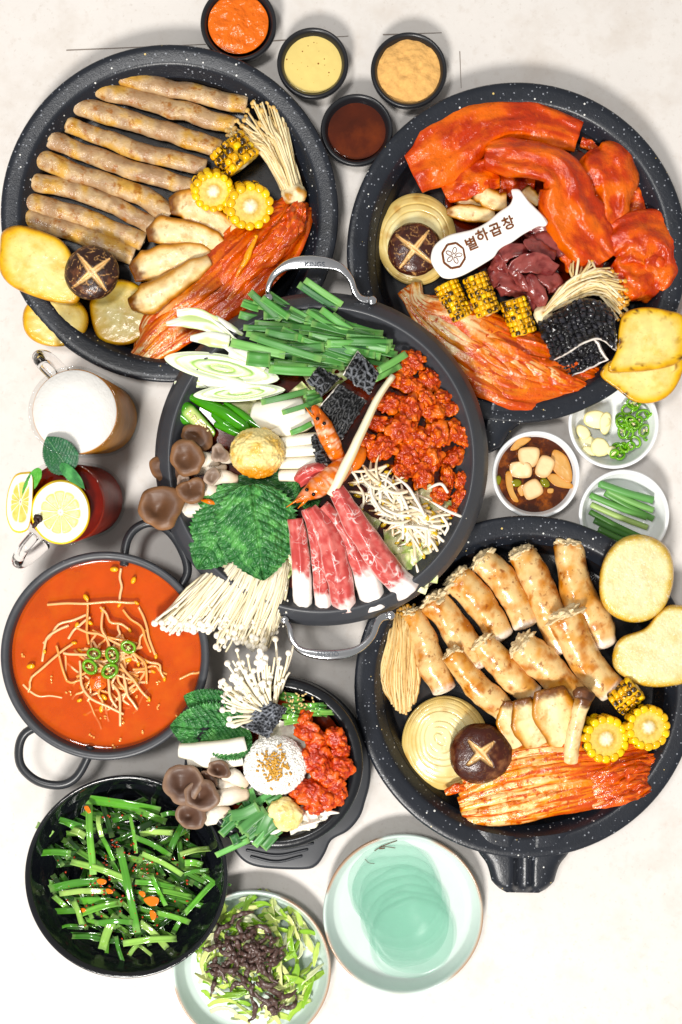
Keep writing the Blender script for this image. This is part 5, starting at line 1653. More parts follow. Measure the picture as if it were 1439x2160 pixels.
# green chillies
CHI = [([(175, 1060), (240, 1130), (330, 1230), (440, 1330)], [10, 17, 17, 12], True, 'split green chilli showing its seeds'), ([(240, 1010), (400, 1090), (560, 1170), (720, 1280)], [7, 13, 15, 13], False, 'longest glossy green chilli'),
       ([(570, 1090), (660, 1150), (760, 1230), (860, 1300)], [5, 8, 9, 8], False, 'thin green chilli beside the white mushrooms'), ([(110, 1180), (190, 1190), (280, 1260)], [9, 13, 9], False, 'short curled green chilli by the pot wall'),
       ([(500, 1270), (580, 1300), (690, 1340)], [7, 10, 8], False, 'green chilli half under the garlic ball'), ([(470, 1190), (560, 1260), (640, 1310)], [6, 10, 7], False, 'green chilli between the split one and the longest')]
for i, (p, r, split, lab) in enumerate(CHI):
    t = thing('green_chilli', cz('G', p)[0], lab + ', wide hot pot', 'chilli', 'green chillies in the hot pot')
    g = tube(cz('G', p, 4 if split else 2), r, m=28, n=16, wob=1, seed=i)
    c = np.tile(lin('3F8A1E'), (len(g['V']), 1))
    if split:
        c = mix(c, np.tile(lin('C9D88A'), (len(c), 1)), sm(.5, .9, np.sin(g['th'])) * sm(.25, .4, g['u']))
        g['V'][:, 2] -= sm(.6, .95, np.sin(g['th'])) * sm(.25, .4, g['u']) * 6
    g['col'] = c
    mk('chilli_flesh', g, f_chili, parent=t)
    if split:
        P = spline(cz('G', p, 4), 30)[12:28]
        rs = np.random.RandomState(3)
        scatter_seeds('chilli_seeds', [q + np.array([rs.uniform(-6, 6), rs.uniform(-6, 6), 11]) for q in P for _ in range(2)], 2.6, M('chilli_seed', base='EFE3B4', rough=.4), t, 5, asp=1.2)

# garlic ball
g = blob((543, 955, zc(543, 955, 22)), (57, 53, 44), sub=6, amp=.06, sc=.8, seed=5, fine=.07, fsc=9)
n1 = g['n']
g['col'] = mix(mix(np.tile(lin('EFDB9E'), (len(n1), 1)), np.tile(lin('E2BC6A'), (len(n1), 1)), sm(-.1, .5, fbm(n1 * 3, 3, 2))), np.tile(lin('D98A24'), (len(n1), 1)), sm(.35, .85, n1[:, 1]))
mk('garlic_ball', g, f_garlic, label='round ball of minced garlic in the wide hot pot', cat='garlic')

# oyster mushrooms
om = thing('oyster_mushroom_cluster', (380, 1010, 120), 'cluster of brown oyster mushrooms hanging over the pot wall', 'mushroom')
for i, (p, r) in enumerate([([(690, 900, 0), (560, 880, 4), (360, 880, 10), (250, 880, 14)], [13, 17, 19, 20]), ([(720, 760, 0), (640, 720, 6), (520, 700, 10), (450, 700, 14)], [11, 16, 16, 14]), ([(700, 470, 6), (600, 450, 12), (520, 440, 16)], [10, 15, 18]),
                            ([(860, 620, 2), (760, 600, 8), (660, 610, 12)], [10, 14, 16]), ([(830, 430, 2), (780, 440, 8), (740, 430, 14)], [8, 11, 12]), ([(760, 520, -4), (640, 520, -2), (500, 540, 0)], [8, 12, 12])]):
    oyster_stem(cz('F', p, -4), r, i, om)
OC = [((250, 540), 36, 6, .6, .8, .2), ((520, 250), 36, 10, .2, .8, .25), ((435, 440), 41, 34, .2, .9, .42), ((205, 855), 47, 38, -.2, 1.0, .42), ((465, 720), 27, 34, 1.2, 1.2, .4), ((650, 600), 20, 32, -.8, .8, .35), ((712, 395), 21, 34, .9, .85, .4), ((400, 640), 17, 26, .9, .8, .3)]
for i, ((x, y), r, lf, an, asp, cup) in enumerate(OC):
    p = cz('F', [(x, y, lf)])[0]
    pal = i in (5, 6, 7)
    oyster_cap(p, r, p[2], 40 + i, an, asp, cup, '7A6658' if pal else '5E4230', 'B8A494' if pal else '8A6548', om)
g = tube(cz('F', [(560, 800, 12), (620, 815, 14), (690, 830, 10)]), [3, 6, 3], m=10, n=8)
mk('carrot_stick', g, f_carrot, label='thin carrot stick under the oyster mushrooms', cat='carrot')

# perilla leaves
pg = 'perilla leaves in the hot pot'
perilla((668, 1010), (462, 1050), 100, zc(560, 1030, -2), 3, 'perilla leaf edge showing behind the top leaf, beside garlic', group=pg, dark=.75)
perilla((640, 1000), (660, 1080), 60, zc(650, 1040, 6), 6, 'perilla leaf with light serrated edge by the shrimp', group=pg, dark=1.0)
perilla((525, 1030), (416, 1200), 138, zc(500, 1110, 18), 4, 'perilla leaf second from the top, its tip over the enoki', group=pg, dark=1.0, cup=-.1, cols=('2E7034', '509848'))
perilla((530, 1022), (556, 1224), 168, zc(540, 1110, 44), 5, 'topmost crinkled perilla leaf in the hot pot', group=pg, quilt=4.6, bend=.22, cup=-.13, dark=1.0, cols=('2E7034', '58A04E'))

# tripe, black grey honeycomb
TP = [([(170, 440, 26), (270, 310, 26)], [(330, 640, 22), (540, 430, 28)], 'grey honeycomb tripe flap next to the chives', 51, (45, 40)), ([(570, 390, 40), (740, 110, 36)], [(890, 610, 26), (985, 370, 30)], 'grey honeycomb tripe with a white cut edge', 52, (56, 62)),
      ([(300, 760, 20), (520, 500, 36)], [(480, 1270, 6), (850, 700, 22)], 'darkest honeycomb tripe behind the shrimp', 53, (60, 90)), ([(210, 1100, 4), (240, 1080, 8)], [(290, 1420, 4), (400, 1420, 6)], 'narrow tripe edge standing below the shrimp head', 54, (18, 60))]
for i, (a, b, lab, sd_, sz) in enumerate(TP):
    A0, B0 = np.array(cz('A', a, 8)), np.array(cz('A', b, 8))

    def tfn(u, v, A0=A0, B0=B0, sd_=sd_):
        p = (A0[0] * (1 - u[..., None]) + A0[1] * u[..., None]) * (1 - v[..., None]) + (B0[0] * (1 - u[..., None]) + B0[1] * u[..., None]) * v[..., None]
        p = p.copy()
        p[..., 2] += 9 * np.sin(u * 3.1) + 5 * fbm(np.stack([u * 2, v * 2, u * 0 + sd_], -1), 2, sd_)
        return p
    honeycomb(tfn, 70, 70, lab + ', wide hot pot', sd_, thick=4, cell=12, hgt=8, cols=('101113', '66696E') if sd_ != 53 else ('0D0E0F', '3E3F42'), edges=('v0',) if sd_ != 52 else ('u1', 'v0'), ew=.04, size=sz)

# shrimps
for k, (p, r, lab) in enumerate([([(500, 1330, 8), (420, 1150, 22), (330, 960, 30), (250, 800, 30)], [17, 21, 19, 10], 'orange shrimp head pointing up beside the dark tripe'),
                                 ([(620, 1420, 4), (480, 1560, 20), (250, 1720, 26), (40, 1860, 24)], [20, 26, 22, 6], 'orange shrimp lying under the pale stick, over the beef')]):
    t = thing('shrimp', cz('A', p)[1], lab, 'shrimp', 'orange shrimps in the hot pot')
    g = tube(cz('A', p, 6), r, m=34, n=18, wob=1.2, seed=k, rough=1.4, rsc=9, flat=.8)
    f = fbm(g['V'] / 10, 3, k)
    sg = np.abs(((g['u'] * 6.5) % 1) - .5) * 2
    g['V'][:, 2] -= 2.2 * sm(.8, 1, sg) * (np.sin(g['th']) > 0)
    g['col'] = mix(np.tile(lin('DB7A42'), (len(f), 1)), np.tile(lin('EFC4A8'), (len(f), 1)), sm(-.1, .4, f))
    g['col'] = mix(g['col'], np.tile(lin('C4521A'), (len(f), 1)), np.maximum(sm(.7, 1, sg) * .7, sm(.55, .9, g['u']) * .6))
    mk('shell', g, f_shrimp, parent=t)
    P = spline(cz('A', p, 6), 30)
    for q in (-1, 1):
        e = P[22] + np.array([7 * q, 5 * q, 15])
        mk('eye', blob(e, 4.2, sub=2, amp=.05), f_eye, parent=t)
    for j in range(4):
        d = P[-1] - P[-6]; d = d / np.linalg.norm(d)
        s0 = P[-5 - j] + np.array([(-1) ** j * 5, 3, 4])
        g = tube([s0, s0 + d * 14 + np.array([(-1) ** j * 5, 2, 4]), s0 + d * 34 + np.array([(-1) ** j * 9, 5, -2])], [3.2, 2.2, .8], m=8, n=6)
        g['col'] = lin('E07A2E')
        mk('antenna', g, f_shrimp, parent=t)
g = blob(cz('A', [(740, 1370, 10)])[0], (17, 30, 14), sub=4, rot=.5, amp=.1, seed=3)
g['col'] = lin('E07A3C')
mk('shrimp_tail', g, f_shrimp, label='curled orange shrimp tail behind the pale stick', cat='shrimp')

# pale stick laid across
g = strip(cz('A', [(1160, 400, 34), (980, 660, 44), (790, 1060, 54), (640, 1380, 54), (430, 1800, 44)]), [13, 16, 19, 22, 20], 9, m=30, nw=9, edge=6, prof=lambda x, s: np.where(x < -.25, -.5 * (-.25 - x), 0), seed=2, wob=.8)
g['col'] = mix(np.tile(lin('F3EBCF'), (len(g['V']), 1)), np.tile(lin('C9B48A'), (len(g['V']), 1)), sm(-.15, -.45, -g['w']) * .0 + (g['w'] > .3) * .8)
mk('pale_stick', g, f_white, label='long pale cut stick lying across the middle of the hot pot', cat='vegetable')

# beef
BF = [([(150, 320, 14), (170, 480, 16), (190, 640, 14), (200, 820, 6), (200, 985, -4)], [32, 40, 42, 42, 40], 'shortest marbled beef slice with a white fat end by the enoki', .58, 'F3EEE6'),
      ([(225, 250, 22), (290, 440, 20), (330, 700, 14), (355, 985, -2)], [22, 30, 34, 38], 'second marbled beef slice from the perilla', .82, 'F4E4DE'),
      ([(340, 230, 20), (500, 420, 18), (640, 680, 12), (730, 970, -4)], [34, 42, 50, 60], 'fourth marbled beef slice, its wide end white', .66, 'F5EEE8'),
      ([(260, 240, 30), (380, 430, 28), (450, 680, 22), (510, 985, 2)], [24, 52, 58, 50], 'third marbled beef slice, rolled, on top of its neighbours', .9, 'F0D4CC'),
      ([(440, 110, 30), (600, 380, 32), (780, 640, 24), (970, 850, 6)], [36, 54, 58, 60], 'longest marbled beef slice beside the bean sprouts', .84, 'F5EAE6')]
for i, (p, w, lab, fat, fc) in enumerate(BF):
    g = strip(cz('I', p, 10), w, 5, m=50, nw=21, prof=lambda x, s: .48 * (1 - x ** 2) + .05 * np.sin(x * 7 + s * 5), seed=90 + i, wob=2.2, wsc=24, edge=4, edgewob=.08)
    f = fbm(g['V'] / 12, 3, i)
    c = mix(np.tile(lin('B8423E'), (len(f), 1)), np.tile(lin('CE6A62'), (len(f), 1)), sm(-.2, .4, f))
    c = mix(c, np.tile(lin(fc), (len(f), 1)), sm(fat - .05, fat + .05, g['u'] + .10 * f))
    c = mix(c, np.tile(lin('F2DAD2'), (len(f), 1)), sm(.90, 1, np.abs(g['w']) + .05 * f) * .6)
    g['col'] = c
    mk('beef_slice', g, f_beef, label=lab, cat='beef', group='marbled beef slices')
g = strip(cz('A', [(40, 1640, 16), (150, 1560, 24), (300, 1540, 24), (420, 1600, 18)]), [28, 40, 44, 30], 6, m=24, nw=13, prof=lambda x, s: .3 * np.sin(x * 4), seed=5, wob=2)
g['col'] = lin('BE4A46')
mk('beef_slice', g, f_beef, label='crumpled dark pink beef scrap under the shrimp', cat='beef', group='marbled beef slices')

# bean sprouts
rb = np.random.RandomState(55)
for i in range(150):
    t_ = rb.uniform()
    x, y = 752 + 160 * t_ + rb.uniform(-6, 40 + 40 * t_), 974 + 165 * t_ + rb.uniform(-10, 60 - 50 * t_) + rb.uniform(0, 30)
    if math.hypot(x - HC[0], y - HC[1]) > 268:
        x, y = HC[0] + (x - HC[0]) * .85, HC[1] + (y - HC[1]) * .85
    a = rb.uniform(-.5, 1.6) if rb.uniform() < .75 else rb.uniform(0, 6.3)
    L = rb.uniform(46, 96)
    k = rb.uniform(-.9, .9)
    lf = rb.uniform(0, 26)
    pts = []
    for s in np.linspace(-.5, .5, 5):
        aa = a + k * s
        pts.append((x + L * s * math.cos(aa), y + L * s * math.sin(aa), zc(x, y, lf + rb.uniform(-2, 3) - 10 * abs(s))))
    sprout(pts, rb.uniform(2.6, 4.0), 900 + i, head=rb.uniform() < .4, label='pale bean sprout in the tangle beside the beef slices', group='bean sprouts in the hot pot', cols=(['EADFC8', 'E2D2B4', 'F0E8D8'][i % 3], 'D8B44C'))
for i, p in enumerate([[(865, 10, 20), (960, 90, 28), (1030, 200, 28), (1080, 300, 22)], [(1120, 190, 24), (1230, 260, 26), (1380, 320, 18)], [(690, 40, 16), (700, 150, 22), (760, 260, 22)], [(1180, 270, 16), (1250, 370, 18), (1230, 430, 14)], [(1100, 110, 18), (1200, 70, 22), (1250, 130, 16)],
                       [(1020, 640, 14), (1040, 720, 12), (1060, 800, 4)]]):
    sprout(cz('I', p, 4), 3.4, 1010 + i, head=False, label='single bean sprout straying from the tangle, wide hot pot', group='stray bean sprouts in the hot pot')


# raw enoki hanging over the wall
def enH(rs, i):
    o = rs.uniform(-1, 1)
    q = rs.uniform() ** .8
    base = np.array([535 + o * 78, 1172 + abs(o) * 10 + rs.uniform(0, 16)])
    L = 100 + 96 * q + (10 if o < .2 else -10)
    ang = math.radians(118 - 12 * o + rs.uniform(-7, 7)) + (-.02 if o < -.5 else 0)
    tip = base + L * np.array([math.cos(ang) * (1.0 + .05 * (o < -.4)), math.sin(ang)])
    if tip[0] < 452 and tip[1] > 1330:
        tip[1] -= 30
    mid = base * .5 + tip * .5 + np.array([4 * rs.uniform(-1, 1) + 6, -6])
    lift = rs.uniform(-16, 6)
    zb = zc(base[0], base[1], lift)
    return [(base[0], base[1], zb), (mid[0], mid[1], zb + 12), (tip[0] * .7 + mid[0] * .3, tip[1] * .7 + mid[1] * .3, zb + 4), (tip[0], tip[1], zb - 8 + rs.uniform(-8, 10))]


en = enoki_bunch('white raw enoki bunch hanging out over the wall of the wide hot pot', enH, 310, 3.0, 6.2, ('F1E8D2', 'E7DBBC', 'F6F0E2'), (500, 1250, 110), f_enoki, 8)
rs = np.random.RandomState(5)
scatter_seeds('tiny_caps', [(rs.uniform(440, 610), rs.uniform(1225, 1330), zc(520, 1260, 24)) for _ in range(40)], 2.6, M('enoki_tiny_cap', base='F6F0E2', rough=.4), en, 6, asp=1.1)
# ---------------------------------------------------------------- soup
m_soup = M('orange_soup', base='D65408', rough=.05, var=(60, .16), spots=[(50, .5, .72, 'E26E12', .7), (22, .60, .75, 'BE4206', .35)], bump=[(40, .05)], alpha=.6)
m_soup2 = M('soup_depth', base='C63E08', rough=.6, var=(40, .25), spots=[(36, .52, .7, 'E8701A', .5)])
soup = thing('soup', (221, 1384, 90), 'orange red soup filling the round pot', 'soup')
mk('soup_surface', lathe([(0, 112), (100, 112), (190, 112), (198.5, 112), (201.5, 113.6)], sp_at, sp_z, 96, closed=False), m_soup, parent=soup, img=False)
mk('soup_depth', lathe([(0, 104), (100, 104), (197, 104)], sp_at, sp_z, 64, closed=False), m_soup2, parent=soup, img=False)
rq = np.random.RandomState(9)
SP = [[(185, 250, 2), (340, 245, 7), (520, 240, 5)], [(340, 220, 3), (340, 300, 8), (345, 400, 5)], [(470, 110, 0), (470, 180, 3), (465, 240, 0)], [(390, 260, 5), (430, 320, 9), (500, 340, 4)], [(480, 270, 3), (550, 340, 6), (590, 430, 1)], [(265, 330, 2), (180, 380, 3), (165, 470, 0)],
      [(110, 590, 0), (120, 540, 3), (220, 450, 5), (280, 400, 2)], [(220, 410, 4), (240, 480, 8), (260, 550, 3)], [(310, 470, 6), (320, 560, 10), (360, 620, 9), (480, 680, 4)], [(300, 340, 5), (390, 370, 12), (480, 410, 14), (540, 470, 8)], [(360, 350, 6), (440, 380, 14), (530, 400, 8)],
      [(420, 530, 10), (430, 600, 12), (450, 650, 6)], [(470, 480, 14), (520, 550, 12), (580, 610, 5)], [(490, 420, 14), (560, 470, 10), (570, 560, 4)], [(440, 560, 8), (470, 620, 8), (470, 720, 2)], [(550, 460, 6), (620, 480, 6), (640, 530, 1)], [(400, 540, 12), (390, 600, 10), (400, 660, 4)],
      [(250, 440, 5), (310, 440, 10), (380, 450, 14)], [(330, 420, 10), (410, 440, 15), (500, 430, 12), (560, 470, 6)], [(300, 530, 6), (360, 500, 12), (430, 500, 16)], [(480, 520, 13), (500, 600, 9), (530, 660, 2)], [(380, 480, 15), (440, 520, 15), (520, 540, 8)], [(260, 545, 3), (300, 550, 5), (330, 540, 5)],
      [(350, 300, 5), (300, 330, 5), (270, 380, 2)], [(540, 260, 1), (570, 340, 2), (600, 440, 0)], [(700, 540, -2), (750, 520, 0), (790, 505, -1)], [(170, 400, -2), (230, 330, 0), (330, 290, -1)], [(430, 420, 16), (400, 350, 12), (400, 280, 5)], [(520, 500, 8), (600, 490, 2), (650, 520, -2)], [(90, 560, -3), (150, 610, -3), (240, 610, -3)]]
for q_ in range(56):
    x_, y_, a_ = rq.normal(425, 62), rq.normal(495, 66), rq.uniform(0, 6.3)
    k_, l_ = rq.uniform(-1.1, 1.1), rq.uniform(90, 180)
    h_ = max(-4.0, 13 - math.hypot(x_ - 430, y_ - 490) / 12) + rq.uniform(-3, 2)
    SP.append([(x_ + l_ * s_ * math.cos(a_ + k_ * s_), y_ + l_ * s_ * math.sin(a_ + k_ * s_), h_ - 14 * abs(s_)) for s_ in (-.5, -.2, .2, .5)])
for i, p in enumerate(SP):
    P = cr(5, [(a, b, 113 + c) for a, b, c in p])
    P = [np.array(P[0])] + [np.array(x_) + np.array([rq.uniform(-3, 3), rq.uniform(-3, 3), 0]) for k_ in range(len(P) - 1) for x_ in (P[k_] * .5 + P[k_ + 1] * .5, P[k_ + 1])]
    sprout(P, 2.9, 1100 + i, head=i % 3 == 0 or i in (2, 6), label='bean sprout floating in the middle of the orange soup', group='bean sprouts in the soup', cols=(['EDB480', 'E8A468', 'F0C294'][i % 3], 'EDA62A'), tail=False)
for i, (x, y, hs) in enumerate([(445, 112, 9), (335, 222, 8), (520, 155, 8), (120, 490, 9), (398, 470, 8), (300, 330, 7), (500, 465, 8), (405, 610, 8), (395, 655, 8), (310, 622, 6), (350, 320, 7), (174, 432, 5)]):
    p = cr(5, [(x, y)], 117)[0]
    g = blob(p, (hs, hs * .62, hs * .5), sub=3, rot=i, amp=.08, seed=i)
    g['col'] = lin('F0AE30')
    mk('sprout_bean', g, f_sprout, label='yellow bean head floating in the orange soup', cat='bean sprout', group='bean heads in the soup')
g = blob(cr(5, [(385, 550)], 122)[0], (18, 20, 8), sub=4, rot=.3, amp=.25, seed=2)
g['col'] = lin('DC6A34')
mk('kimchi_scrap', g, f_kim, label='orange kimchi scrap below the chilli rings in the soup', cat='kimchi')


def chilli_ring(p, R, ang, seed, label, group, tilt=.35, seeds=True, w=None):
    t = thing('chilli_ring', (p[0], p[1], p[2] - 4), label, 'chilli', group)
    a = np.linspace(0, 2 * math.pi, 13)
    rs = np.random.RandomState(seed)
    pts = [(p[0] + R * math.cos(x) * math.cos(ang) - R * .75 * math.sin(x) * math.sin(ang), p[1] + R * math.cos(x) * math.sin(ang) + R * .75 * math.sin(x) * math.cos(ang), p[2] + R * tilt * math.sin(x + seed)) for x in a]
    g = tube(pts, w or R * .26, m=28, n=8, cap=.1, flat=1.5)
    g['col'] = mix(np.tile(lin('3E8E1C'), (len(g['V']), 1)), np.tile(lin('A8CC5C'), (len(g['V']), 1)), sm(.2, .9, np.abs(np.sin(g['th'])) * (rs.uniform(.6, 1))) * .5)
    mk('ring_flesh', g, f_chili, parent=t)
    if seeds:
        g = blob((p[0], p[1], p[2] - 1), (R * .32, R * .22, R * .3), sub=2, rot=ang, amp=.2, seed=seed)
        g['col'] = lin('C9D88A')
        mk('ring_core', g, f_chili, parent=t)
        scatter_seeds('chilli_seeds', [(p[0] + rs.uniform(-.55, .55) * R, p[1] + rs.uniform(-.45, .45) * R, p[2] + 2) for _ in range(5)], max(1.6, R * .11), MATS['chilli_seed'], t, seed, asp=1.2)


for i, (x, y, R, an) in enumerate([(366, 440, 13, .2), (437, 445, 15, 1.2), (350, 492, 15, .8), (428, 508, 16, 2.6), (500, 415, 14, .4)]):
    p = cr(5, [(x, y)], 134)[0]
    chilli_ring(p, R, an, i, 'green chilli ring on top of the soup sprouts', 'chilli rings on the soup')
rs = np.random.RandomState(3)
m_oil = M('oil_bead', base='F2B070', rough=.03, coat=1)
scatter_seeds('oil_beads', [(*cr(5, [(x + rs.uniform(-14, 14), y + rs.uniform(-14, 14))], 0)[0][:2], 113) for x, y in [(355, 755), (480, 780), (405, 690), (620, 650), (480, 700), (520, 600), (90, 450), (580, 630), (620, 560), (440, 800), (560, 745), (700, 690), (270, 600), (210, 540)] for _ in range(3)], 2.6, m_oil, soup, 2, asp=1.4)

# ---------------------------------------------------------------- rice pot contents
BC = np.array([584, 1612.0])


def zb(x, y, lift=0.0):
    return 140 + 18 * max(0.0, 1 - (math.hypot(x - BC[0], y - BC[1]) / 160) ** 2) + lift


def cb(pts, lift=0.0):
    P = cr('C', [(p[0], p[1]) for p in pts], 0)
    return [(a[0], a[1], zb(a[0], a[1], (p[2] if len(p) > 2 else 0) + lift)) for a, p in zip(P, pts)]


mk('rice_pot_broth', lathe([(0, 122), (80, 122), (150, 122)], sb_at, 122, 48, closed=False), broth_mat, img=False, label='dark red broth at the bottom edge of the clay rice pot', cat='broth')
for i, (x, y, r, lf) in enumerate([(960, 1190, 24, 2), (1020, 1210, 26, 0), (900, 1230, 26, -6), (1060, 1180, 18, 2), (700, 900, 50, -16), (800, 700, 50, -18), (1000, 1000, 40, -18)]):
    p = cb([(x, y, lf)])[0]
    cabbage_piece(p, r, p[2], 130 + i, 'white cabbage shred under the garlic, clay rice pot', 'cabbage in the clay rice pot', cols=('F2EEE2', 'E6E4D0'))
# greens at the back
for i in range(22):
    x, y = rs.uniform(810, 1090), 0
    y = rs.uniform(390, 500) + (x - 810) * .12
    if i > 16:
        x, y = rs.uniform(815, 890), rs.uniform(510, 620)
    L = rs.uniform(70, 170)
    a = rs.uniform(-.2, .45)
    P = cb([(x - L / 2 * math.cos(a), y - L / 2 * math.sin(a), 2), (x, y, 10), (x + L / 2 * math.cos(a), y + L / 2 * math.sin(a), 2)], 4)
    blade(P, rs.uniform(10, 17), 1200 + i, wet=True, fold=.4, name='green_stalk', label='glossy seasoned green stalk at the back of the clay rice pot', group='green stalks in the clay rice pot', col_=['5E9C3A', '3E7A28', '77AE48'][i % 3])
gs = thing('sesame_sprinkle', cb([(900, 460, 10)])[0], 'sesame seeds sprinkled on the greens in the clay pot', 'sesame')
scatter_seeds('sesame_seeds', [np.array(cb([(rs.uniform(820, 1010), rs.uniform(380, 500), 18)])[0]) for _ in range(26)], 2.2, f_seed, gs, 3)
# tripe
A0, B0 = np.array(cb([(530, 600, 22), (700, 430, 30)])), np.array(cb([(700, 680, 22), (830, 480, 26)]))


def tfn(u, v):
    uu, vv = u[..., None], v[..., None]
    p = (A0[0] * (1 - uu) + A0[1] * uu) * (1 - vv) + (B0[0] * (1 - uu) + B0[1] * uu) * vv
    p = p.copy()
    p[..., 2] += 14 * np.sin(v * 2.6) + 4 * fbm(np.stack([u * 3, v * 3, u * 0], -1), 2, 3)
    return p


honeycomb(tfn, 80, 70, 'grey honeycomb tripe in front of the small enoki bunch', 61, thick=4, cell=9, hgt=5.5, cols=('2A2C31', '7E828A'), edges=(), size=(76, 58))
# rice with sesame
rice = thing('rice_mound', (604, 1618, 150), 'round mound of white rice topped with sesame seeds', 'rice')
rc_ = np.array(cb([(752, 860)])[0])
g = blob((rc_[0], rc_[1], rc_[2] + 4), (66, 63, 34), sub=5, amp=.03, sc=.5, seed=8)
g['col'] = lin('E9E7E0')
mk('rice_core', g, M('rice_core', base='EDEBE4', rough=.5, bump=[(6, .8)]), parent=rice)
N_, _t = ico(5)
sel = N_[(N_[:, 2] > -.1)]
sel = sel[rs.permutation(len(sel))[:1500]]
grains = []
base_n, base_t = ico(1)
vs, ts = [], []
for q, n_ in enumerate(sel):
    p = rc_ + np.array([0, 0, 4]) + n_ * np.array([66, 63, 34]) * rs.uniform(.97, 1.01) + rs.normal(0, .5, 3)
    ax_ = np.cross(n_, rs.normal(0, 1, 3)); ax_ /= np.linalg.norm(ax_)
    b2 = np.cross(n_, ax_)
    vs.append(p + base_n[:, :1] * ax_ * 6.0 + base_n[:, 1:2] * b2 * 2.6 + base_n[:, 2:] * n_ * 1.5)
    ts.append(base_t + q * len(base_n))
mk('rice_grains', dict(V=np.concatenate(vs), T=np.concatenate(ts)), f_rice, parent=rice, kind='stuff')
scatter_seeds('sesame_seeds', [(rc_[0] + x, rc_[1] + y, rc_[2] + 7 + 34 * math.sqrt(max(0, 1 - (x * x + y * y) / 4200))) for x, y in zip(rs.normal(-2, 15, 130), rs.normal(0, 17, 130))], 2.5, M('toasted_sesame', base='C89A50', rough=.4, var=(4, .25)), rice, 4)
# red chunks
for i, (x, y, r) in enumerate([(980, 640, 34), (940, 560, 24), (1030, 700, 28), (1150, 680, 28), (1180, 760, 22), (1030, 820, 36), (960, 800, 24), (1180, 870, 30), (1110, 940, 34), (1060, 900, 26), (980, 1040, 36), (1080, 1060, 32), (1020, 1120, 28), (1160, 1050, 24), (1150, 990, 24), (900, 1050, 20), (1215, 780, 14)]):
    p = cb([(x, y, rr_.uniform(4, 14))])[0]
    chunk(p, (r * rr_.uniform(.9, 1.1), r * rr_.uniform(.65, .85), r * .6), 650 + i, 'red seasoned meat piece between the rice and the clay pot wall', 'red meat pieces in the clay rice pot', rot=rr_.uniform(0, 3), amp=.3, base='BC3408', hi='DA5A18')
# garlic
g = blob(cb([(815, 1175, 14)])[0], (40, 34, 24), sub=5, amp=.22, sc=.6, seed=15, fine=.09, fsc=6, rot=.5)
g['col'] = mix(np.tile(lin('E8CC84'), (len(g['V']), 1)), np.tile(lin('F2E0A8'), (len(g['V']), 1)), sm(-.2, .4, g['q']))
mk('garlic_dollop', g, f_garlic, label='small dollop of minced garlic below the rice mound', cat='garlic')
for i, p in enumerate([[(680, 1295, 8), (740, 1300, 14), (820, 1270, 10)], [(1050, 1180, 10), (1110, 1170, 12), (1175, 1172, 8)], [(860, 1270, 4), (950, 1260, 8), (1060, 1220, 4)]]):
    g = strip(cb(p, 6), [4, 10, 3], 3, m=12, nw=5)
    g['col'] = lin('F3F0E6')
    mk('onion_sliver', g, f_white, label='white onion sliver beside the garlic dollop', cat='onion', group='onion slivers in the clay rice pot')
# chives cut, heaped
for i in range(46):
    x, y = rs.normal(620, 80), rs.normal(1210, 75)
    x, y = np.clip(x, 430, 800), np.clip(y, 1060, 1360)
    a = math.radians(rs.normal(-48, 16)) if i > 10 else math.radians(rs.normal(70, 15))
    L = rs.uniform(90, 190) if i % 3 else 60
    dx, dy = L / 2 * math.cos(a), L / 2 * math.sin(a)
    lf = 2 + i * .5
    P = cb([(x - dx, y - dy, lf - 2), (x, y, lf), (x + dx, y + dy, lf - 2)])
    blade(P, rs.uniform(15, 24), 1300 + i, fold=.25, label='cut chive piece in the bunch below the rice mound', group='chive pieces in the clay rice pot', col_=['3E7A38', '2F6A33', '4C8C46', '5A9A50'][i % 4])
blade(cb([(580, 1350, 16), (470, 1400, 14), (362, 1450, 6)]), 13, 1390, fold=.2, label='single chive blade reaching out over the black bowl', group=None, col_='5EA04A')
for x, p in enumerate([[(690, 1150, 24), (600, 1220, 26), (520, 1290, 20)], [(720, 1180, 24), (680, 1250, 22), (650, 1330, 14)], [(640, 1130, 26), (540, 1180, 22), (450, 1190, 12)]]):
    blade(cb(p, 6), 24, 1395 + x, fold=.2, label='broad chive piece on top of the bunch below the rice', group='broad chive pieces in the clay rice pot', col_='4C8446')
# white slices and oyster mushrooms
for i, (p, w, lab) in enumerate([([(120, 760, 4), (240, 770, 12), (400, 760, 14), (560, 720, 8)], [30, 44, 44, 34], 'upper white mushroom slice under the perilla'), ([(180, 830, 2), (300, 820, 10), (420, 830, 12), (540, 820, 8)], [24, 36, 30, 26], 'lower white mushroom slice above the oyster mushrooms')]):
    g = strip(cb(p, 10), w, 13, m=24, nw=13, prof=lambda x, s: .22 * (1 - x ** 2), edge=3, seed=i, wob=1)
    g['col'] = mix(np.tile(lin('F0ECDF'), (len(g['V']), 1)), np.tile(lin('CDBE9C'), (len(g['V']), 1)), sm(.8, 1., np.abs(g['w'])) * .8)
    mk('white_mushroom_slice', g, f_white, label=lab + ', clay pot', cat='mushroom', group='white mushroom slices in the clay pot')
om = thing('oyster_mushroom_cluster', (430, 1670, 130), 'cluster of oyster mushrooms leaning out of the clay pot', 'mushroom')
for i, (p, r) in enumerate([([(560, 1050, 4), (450, 1060, 8), (340, 1080, 6), (280, 1090, 2)], [14, 19, 17, 12]), ([(560, 990, 4), (480, 930, 8), (420, 910, 6)], [10, 16, 16]), ([(450, 1160, 2), (360, 1170, 6), (290, 1180, 2)], [10, 16, 14]), ([(440, 1200, -2), (360, 1210, 2), (300, 1230, 0)], [8, 12, 10]), ([(540, 1020, 2), (440, 1000, 2), (360, 970, 0)], [10, 12, 10])]):
    oyster_stem(cb(p, 0), r, 20 + i, om)
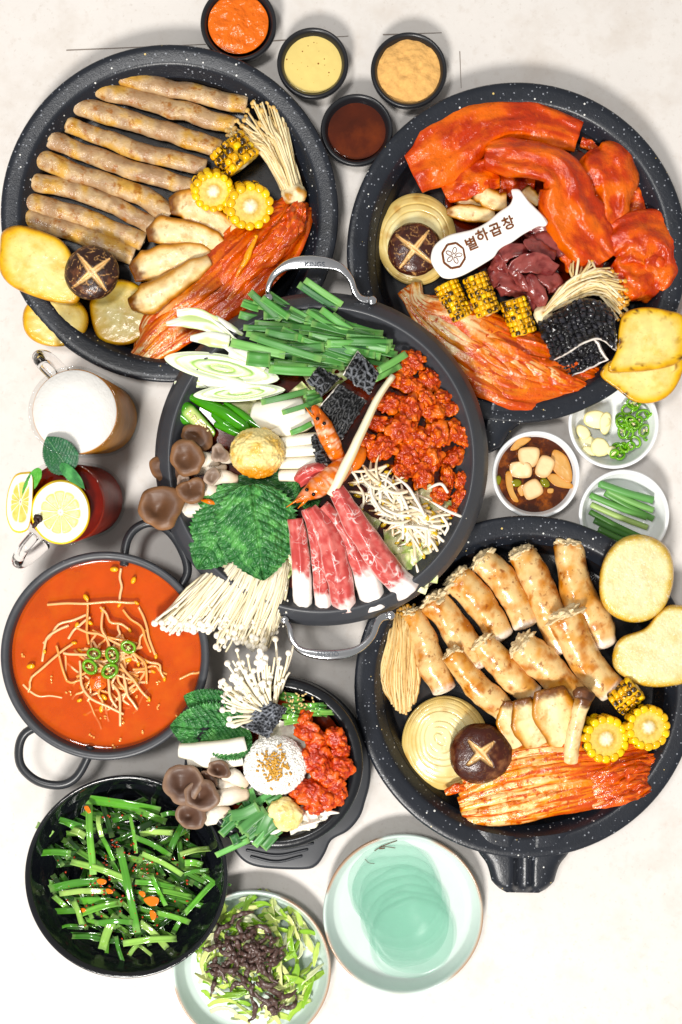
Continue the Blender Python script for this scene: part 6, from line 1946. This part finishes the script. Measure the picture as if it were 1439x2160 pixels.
for i, ((x, y), r, lf, an, asp, cup, tv) in enumerate([((150, 980), 41, 30, .8, 1.1, .4, (.1, 0)), ((275, 1060), 35, 38, .3, .9, .55, (.1, 0)), ((200, 1195), 32, 32, .2, .9, .5, (.1, 0)), ((385, 890), 25, 38, .5, .8, .55, (0, 0)), ((300, 960), 22, 22, .5, .8, .3, (0, 0))]):
    p = cb([(x, y, lf)])[0]
    oyster_cap(p, r, p[2], 60 + i, an, asp, cup, '523A2E', '957A66', om, tiltv=tv)
# perilla
pg = 'perilla leaves in the clay rice pot'
perilla(tuple(cb([(560, 560)])[0][:2]), tuple(cb([(150, 400)])[0][:2]), 80, zb(480, 1480, 2), 24, 'rearmost perilla leaf beside the small enoki bunch', group=pg, cols=('2E6E34', '4C9448'), roll=.3)
perilla(tuple(cb([(560, 640)])[0][:2]), tuple(cb([(60, 600)])[0][:2]), 112, zb(440, 1530, 10), 25, 'largest perilla leaf pointing at the soup pot', group=pg, cols=('2C6C32', '4A9046'), bend=.14, zt=zb(360, 1530, 14))
perilla(tuple(cb([(600, 690)])[0][:2]), tuple(cb([(260, 700)])[0][:2]), 92, zb(470, 1540, 22), 26, 'folded perilla leaf on top, clay rice pot', group=pg, cols=('3C7E3E', '5EA052'), roll=-.5, bend=.1)


# small enoki bunch standing up
def enS(rs, i):
    o = rs.uniform(-1, 1)
    q = rs.uniform(-1, 1)
    root = cb([(690 + o * 60, 500 + q * 40, 8)])[0]
    L = rs.uniform(60, 165)
    tip = (root[0] - 30 - 26 * q + o * 34 + rs.uniform(-10, 10), root[1] - L * .62 + 18 * q, root[2] + 26 + L * .12)
    if rs.uniform() < .25:
        tip = (root[0] - 62 + rs.uniform(-14, 14), root[1] - 14 + rs.uniform(-40, 40), root[2] + 30)
    mid = ((root[0] + tip[0]) / 2 + rs.uniform(-3, 3), (root[1] + tip[1]) / 2, (root[2] + tip[2]) / 2 + 8)
    return [root, mid, tip]


enoki_bunch('smaller white enoki bunch leaning up out of the clay pot', enS, 100, 3.0, 5.6, ('F3ECD8', 'EADFC2', 'F7F2E6'), (540, 1480, 140), f_enoki, 9, root=(cb([(640, 520, 8)])[0], (34, 26, 18), .4))
for i, p in enumerate([[(760, 370, 14), (780, 250, 34), (770, 120, 40), (755, 30, 44)], [(720, 370, 16), (810, 260, 34), (850, 160, 40), (875, 80, 44)], [(790, 380, 12), (830, 270, 30), (850, 240, 30)]]):
    mk('enoki_stalk', enoki_stalk(cb(p), 3.2, 7 if i == 0 else 0, 'EFE6D2', 'EFE6D2', 1400 + i, m=14), f_enoki, label='lone enoki stalk rising towards the lower pot handle', cat='enoki', group='lone enoki stalks over the clay pot')

# ---------------------------------------------------------------- chive salad in the black bowl
FC = np.array([266, 1851.0])


def zf(x, y, lift=0.0):
    d = math.hypot(x - FC[0], y - FC[1])
    return 48 + 46 * max(0.0, 1 - (d / 200) ** 2) + lift


def cf(pts, lift=0.0):
    P = cr(6, [(p[0], p[1]) for p in pts], 0)
    return [(a[0], a[1], zf(a[0], a[1], (p[2] if len(p) > 2 else 0) + lift)) for a, p in zip(P, pts)]


TOPB = [((355, 170), (675, 222), 22), ((375, 195), (395, 490), 15), ((505, 375), (580, 735), 16), ((300, 435), (560, 520), 14), ((210, 548), (420, 515), 18), ((250, 570), (450, 560), 12), ((315, 600), (515, 610), 15), ((330, 660), (500, 610), 15), ((400, 695), (560, 690), 12), ((430, 805), (490, 660), 18),
        ((305, 750), (440, 765), 12), ((590, 690), (705, 800), 14), ((780, 655), (955, 470), 13), ((330, 390), (460, 490), 13), ((570, 330), (720, 410), 13), ((600, 400), (770, 490), 12), ((715, 390), (770, 280), 14), ((760, 405), (890, 380), 13), ((570, 520), (740, 545), 12), ((600, 550), (810, 585), 12),
        ((160, 400), (300, 400), 15), ((155, 280), (220, 320), 15), ((210, 245), (365, 290), 8), ((415, 240), (430, 330), 10), ((430, 330), (480, 430), 10), ((550, 240), (575, 400), 8), ((470, 430), (560, 600), 10), ((520, 780), (745, 760), 14), ((490, 750), (520, 860), 10), ((590, 790), (640, 830), 8), ((855, 490), (940, 560), 10),
        ((780, 440), (855, 450), 14), ((770, 490), (880, 470), 9), ((310, 600), (345, 700), 12), ((680, 240), (745, 232), 10), ((590, 320), (730, 312), 13), ((640, 490), (700, 620), 10), ((660, 650), (800, 690), 13), ((250, 715), (330, 705), 7), ((545, 830), (590, 780), 10), ((930, 535), (975, 535), 6), ((300, 300), (360, 330), 16), ((250, 260), (330, 300), 12)]
for i, (a, b, w) in enumerate(TOPB):
    m_ = ((a[0] + b[0]) / 2 + rs.uniform(-6, 6), (a[1] + b[1]) / 2 - 6)
    lf = 16 + (i * 37 % 13)
    blade(cf([(a[0], a[1], lf - 4), (m_[0], m_[1], lf + 4), (b[0], b[1], lf - 4)]), w, 1500 + i, wet=True, fold=.3, label='wet seasoned chive piece lying on top in the black bowl', group='top chive pieces in the black bowl', col_=['58A02C', '6AAA38', '4A8A26', '8AB850', '3E7A22', '9CC060'][i % 6])  # varied leaf greens; the palest also put highlights into the colour
for i in range(150):
    r_, a_ = 330 * math.sqrt(rs.uniform()), rs.uniform(0, 6.3)
    x, y = 520 + r_ * math.cos(a_), 490 + r_ * .92 * math.sin(a_)
    a = rs.uniform(0, 3.14) if rs.uniform() < .4 else rs.normal(.4, .4)
    L = rs.uniform(80, 210)
    dx, dy = L / 2 * math.cos(a), L / 2 * math.sin(a)
    lf = rs.uniform(-24, 16)
    blade(cf([(x - dx, y - dy, lf - 6), (x, y, lf), (x + dx, y + dy, lf - 6)]), rs.uniform(8, 15), 1560 + i, wet=True, fold=.35, label='wet seasoned chive piece within the pile in the black bowl', group='piled chive pieces in the black bowl', col_=['467E22', '34681C', '568E2C', '265014', '1E4212', '6A9A3A'][i % 6])  # varied leaf greens; the darkest also paint shade within the pile
for i, (x, y, r, s_) in enumerate([(640, 600, 17, .2), (600, 570, 9, .8), (648, 660, 11, 1.4), (430, 520, 10, .3), (370, 215, 10, 1.2), (460, 560, 9, .5), (350, 640, 7, 0)]):
    p = np.array(cf([(x, y, 26)])[0])
    o = ell(p[0], p[1], r, r * .6, s_, n=8, wob=.2, seed=i)
    mk('carrot_slice', slab(o, p[2], 4, nr=4, m=24, tilt=(.2, .1)), f_carrot, label='orange carrot shaving among the seasoned chives', cat='carrot', group='carrot shavings in the black bowl')
fl = thing('chilli_flakes', (266, 1851, 90), 'red chilli flakes scattered over the seasoned chives', 'chilli flakes')
scatter_seeds('flakes', [np.array(cf([(520 + np.clip(rs.normal(0, 130), -270, 270), 500 + np.clip(rs.normal(0, 130), -260, 260), rs.uniform(14, 24))])[0]) for _ in range(120)], 2.4, f_flake, fl, 7, asp=1.3)

# ---------------------------------------------------------------- cabbage salad
GC = np.array([531, 2047.0])


def cg(pts, lift=0.0):
    out = []
    for p in pts:
        a = cr(6, [(p[0], p[1])], 0)[0]
        d = math.hypot(a[0] - GC[0], a[1] - GC[1])
        out.append((a[0], a[1], 24 + 34 * max(0, 1 - (d / 150) ** 2) + (p[2] if len(p) > 2 else 0) + lift))
    return out


for i in range(190):
    r_, a_ = 262 * math.sqrt(rs.uniform()), rs.uniform(0, 6.3)
    x, y = 1085 + r_ * math.cos(a_), 850 + r_ * math.sin(a_)
    a = a_ + math.pi / 2 + rs.normal(0, .6)
    L = rs.uniform(50, 150)
    k = rs.uniform(-.8, .8)
    lf = rs.uniform(-6, 10)
    pts = [(x + L * s * math.cos(a + k * s), y + L * s * math.sin(a + k * s), lf - 8 * abs(s)) for s in (-.5, -.2, .2, .5)]
    g = strip(cg(pts), [rs.uniform(4, 9), rs.uniform(9, 18), rs.uniform(4, 10)], 2.0, m=14, nw=5, prof=lambda q, s: .3 * q * q, roll=rs.uniform(-.8, .8), seed=i, wob=1.5, wsc=14)
    c0 = ['CFDA90', 'B9D070', 'DCE2B8', '9CBF54', 'D6DA98', '86B046'][rs.randint(6)]
    g['col'] = np.tile(lin(c0), (len(g['V']), 1))
    mk('cabbage_shred', g, f_cab, label='pale green cabbage shred in the salad on the sage plate', cat='cabbage', group='cabbage shreds on the sage plate')
f_strand = M('dark_strand', rough=.4, base='4E3A34', var=(10, .35), spots=[(9, .56, .68, '8A7A74', .6)], bump=[(5, .6)], coat=.1)
for i in range(80):
    x, y = rs.normal(1040, 85), rs.normal(830, 75)
    if i > 68:
        x, y = rs.normal(1150, 30), rs.normal(1020, 35)
    a = rs.uniform(0, 6.3)
    L = rs.uniform(50, 120)
    k = rs.uniform(-1.6, 1.6)
    pts = [(x + L * s * math.cos(a + k * s), y + L * s * math.sin(a + k * s), 10 + rs.uniform(0, 12) - 10 * abs(s)) for s in (-.5, -.2, .1, .3, .5)]
    mk('dark_meat_strand', tube(cg(pts, 4), [2, 5, 6, 2], m=18, n=8, wob=3, wsc=9, seed=i, rough=2.4, rsc=5, flat=.45), f_strand, label='dark brown meat strand on top of the cabbage salad', cat='meat', group='dark meat strands on the cabbage salad')

# ---------------------------------------------------------------- radish sheets
m_rad = M('mint_radish', base='A6DFC8', rough=.25, var=(30, .06), alpha=.13)
for i in range(9):
    q = i / 8
    p = cr(7, [(312 + 82 * q + 6 * math.sin(i * 2.1), 262 + 216 * q)], 0)[0]
    o = ell(p[0], p[1], 94 - 6 * q + 3 * math.sin(i * 1.7), 93 - 6 * q, i * .7, n=40, wob=.06, seed=20 + i)
    O = spline(o, 90, closed=True)
    c_ = O.mean(0)
    zz_ = 16.5 + i * .35
    rings = [(0, zz_ - .06), (1, zz_ - .06), (1.0, zz_ + .06)] + [(f_, zz_ + .06) for f_ in (.8, .6, .4, .2, 0)]
    V = np.concatenate([np.c_[c_ + (O - c_) * f_, np.full(90, z_)] for f_, z_ in rings])
    mk('radish_sheet', dict(V=V, Q=gridF(len(rings), 90, cv=True)), m_rad,
       label='%s translucent mint radish sheet of the fanned stack on the plate' % ['topmost', 'second', 'third', 'fourth', 'middle', 'sixth', 'seventh', 'eighth', 'lowest'][i], cat='radish', group='mint radish sheets')

# ---------------------------------------------------------------- white dishes
mk('soy_liquid', lathe([(0, 42), (40, 42), (80, 42)], (1131, 1001), 55, 64, closed=False), M('soy_brine', base='4A1C04', rough=.05, var=(40, .4), spots=[(30, .5, .66, 'A8560E', .7)], alpha=.9), img=False, label='brown soy brine in the pickled radish dish', cat='brine')
for i, (pts, lab) in enumerate([([(315, 415), (445, 410), (445, 500), (400, 545), (318, 510)], 'topmost pale pickled radish cube'), ([(470, 460), (560, 500), (520, 600), (460, 615), (420, 570)], 'pickled radish cube beside the topmost one'), ([(255, 512), (385, 515), (390, 610), (265, 605)], 'square pickled radish cube in the middle'),
                                ([(345, 660), (430, 622), (480, 715), (380, 770), (340, 720)], 'lowest tilted pickled radish cube'), ([(250, 420), (300, 350), (350, 335), (395, 350), (300, 420)], 'thin pale onion strip at the dish rim'), ([(555, 420), (640, 470), (680, 590), (660, 650), (560, 580), (530, 500)], 'large amber onion piece'),
                                ([(220, 580), (260, 580), (275, 700), (310, 780), (265, 770), (225, 680)], 'curved onion sliver on the left of the brine'), ([(500, 600), (570, 590), (680, 660), (670, 690), (560, 670)], 'glossy onion edge lying in the brine'), ([(300, 690), (345, 660), (350, 730), (320, 740)], 'small radish chip by the lowest cube'), ([(510, 690), (550, 690), (545, 720), (510, 720)], 'tiny radish chip in the dark brine')]):
    o = cr('O', pts, 0)[:, :2]
    g = slab(o, 46 + (4 if i in (0, 1, 2, 3) else 0), 10 if i < 4 else 5, rnd=2.0, nr=8, m=60, rough=.8, rsc=10, seed=i, tilt=((i % 3 - 1) * .12, (i % 2) * .1), closed_pts=True)
    base = 'EFD8AC' if i < 4 else 'D2A468'
    g['col'] = mix(np.tile(lin(base), (len(g['V']), 1)), np.tile(lin('C07A34'), (len(g['V']), 1)), sm(.6, 1, g['f']) * .6)
    mk('pickled_piece', g, f_onion, label=lab, cat='pickle', group='pickled radish and onion pieces')
for i, (x, y) in enumerate([(290, 650), (490, 650), (160, 640)]):
    p = cr('O', [(x, y)], 46)[0]
    g = blob(p, (12, 8, 4), sub=3, rot=i, amp=.3, seed=i)
    g['col'] = lin('7A7A1C')
    mk('pickled_chilli', g, f_chili, label='olive pickled chilli bit in the soy brine', cat='chilli', group='pickled chilli bits')
# garlic slices
for i, (x, y, rx, ry, an) in enumerate([(755, 300, 60, 42, .9), (790, 380, 84, 52, .8), (850, 210, 95, 62, .2), (910, 240, 40, 78, .1), (800, 430, 60, 34, .3), (950, 430, 40, 34, .2), (870, 405, 70, 60, .6)]):
    p = cr('O', [(x, y)], 0)[0]
    g = slab(ell(p[0], p[1], rx / 3.278, ry / 3.278, an, seed=i, wob=.08), 28 + i * 3, 6, rnd=2.5, dome=2, nr=8, m=48, tilt=(rs.uniform(-.2, .2), rs.uniform(-.2, .2)))
    g['col'] = mix(np.tile(lin('F0EBC0'), (len(g['V']), 1)), np.tile(lin('DCCB80'), (len(g['V']), 1)), sm(.7, 1, g['f']) * .7)
    mk('garlic_slice', g, f_onion, label='pale garlic slice in the dish under the red meat pan', cat='garlic', group='sliced garlic')
for i in range(26):
    x, y = rs.uniform(950, 1215), rs.uniform(80, 470)
    if x > 1130 and y > 380 or (x < 1000 and y < 130):
        x, y = 1070, rs.uniform(130, 420)
    p = cr('O', [(x, y)], 0)[0]
    chilli_ring((p[0], p[1], 34 + rs.uniform(0, 18)), rs.uniform(9, 15), rs.uniform(0, 3), 60 + i, 'green chilli ring in the dish with the garlic slices', 'chilli rings in the garlic dish', tilt=rs.uniform(.2, .9), seeds=i % 2 == 0, w=3.2)
# chive stems
for i, (a, b, w, c_) in enumerate([((800, 850), (1180, 1040), 11, '4A7A34'), ((830, 910), (1170, 1060), 11, '3E6E2E'), ((810, 800), (1200, 960), 11, '9CB86A'), ((905, 720), (1240, 900), 12, '5C9446'), ((805, 735), (1195, 890), 12, '5F9A48'), ((920, 700), (1240, 840), 12, '74A85A'), ((865, 655), (1240, 770), 14, '5E9A50'), ((860, 970), (1160, 1100), 11, '42702E')]):
    P = cr('O', [(a[0], a[1], 30 + i * 2.5), ((a[0] + b[0]) / 2, (a[1] + b[1]) / 2 + 6, 33 + i * 2.5), (b[0], b[1], 31 + i * 2.5)])
    g = tube(P, w / 2 * 1.15, m=14, n=10, cap=.1, flat=.85)
    g['col'] = lin(c_)
    mk('chive_stem', g, f_chive, label='straight green chive stem in the small white dish', cat='chive', group='chive stems in the small dish')

# ---------------------------------------------------------------- drinks
m_glass = M('clear_glass', base='FFFFFF', rough=.02, trans=1.0, ior=1.45)
m_thin = bpy.data.materials.new('thin_glass')
m_thin.use_nodes = True
nt_ = m_thin.node_tree
nt_.nodes.clear()
out_ = nt_.nodes.new('ShaderNodeOutputMaterial')
mx_ = nt_.nodes.new('ShaderNodeMixShader')
tr_ = nt_.nodes.new('ShaderNodeBsdfTransparent')
tr_.inputs[0].default_value = (.93, .94, .94, 1)
gl_ = nt_.nodes.new('ShaderNodeBsdfGlossy')
gl_.inputs['Roughness'].default_value = .04
mx_.inputs[0].default_value = .05
nt_.links.new(tr_.outputs[0], mx_.inputs[1])
nt_.links.new(gl_.outputs[0], mx_.inputs[2])
nt_.links.new(mx_.outputs[0], out_.inputs[0])
m_beer = M('amber_beer', base='D08A3A', rough=.5, spec=.1, var=(40, .2), spots=[(26, .5, .7, 'E2B06A', .6)])
m_foam = M('beer_foam', base='D8D6D2', rough=.8, var=(40, .03), bump=[(4, .5), (30, .3)], specks=[(16, .09, 'B4ADA2', .45), (7, .12, 'C4BEB4', .4)])
m_tea = M('red_drink', base='A83A2C', rough=.5, spec=.1, var=(30, .3), spots=[(18, .54, .7, 'B85A4C', .6)])
m_teatop = M('red_drink_top', base='6E1408', rough=.05, var=(30, .3))


def mug(at, R, h, label, liquid, wall_bottom, handle, lname, llabel, lcat, top_mat, topz):
    t = thing('glass_mug', (at[0] + 40, at[1], 0), label, 'mug', 'glass mugs with handles')
    w = 6
    pr = [(0, 10), (R * wall_bottom - w, 12), (R * .98 - w, h * .55), (R - w, h - 3), (R - w / 2, h), (R, h - 3), (R * .99, h * .55), (R * wall_bottom, 8), (R * wall_bottom - 8, 1), (0, 1)]
    fix_normals(mk('glass_wall', lathe(rprof(pr), at, h, 96, closed=False), m_thin, parent=t, img=False))
    fix_normals(mk('handle', tube(handle, [12, 13, 14, 13, 12], m=36, n=16, flat=.9, cap=.3), m_glass, parent=t))
    q = thing(lname, (at[0] + 40, at[1], 14), llabel, lcat)
    fix_normals(mk('liquid', lathe(rprof([(0, 16), (R * wall_bottom - w - .6, 14), (R * .98 - w - .6, h * .55), (R - w - .6, topz - 1), (0, topz - 1)]), at, h, 72, closed=False), liquid, parent=q, img=False))
    mk('liquid_top', lathe([(0, topz + 2), (R * .5, topz + 2), (R - w - 4, topz + 1.5), (R - w - 2.2, topz - 1)], at, h, 72, closed=False), top_mat, parent=q, img=False)


mug((155, 868), 97, 268, 'glass beer mug full of white foam, handle towards the intestine pan', m_beer, .93,
    [(112, 792, 236), (88, 766, 232), (82, 752, 190), (104, 756, 140), (136, 786, 90)], 'beer', 'amber beer with a white foam head', 'beer', m_foam, 258)
mug((130, 1062), 92, 242, 'glass mug of red drink garnished with lemon and leaves', m_tea, .95,
    [(72, 1130, 214), (48, 1160, 210), (38, 1184, 174), (58, 1180, 130), (96, 1148, 84)], 'red_drink', 'dark red iced drink in the lemon mug', 'drink', m_teatop, 220)
m_peel = M('lemon_peel', base='EDC404', rough=.35, bump=[(4, .3)], var=(20, .08))
m_lem = M('lemon_flesh', rough=.25, bump=[(4, .2)], coat=.3, streak=(8, 3, .06, .2))


def lemon(o, z, thick, label, tilt, seed, c=None, twist=0.0):
    t = thing('lemon_slice', (o[:, 0].mean(), o[:, 1].mean(), z - thick), label, 'lemon', 'lemon slices on the mug')
    mk('peel', slab(o, z, thick, rnd=3, nr=4, m=80, tilt=tilt), m_peel, parent=t)
    c = o.mean(0)
    o2 = c + (o - c) * .94
    g = slab(o2, z + 1.6 + thick * .06, thick, rnd=.6, nr=30, m=160, tilt=tilt)
    V = g['V']
    d = V[:, :2] - g['c']
    f = g['f']
    a = np.arctan2(d[:, 1], d[:, 0]) + twist
    seg = np.abs(((a / (2 * math.pi) * 11) % 1) - .5) * 2
    pulp = sm(.74, .68, f + .05 * seg ** 3) * sm(.97, .88, seg + .07 / np.maximum(f, .05) * .35) * sm(.08, .13, f)
    c_ = mix(np.tile(lin('F5F1DC'), (len(f), 1)), np.tile(lin('C9C06A'), (len(f), 1)), pulp)
    c_ = mix(c_, np.tile(lin('E8D98C'), (len(f), 1)), pulp * sm(-.1, .4, fbm(V / 9, 2, seed)) * .5)
    c_ = mix(c_, np.tile(lin('8A3A20'), (len(f), 1)), sm(.05, .02, f))
    g['col'] = c_
    g['V'][:, 2] -= pulp * 1.2 * g['top']
    mk('flesh', g, m_lem, parent=t)
    return t


lemon(np.array(cr('N', [(120, 1010), (200, 990), (250, 1010), (250, 1200), (235, 1350), (210, 1430), (150, 1455), (90, 1430), (50, 1330), (50, 1200), (75, 1090)], 0)[:, :2]), 236, 14, 'tilted lemon slice at the rim, partly behind the leaf', (.45, 0), 3)
lemon(ell(128, 1080, 63, 68, 0, n=40, wob=.01), 246, 15, 'round lemon slice facing up on the red drink', (-.03, .02), 4, twist=.2)
f_mint = M('garnish_leaf', rough=.42, var=(20, .12), bump=[(6, .1)])


def garnish(pts_base, tip, w, z0, z1, label, cols, roll=.4, seed=1):
    o = perilla(pts_base, tip, w, z0, seed, label, quilt=.5, bend=.1, roll=roll, zt=z1, name='garnish_leaf', cols=cols, group='garnish leaves on the red drink')
    o.data.materials[0] = f_mint


garnish((150, 995), (99, 922), 74, 252, 270, 'heart shaped dark green leaf on the red drink', ('1F4F33', '2F6B45'), .35, 41)
garnish((128, 978), (178, 1030), 26, 256, 252, 'narrow green leaf pointing away from the heart shaped one', ('3E7F45', '5A9E5C'), -.3, 42)
garnish((84, 988), (48, 1050), 26, 256, 246, 'green leaf lying over the tilted lemon slice', ('4E9A3A', '66B04A'), .2, 43)
g = join(*[blob((77 + x, 1098 + y, 260), (9, 5, 4), sub=2, rot=a, amp=.3, seed=i) for i, (x, y, a) in enumerate([(0, 0, .9), (3, -8, .2), (-3, 9, 2.2), (8, -4, 1.4)])])
mk('clove', g, M('clove_spice', base='2A120C', rough=.5, bump=[(5, .4)]), label='dark clove bud stuck in the round lemon slice', cat='clove')
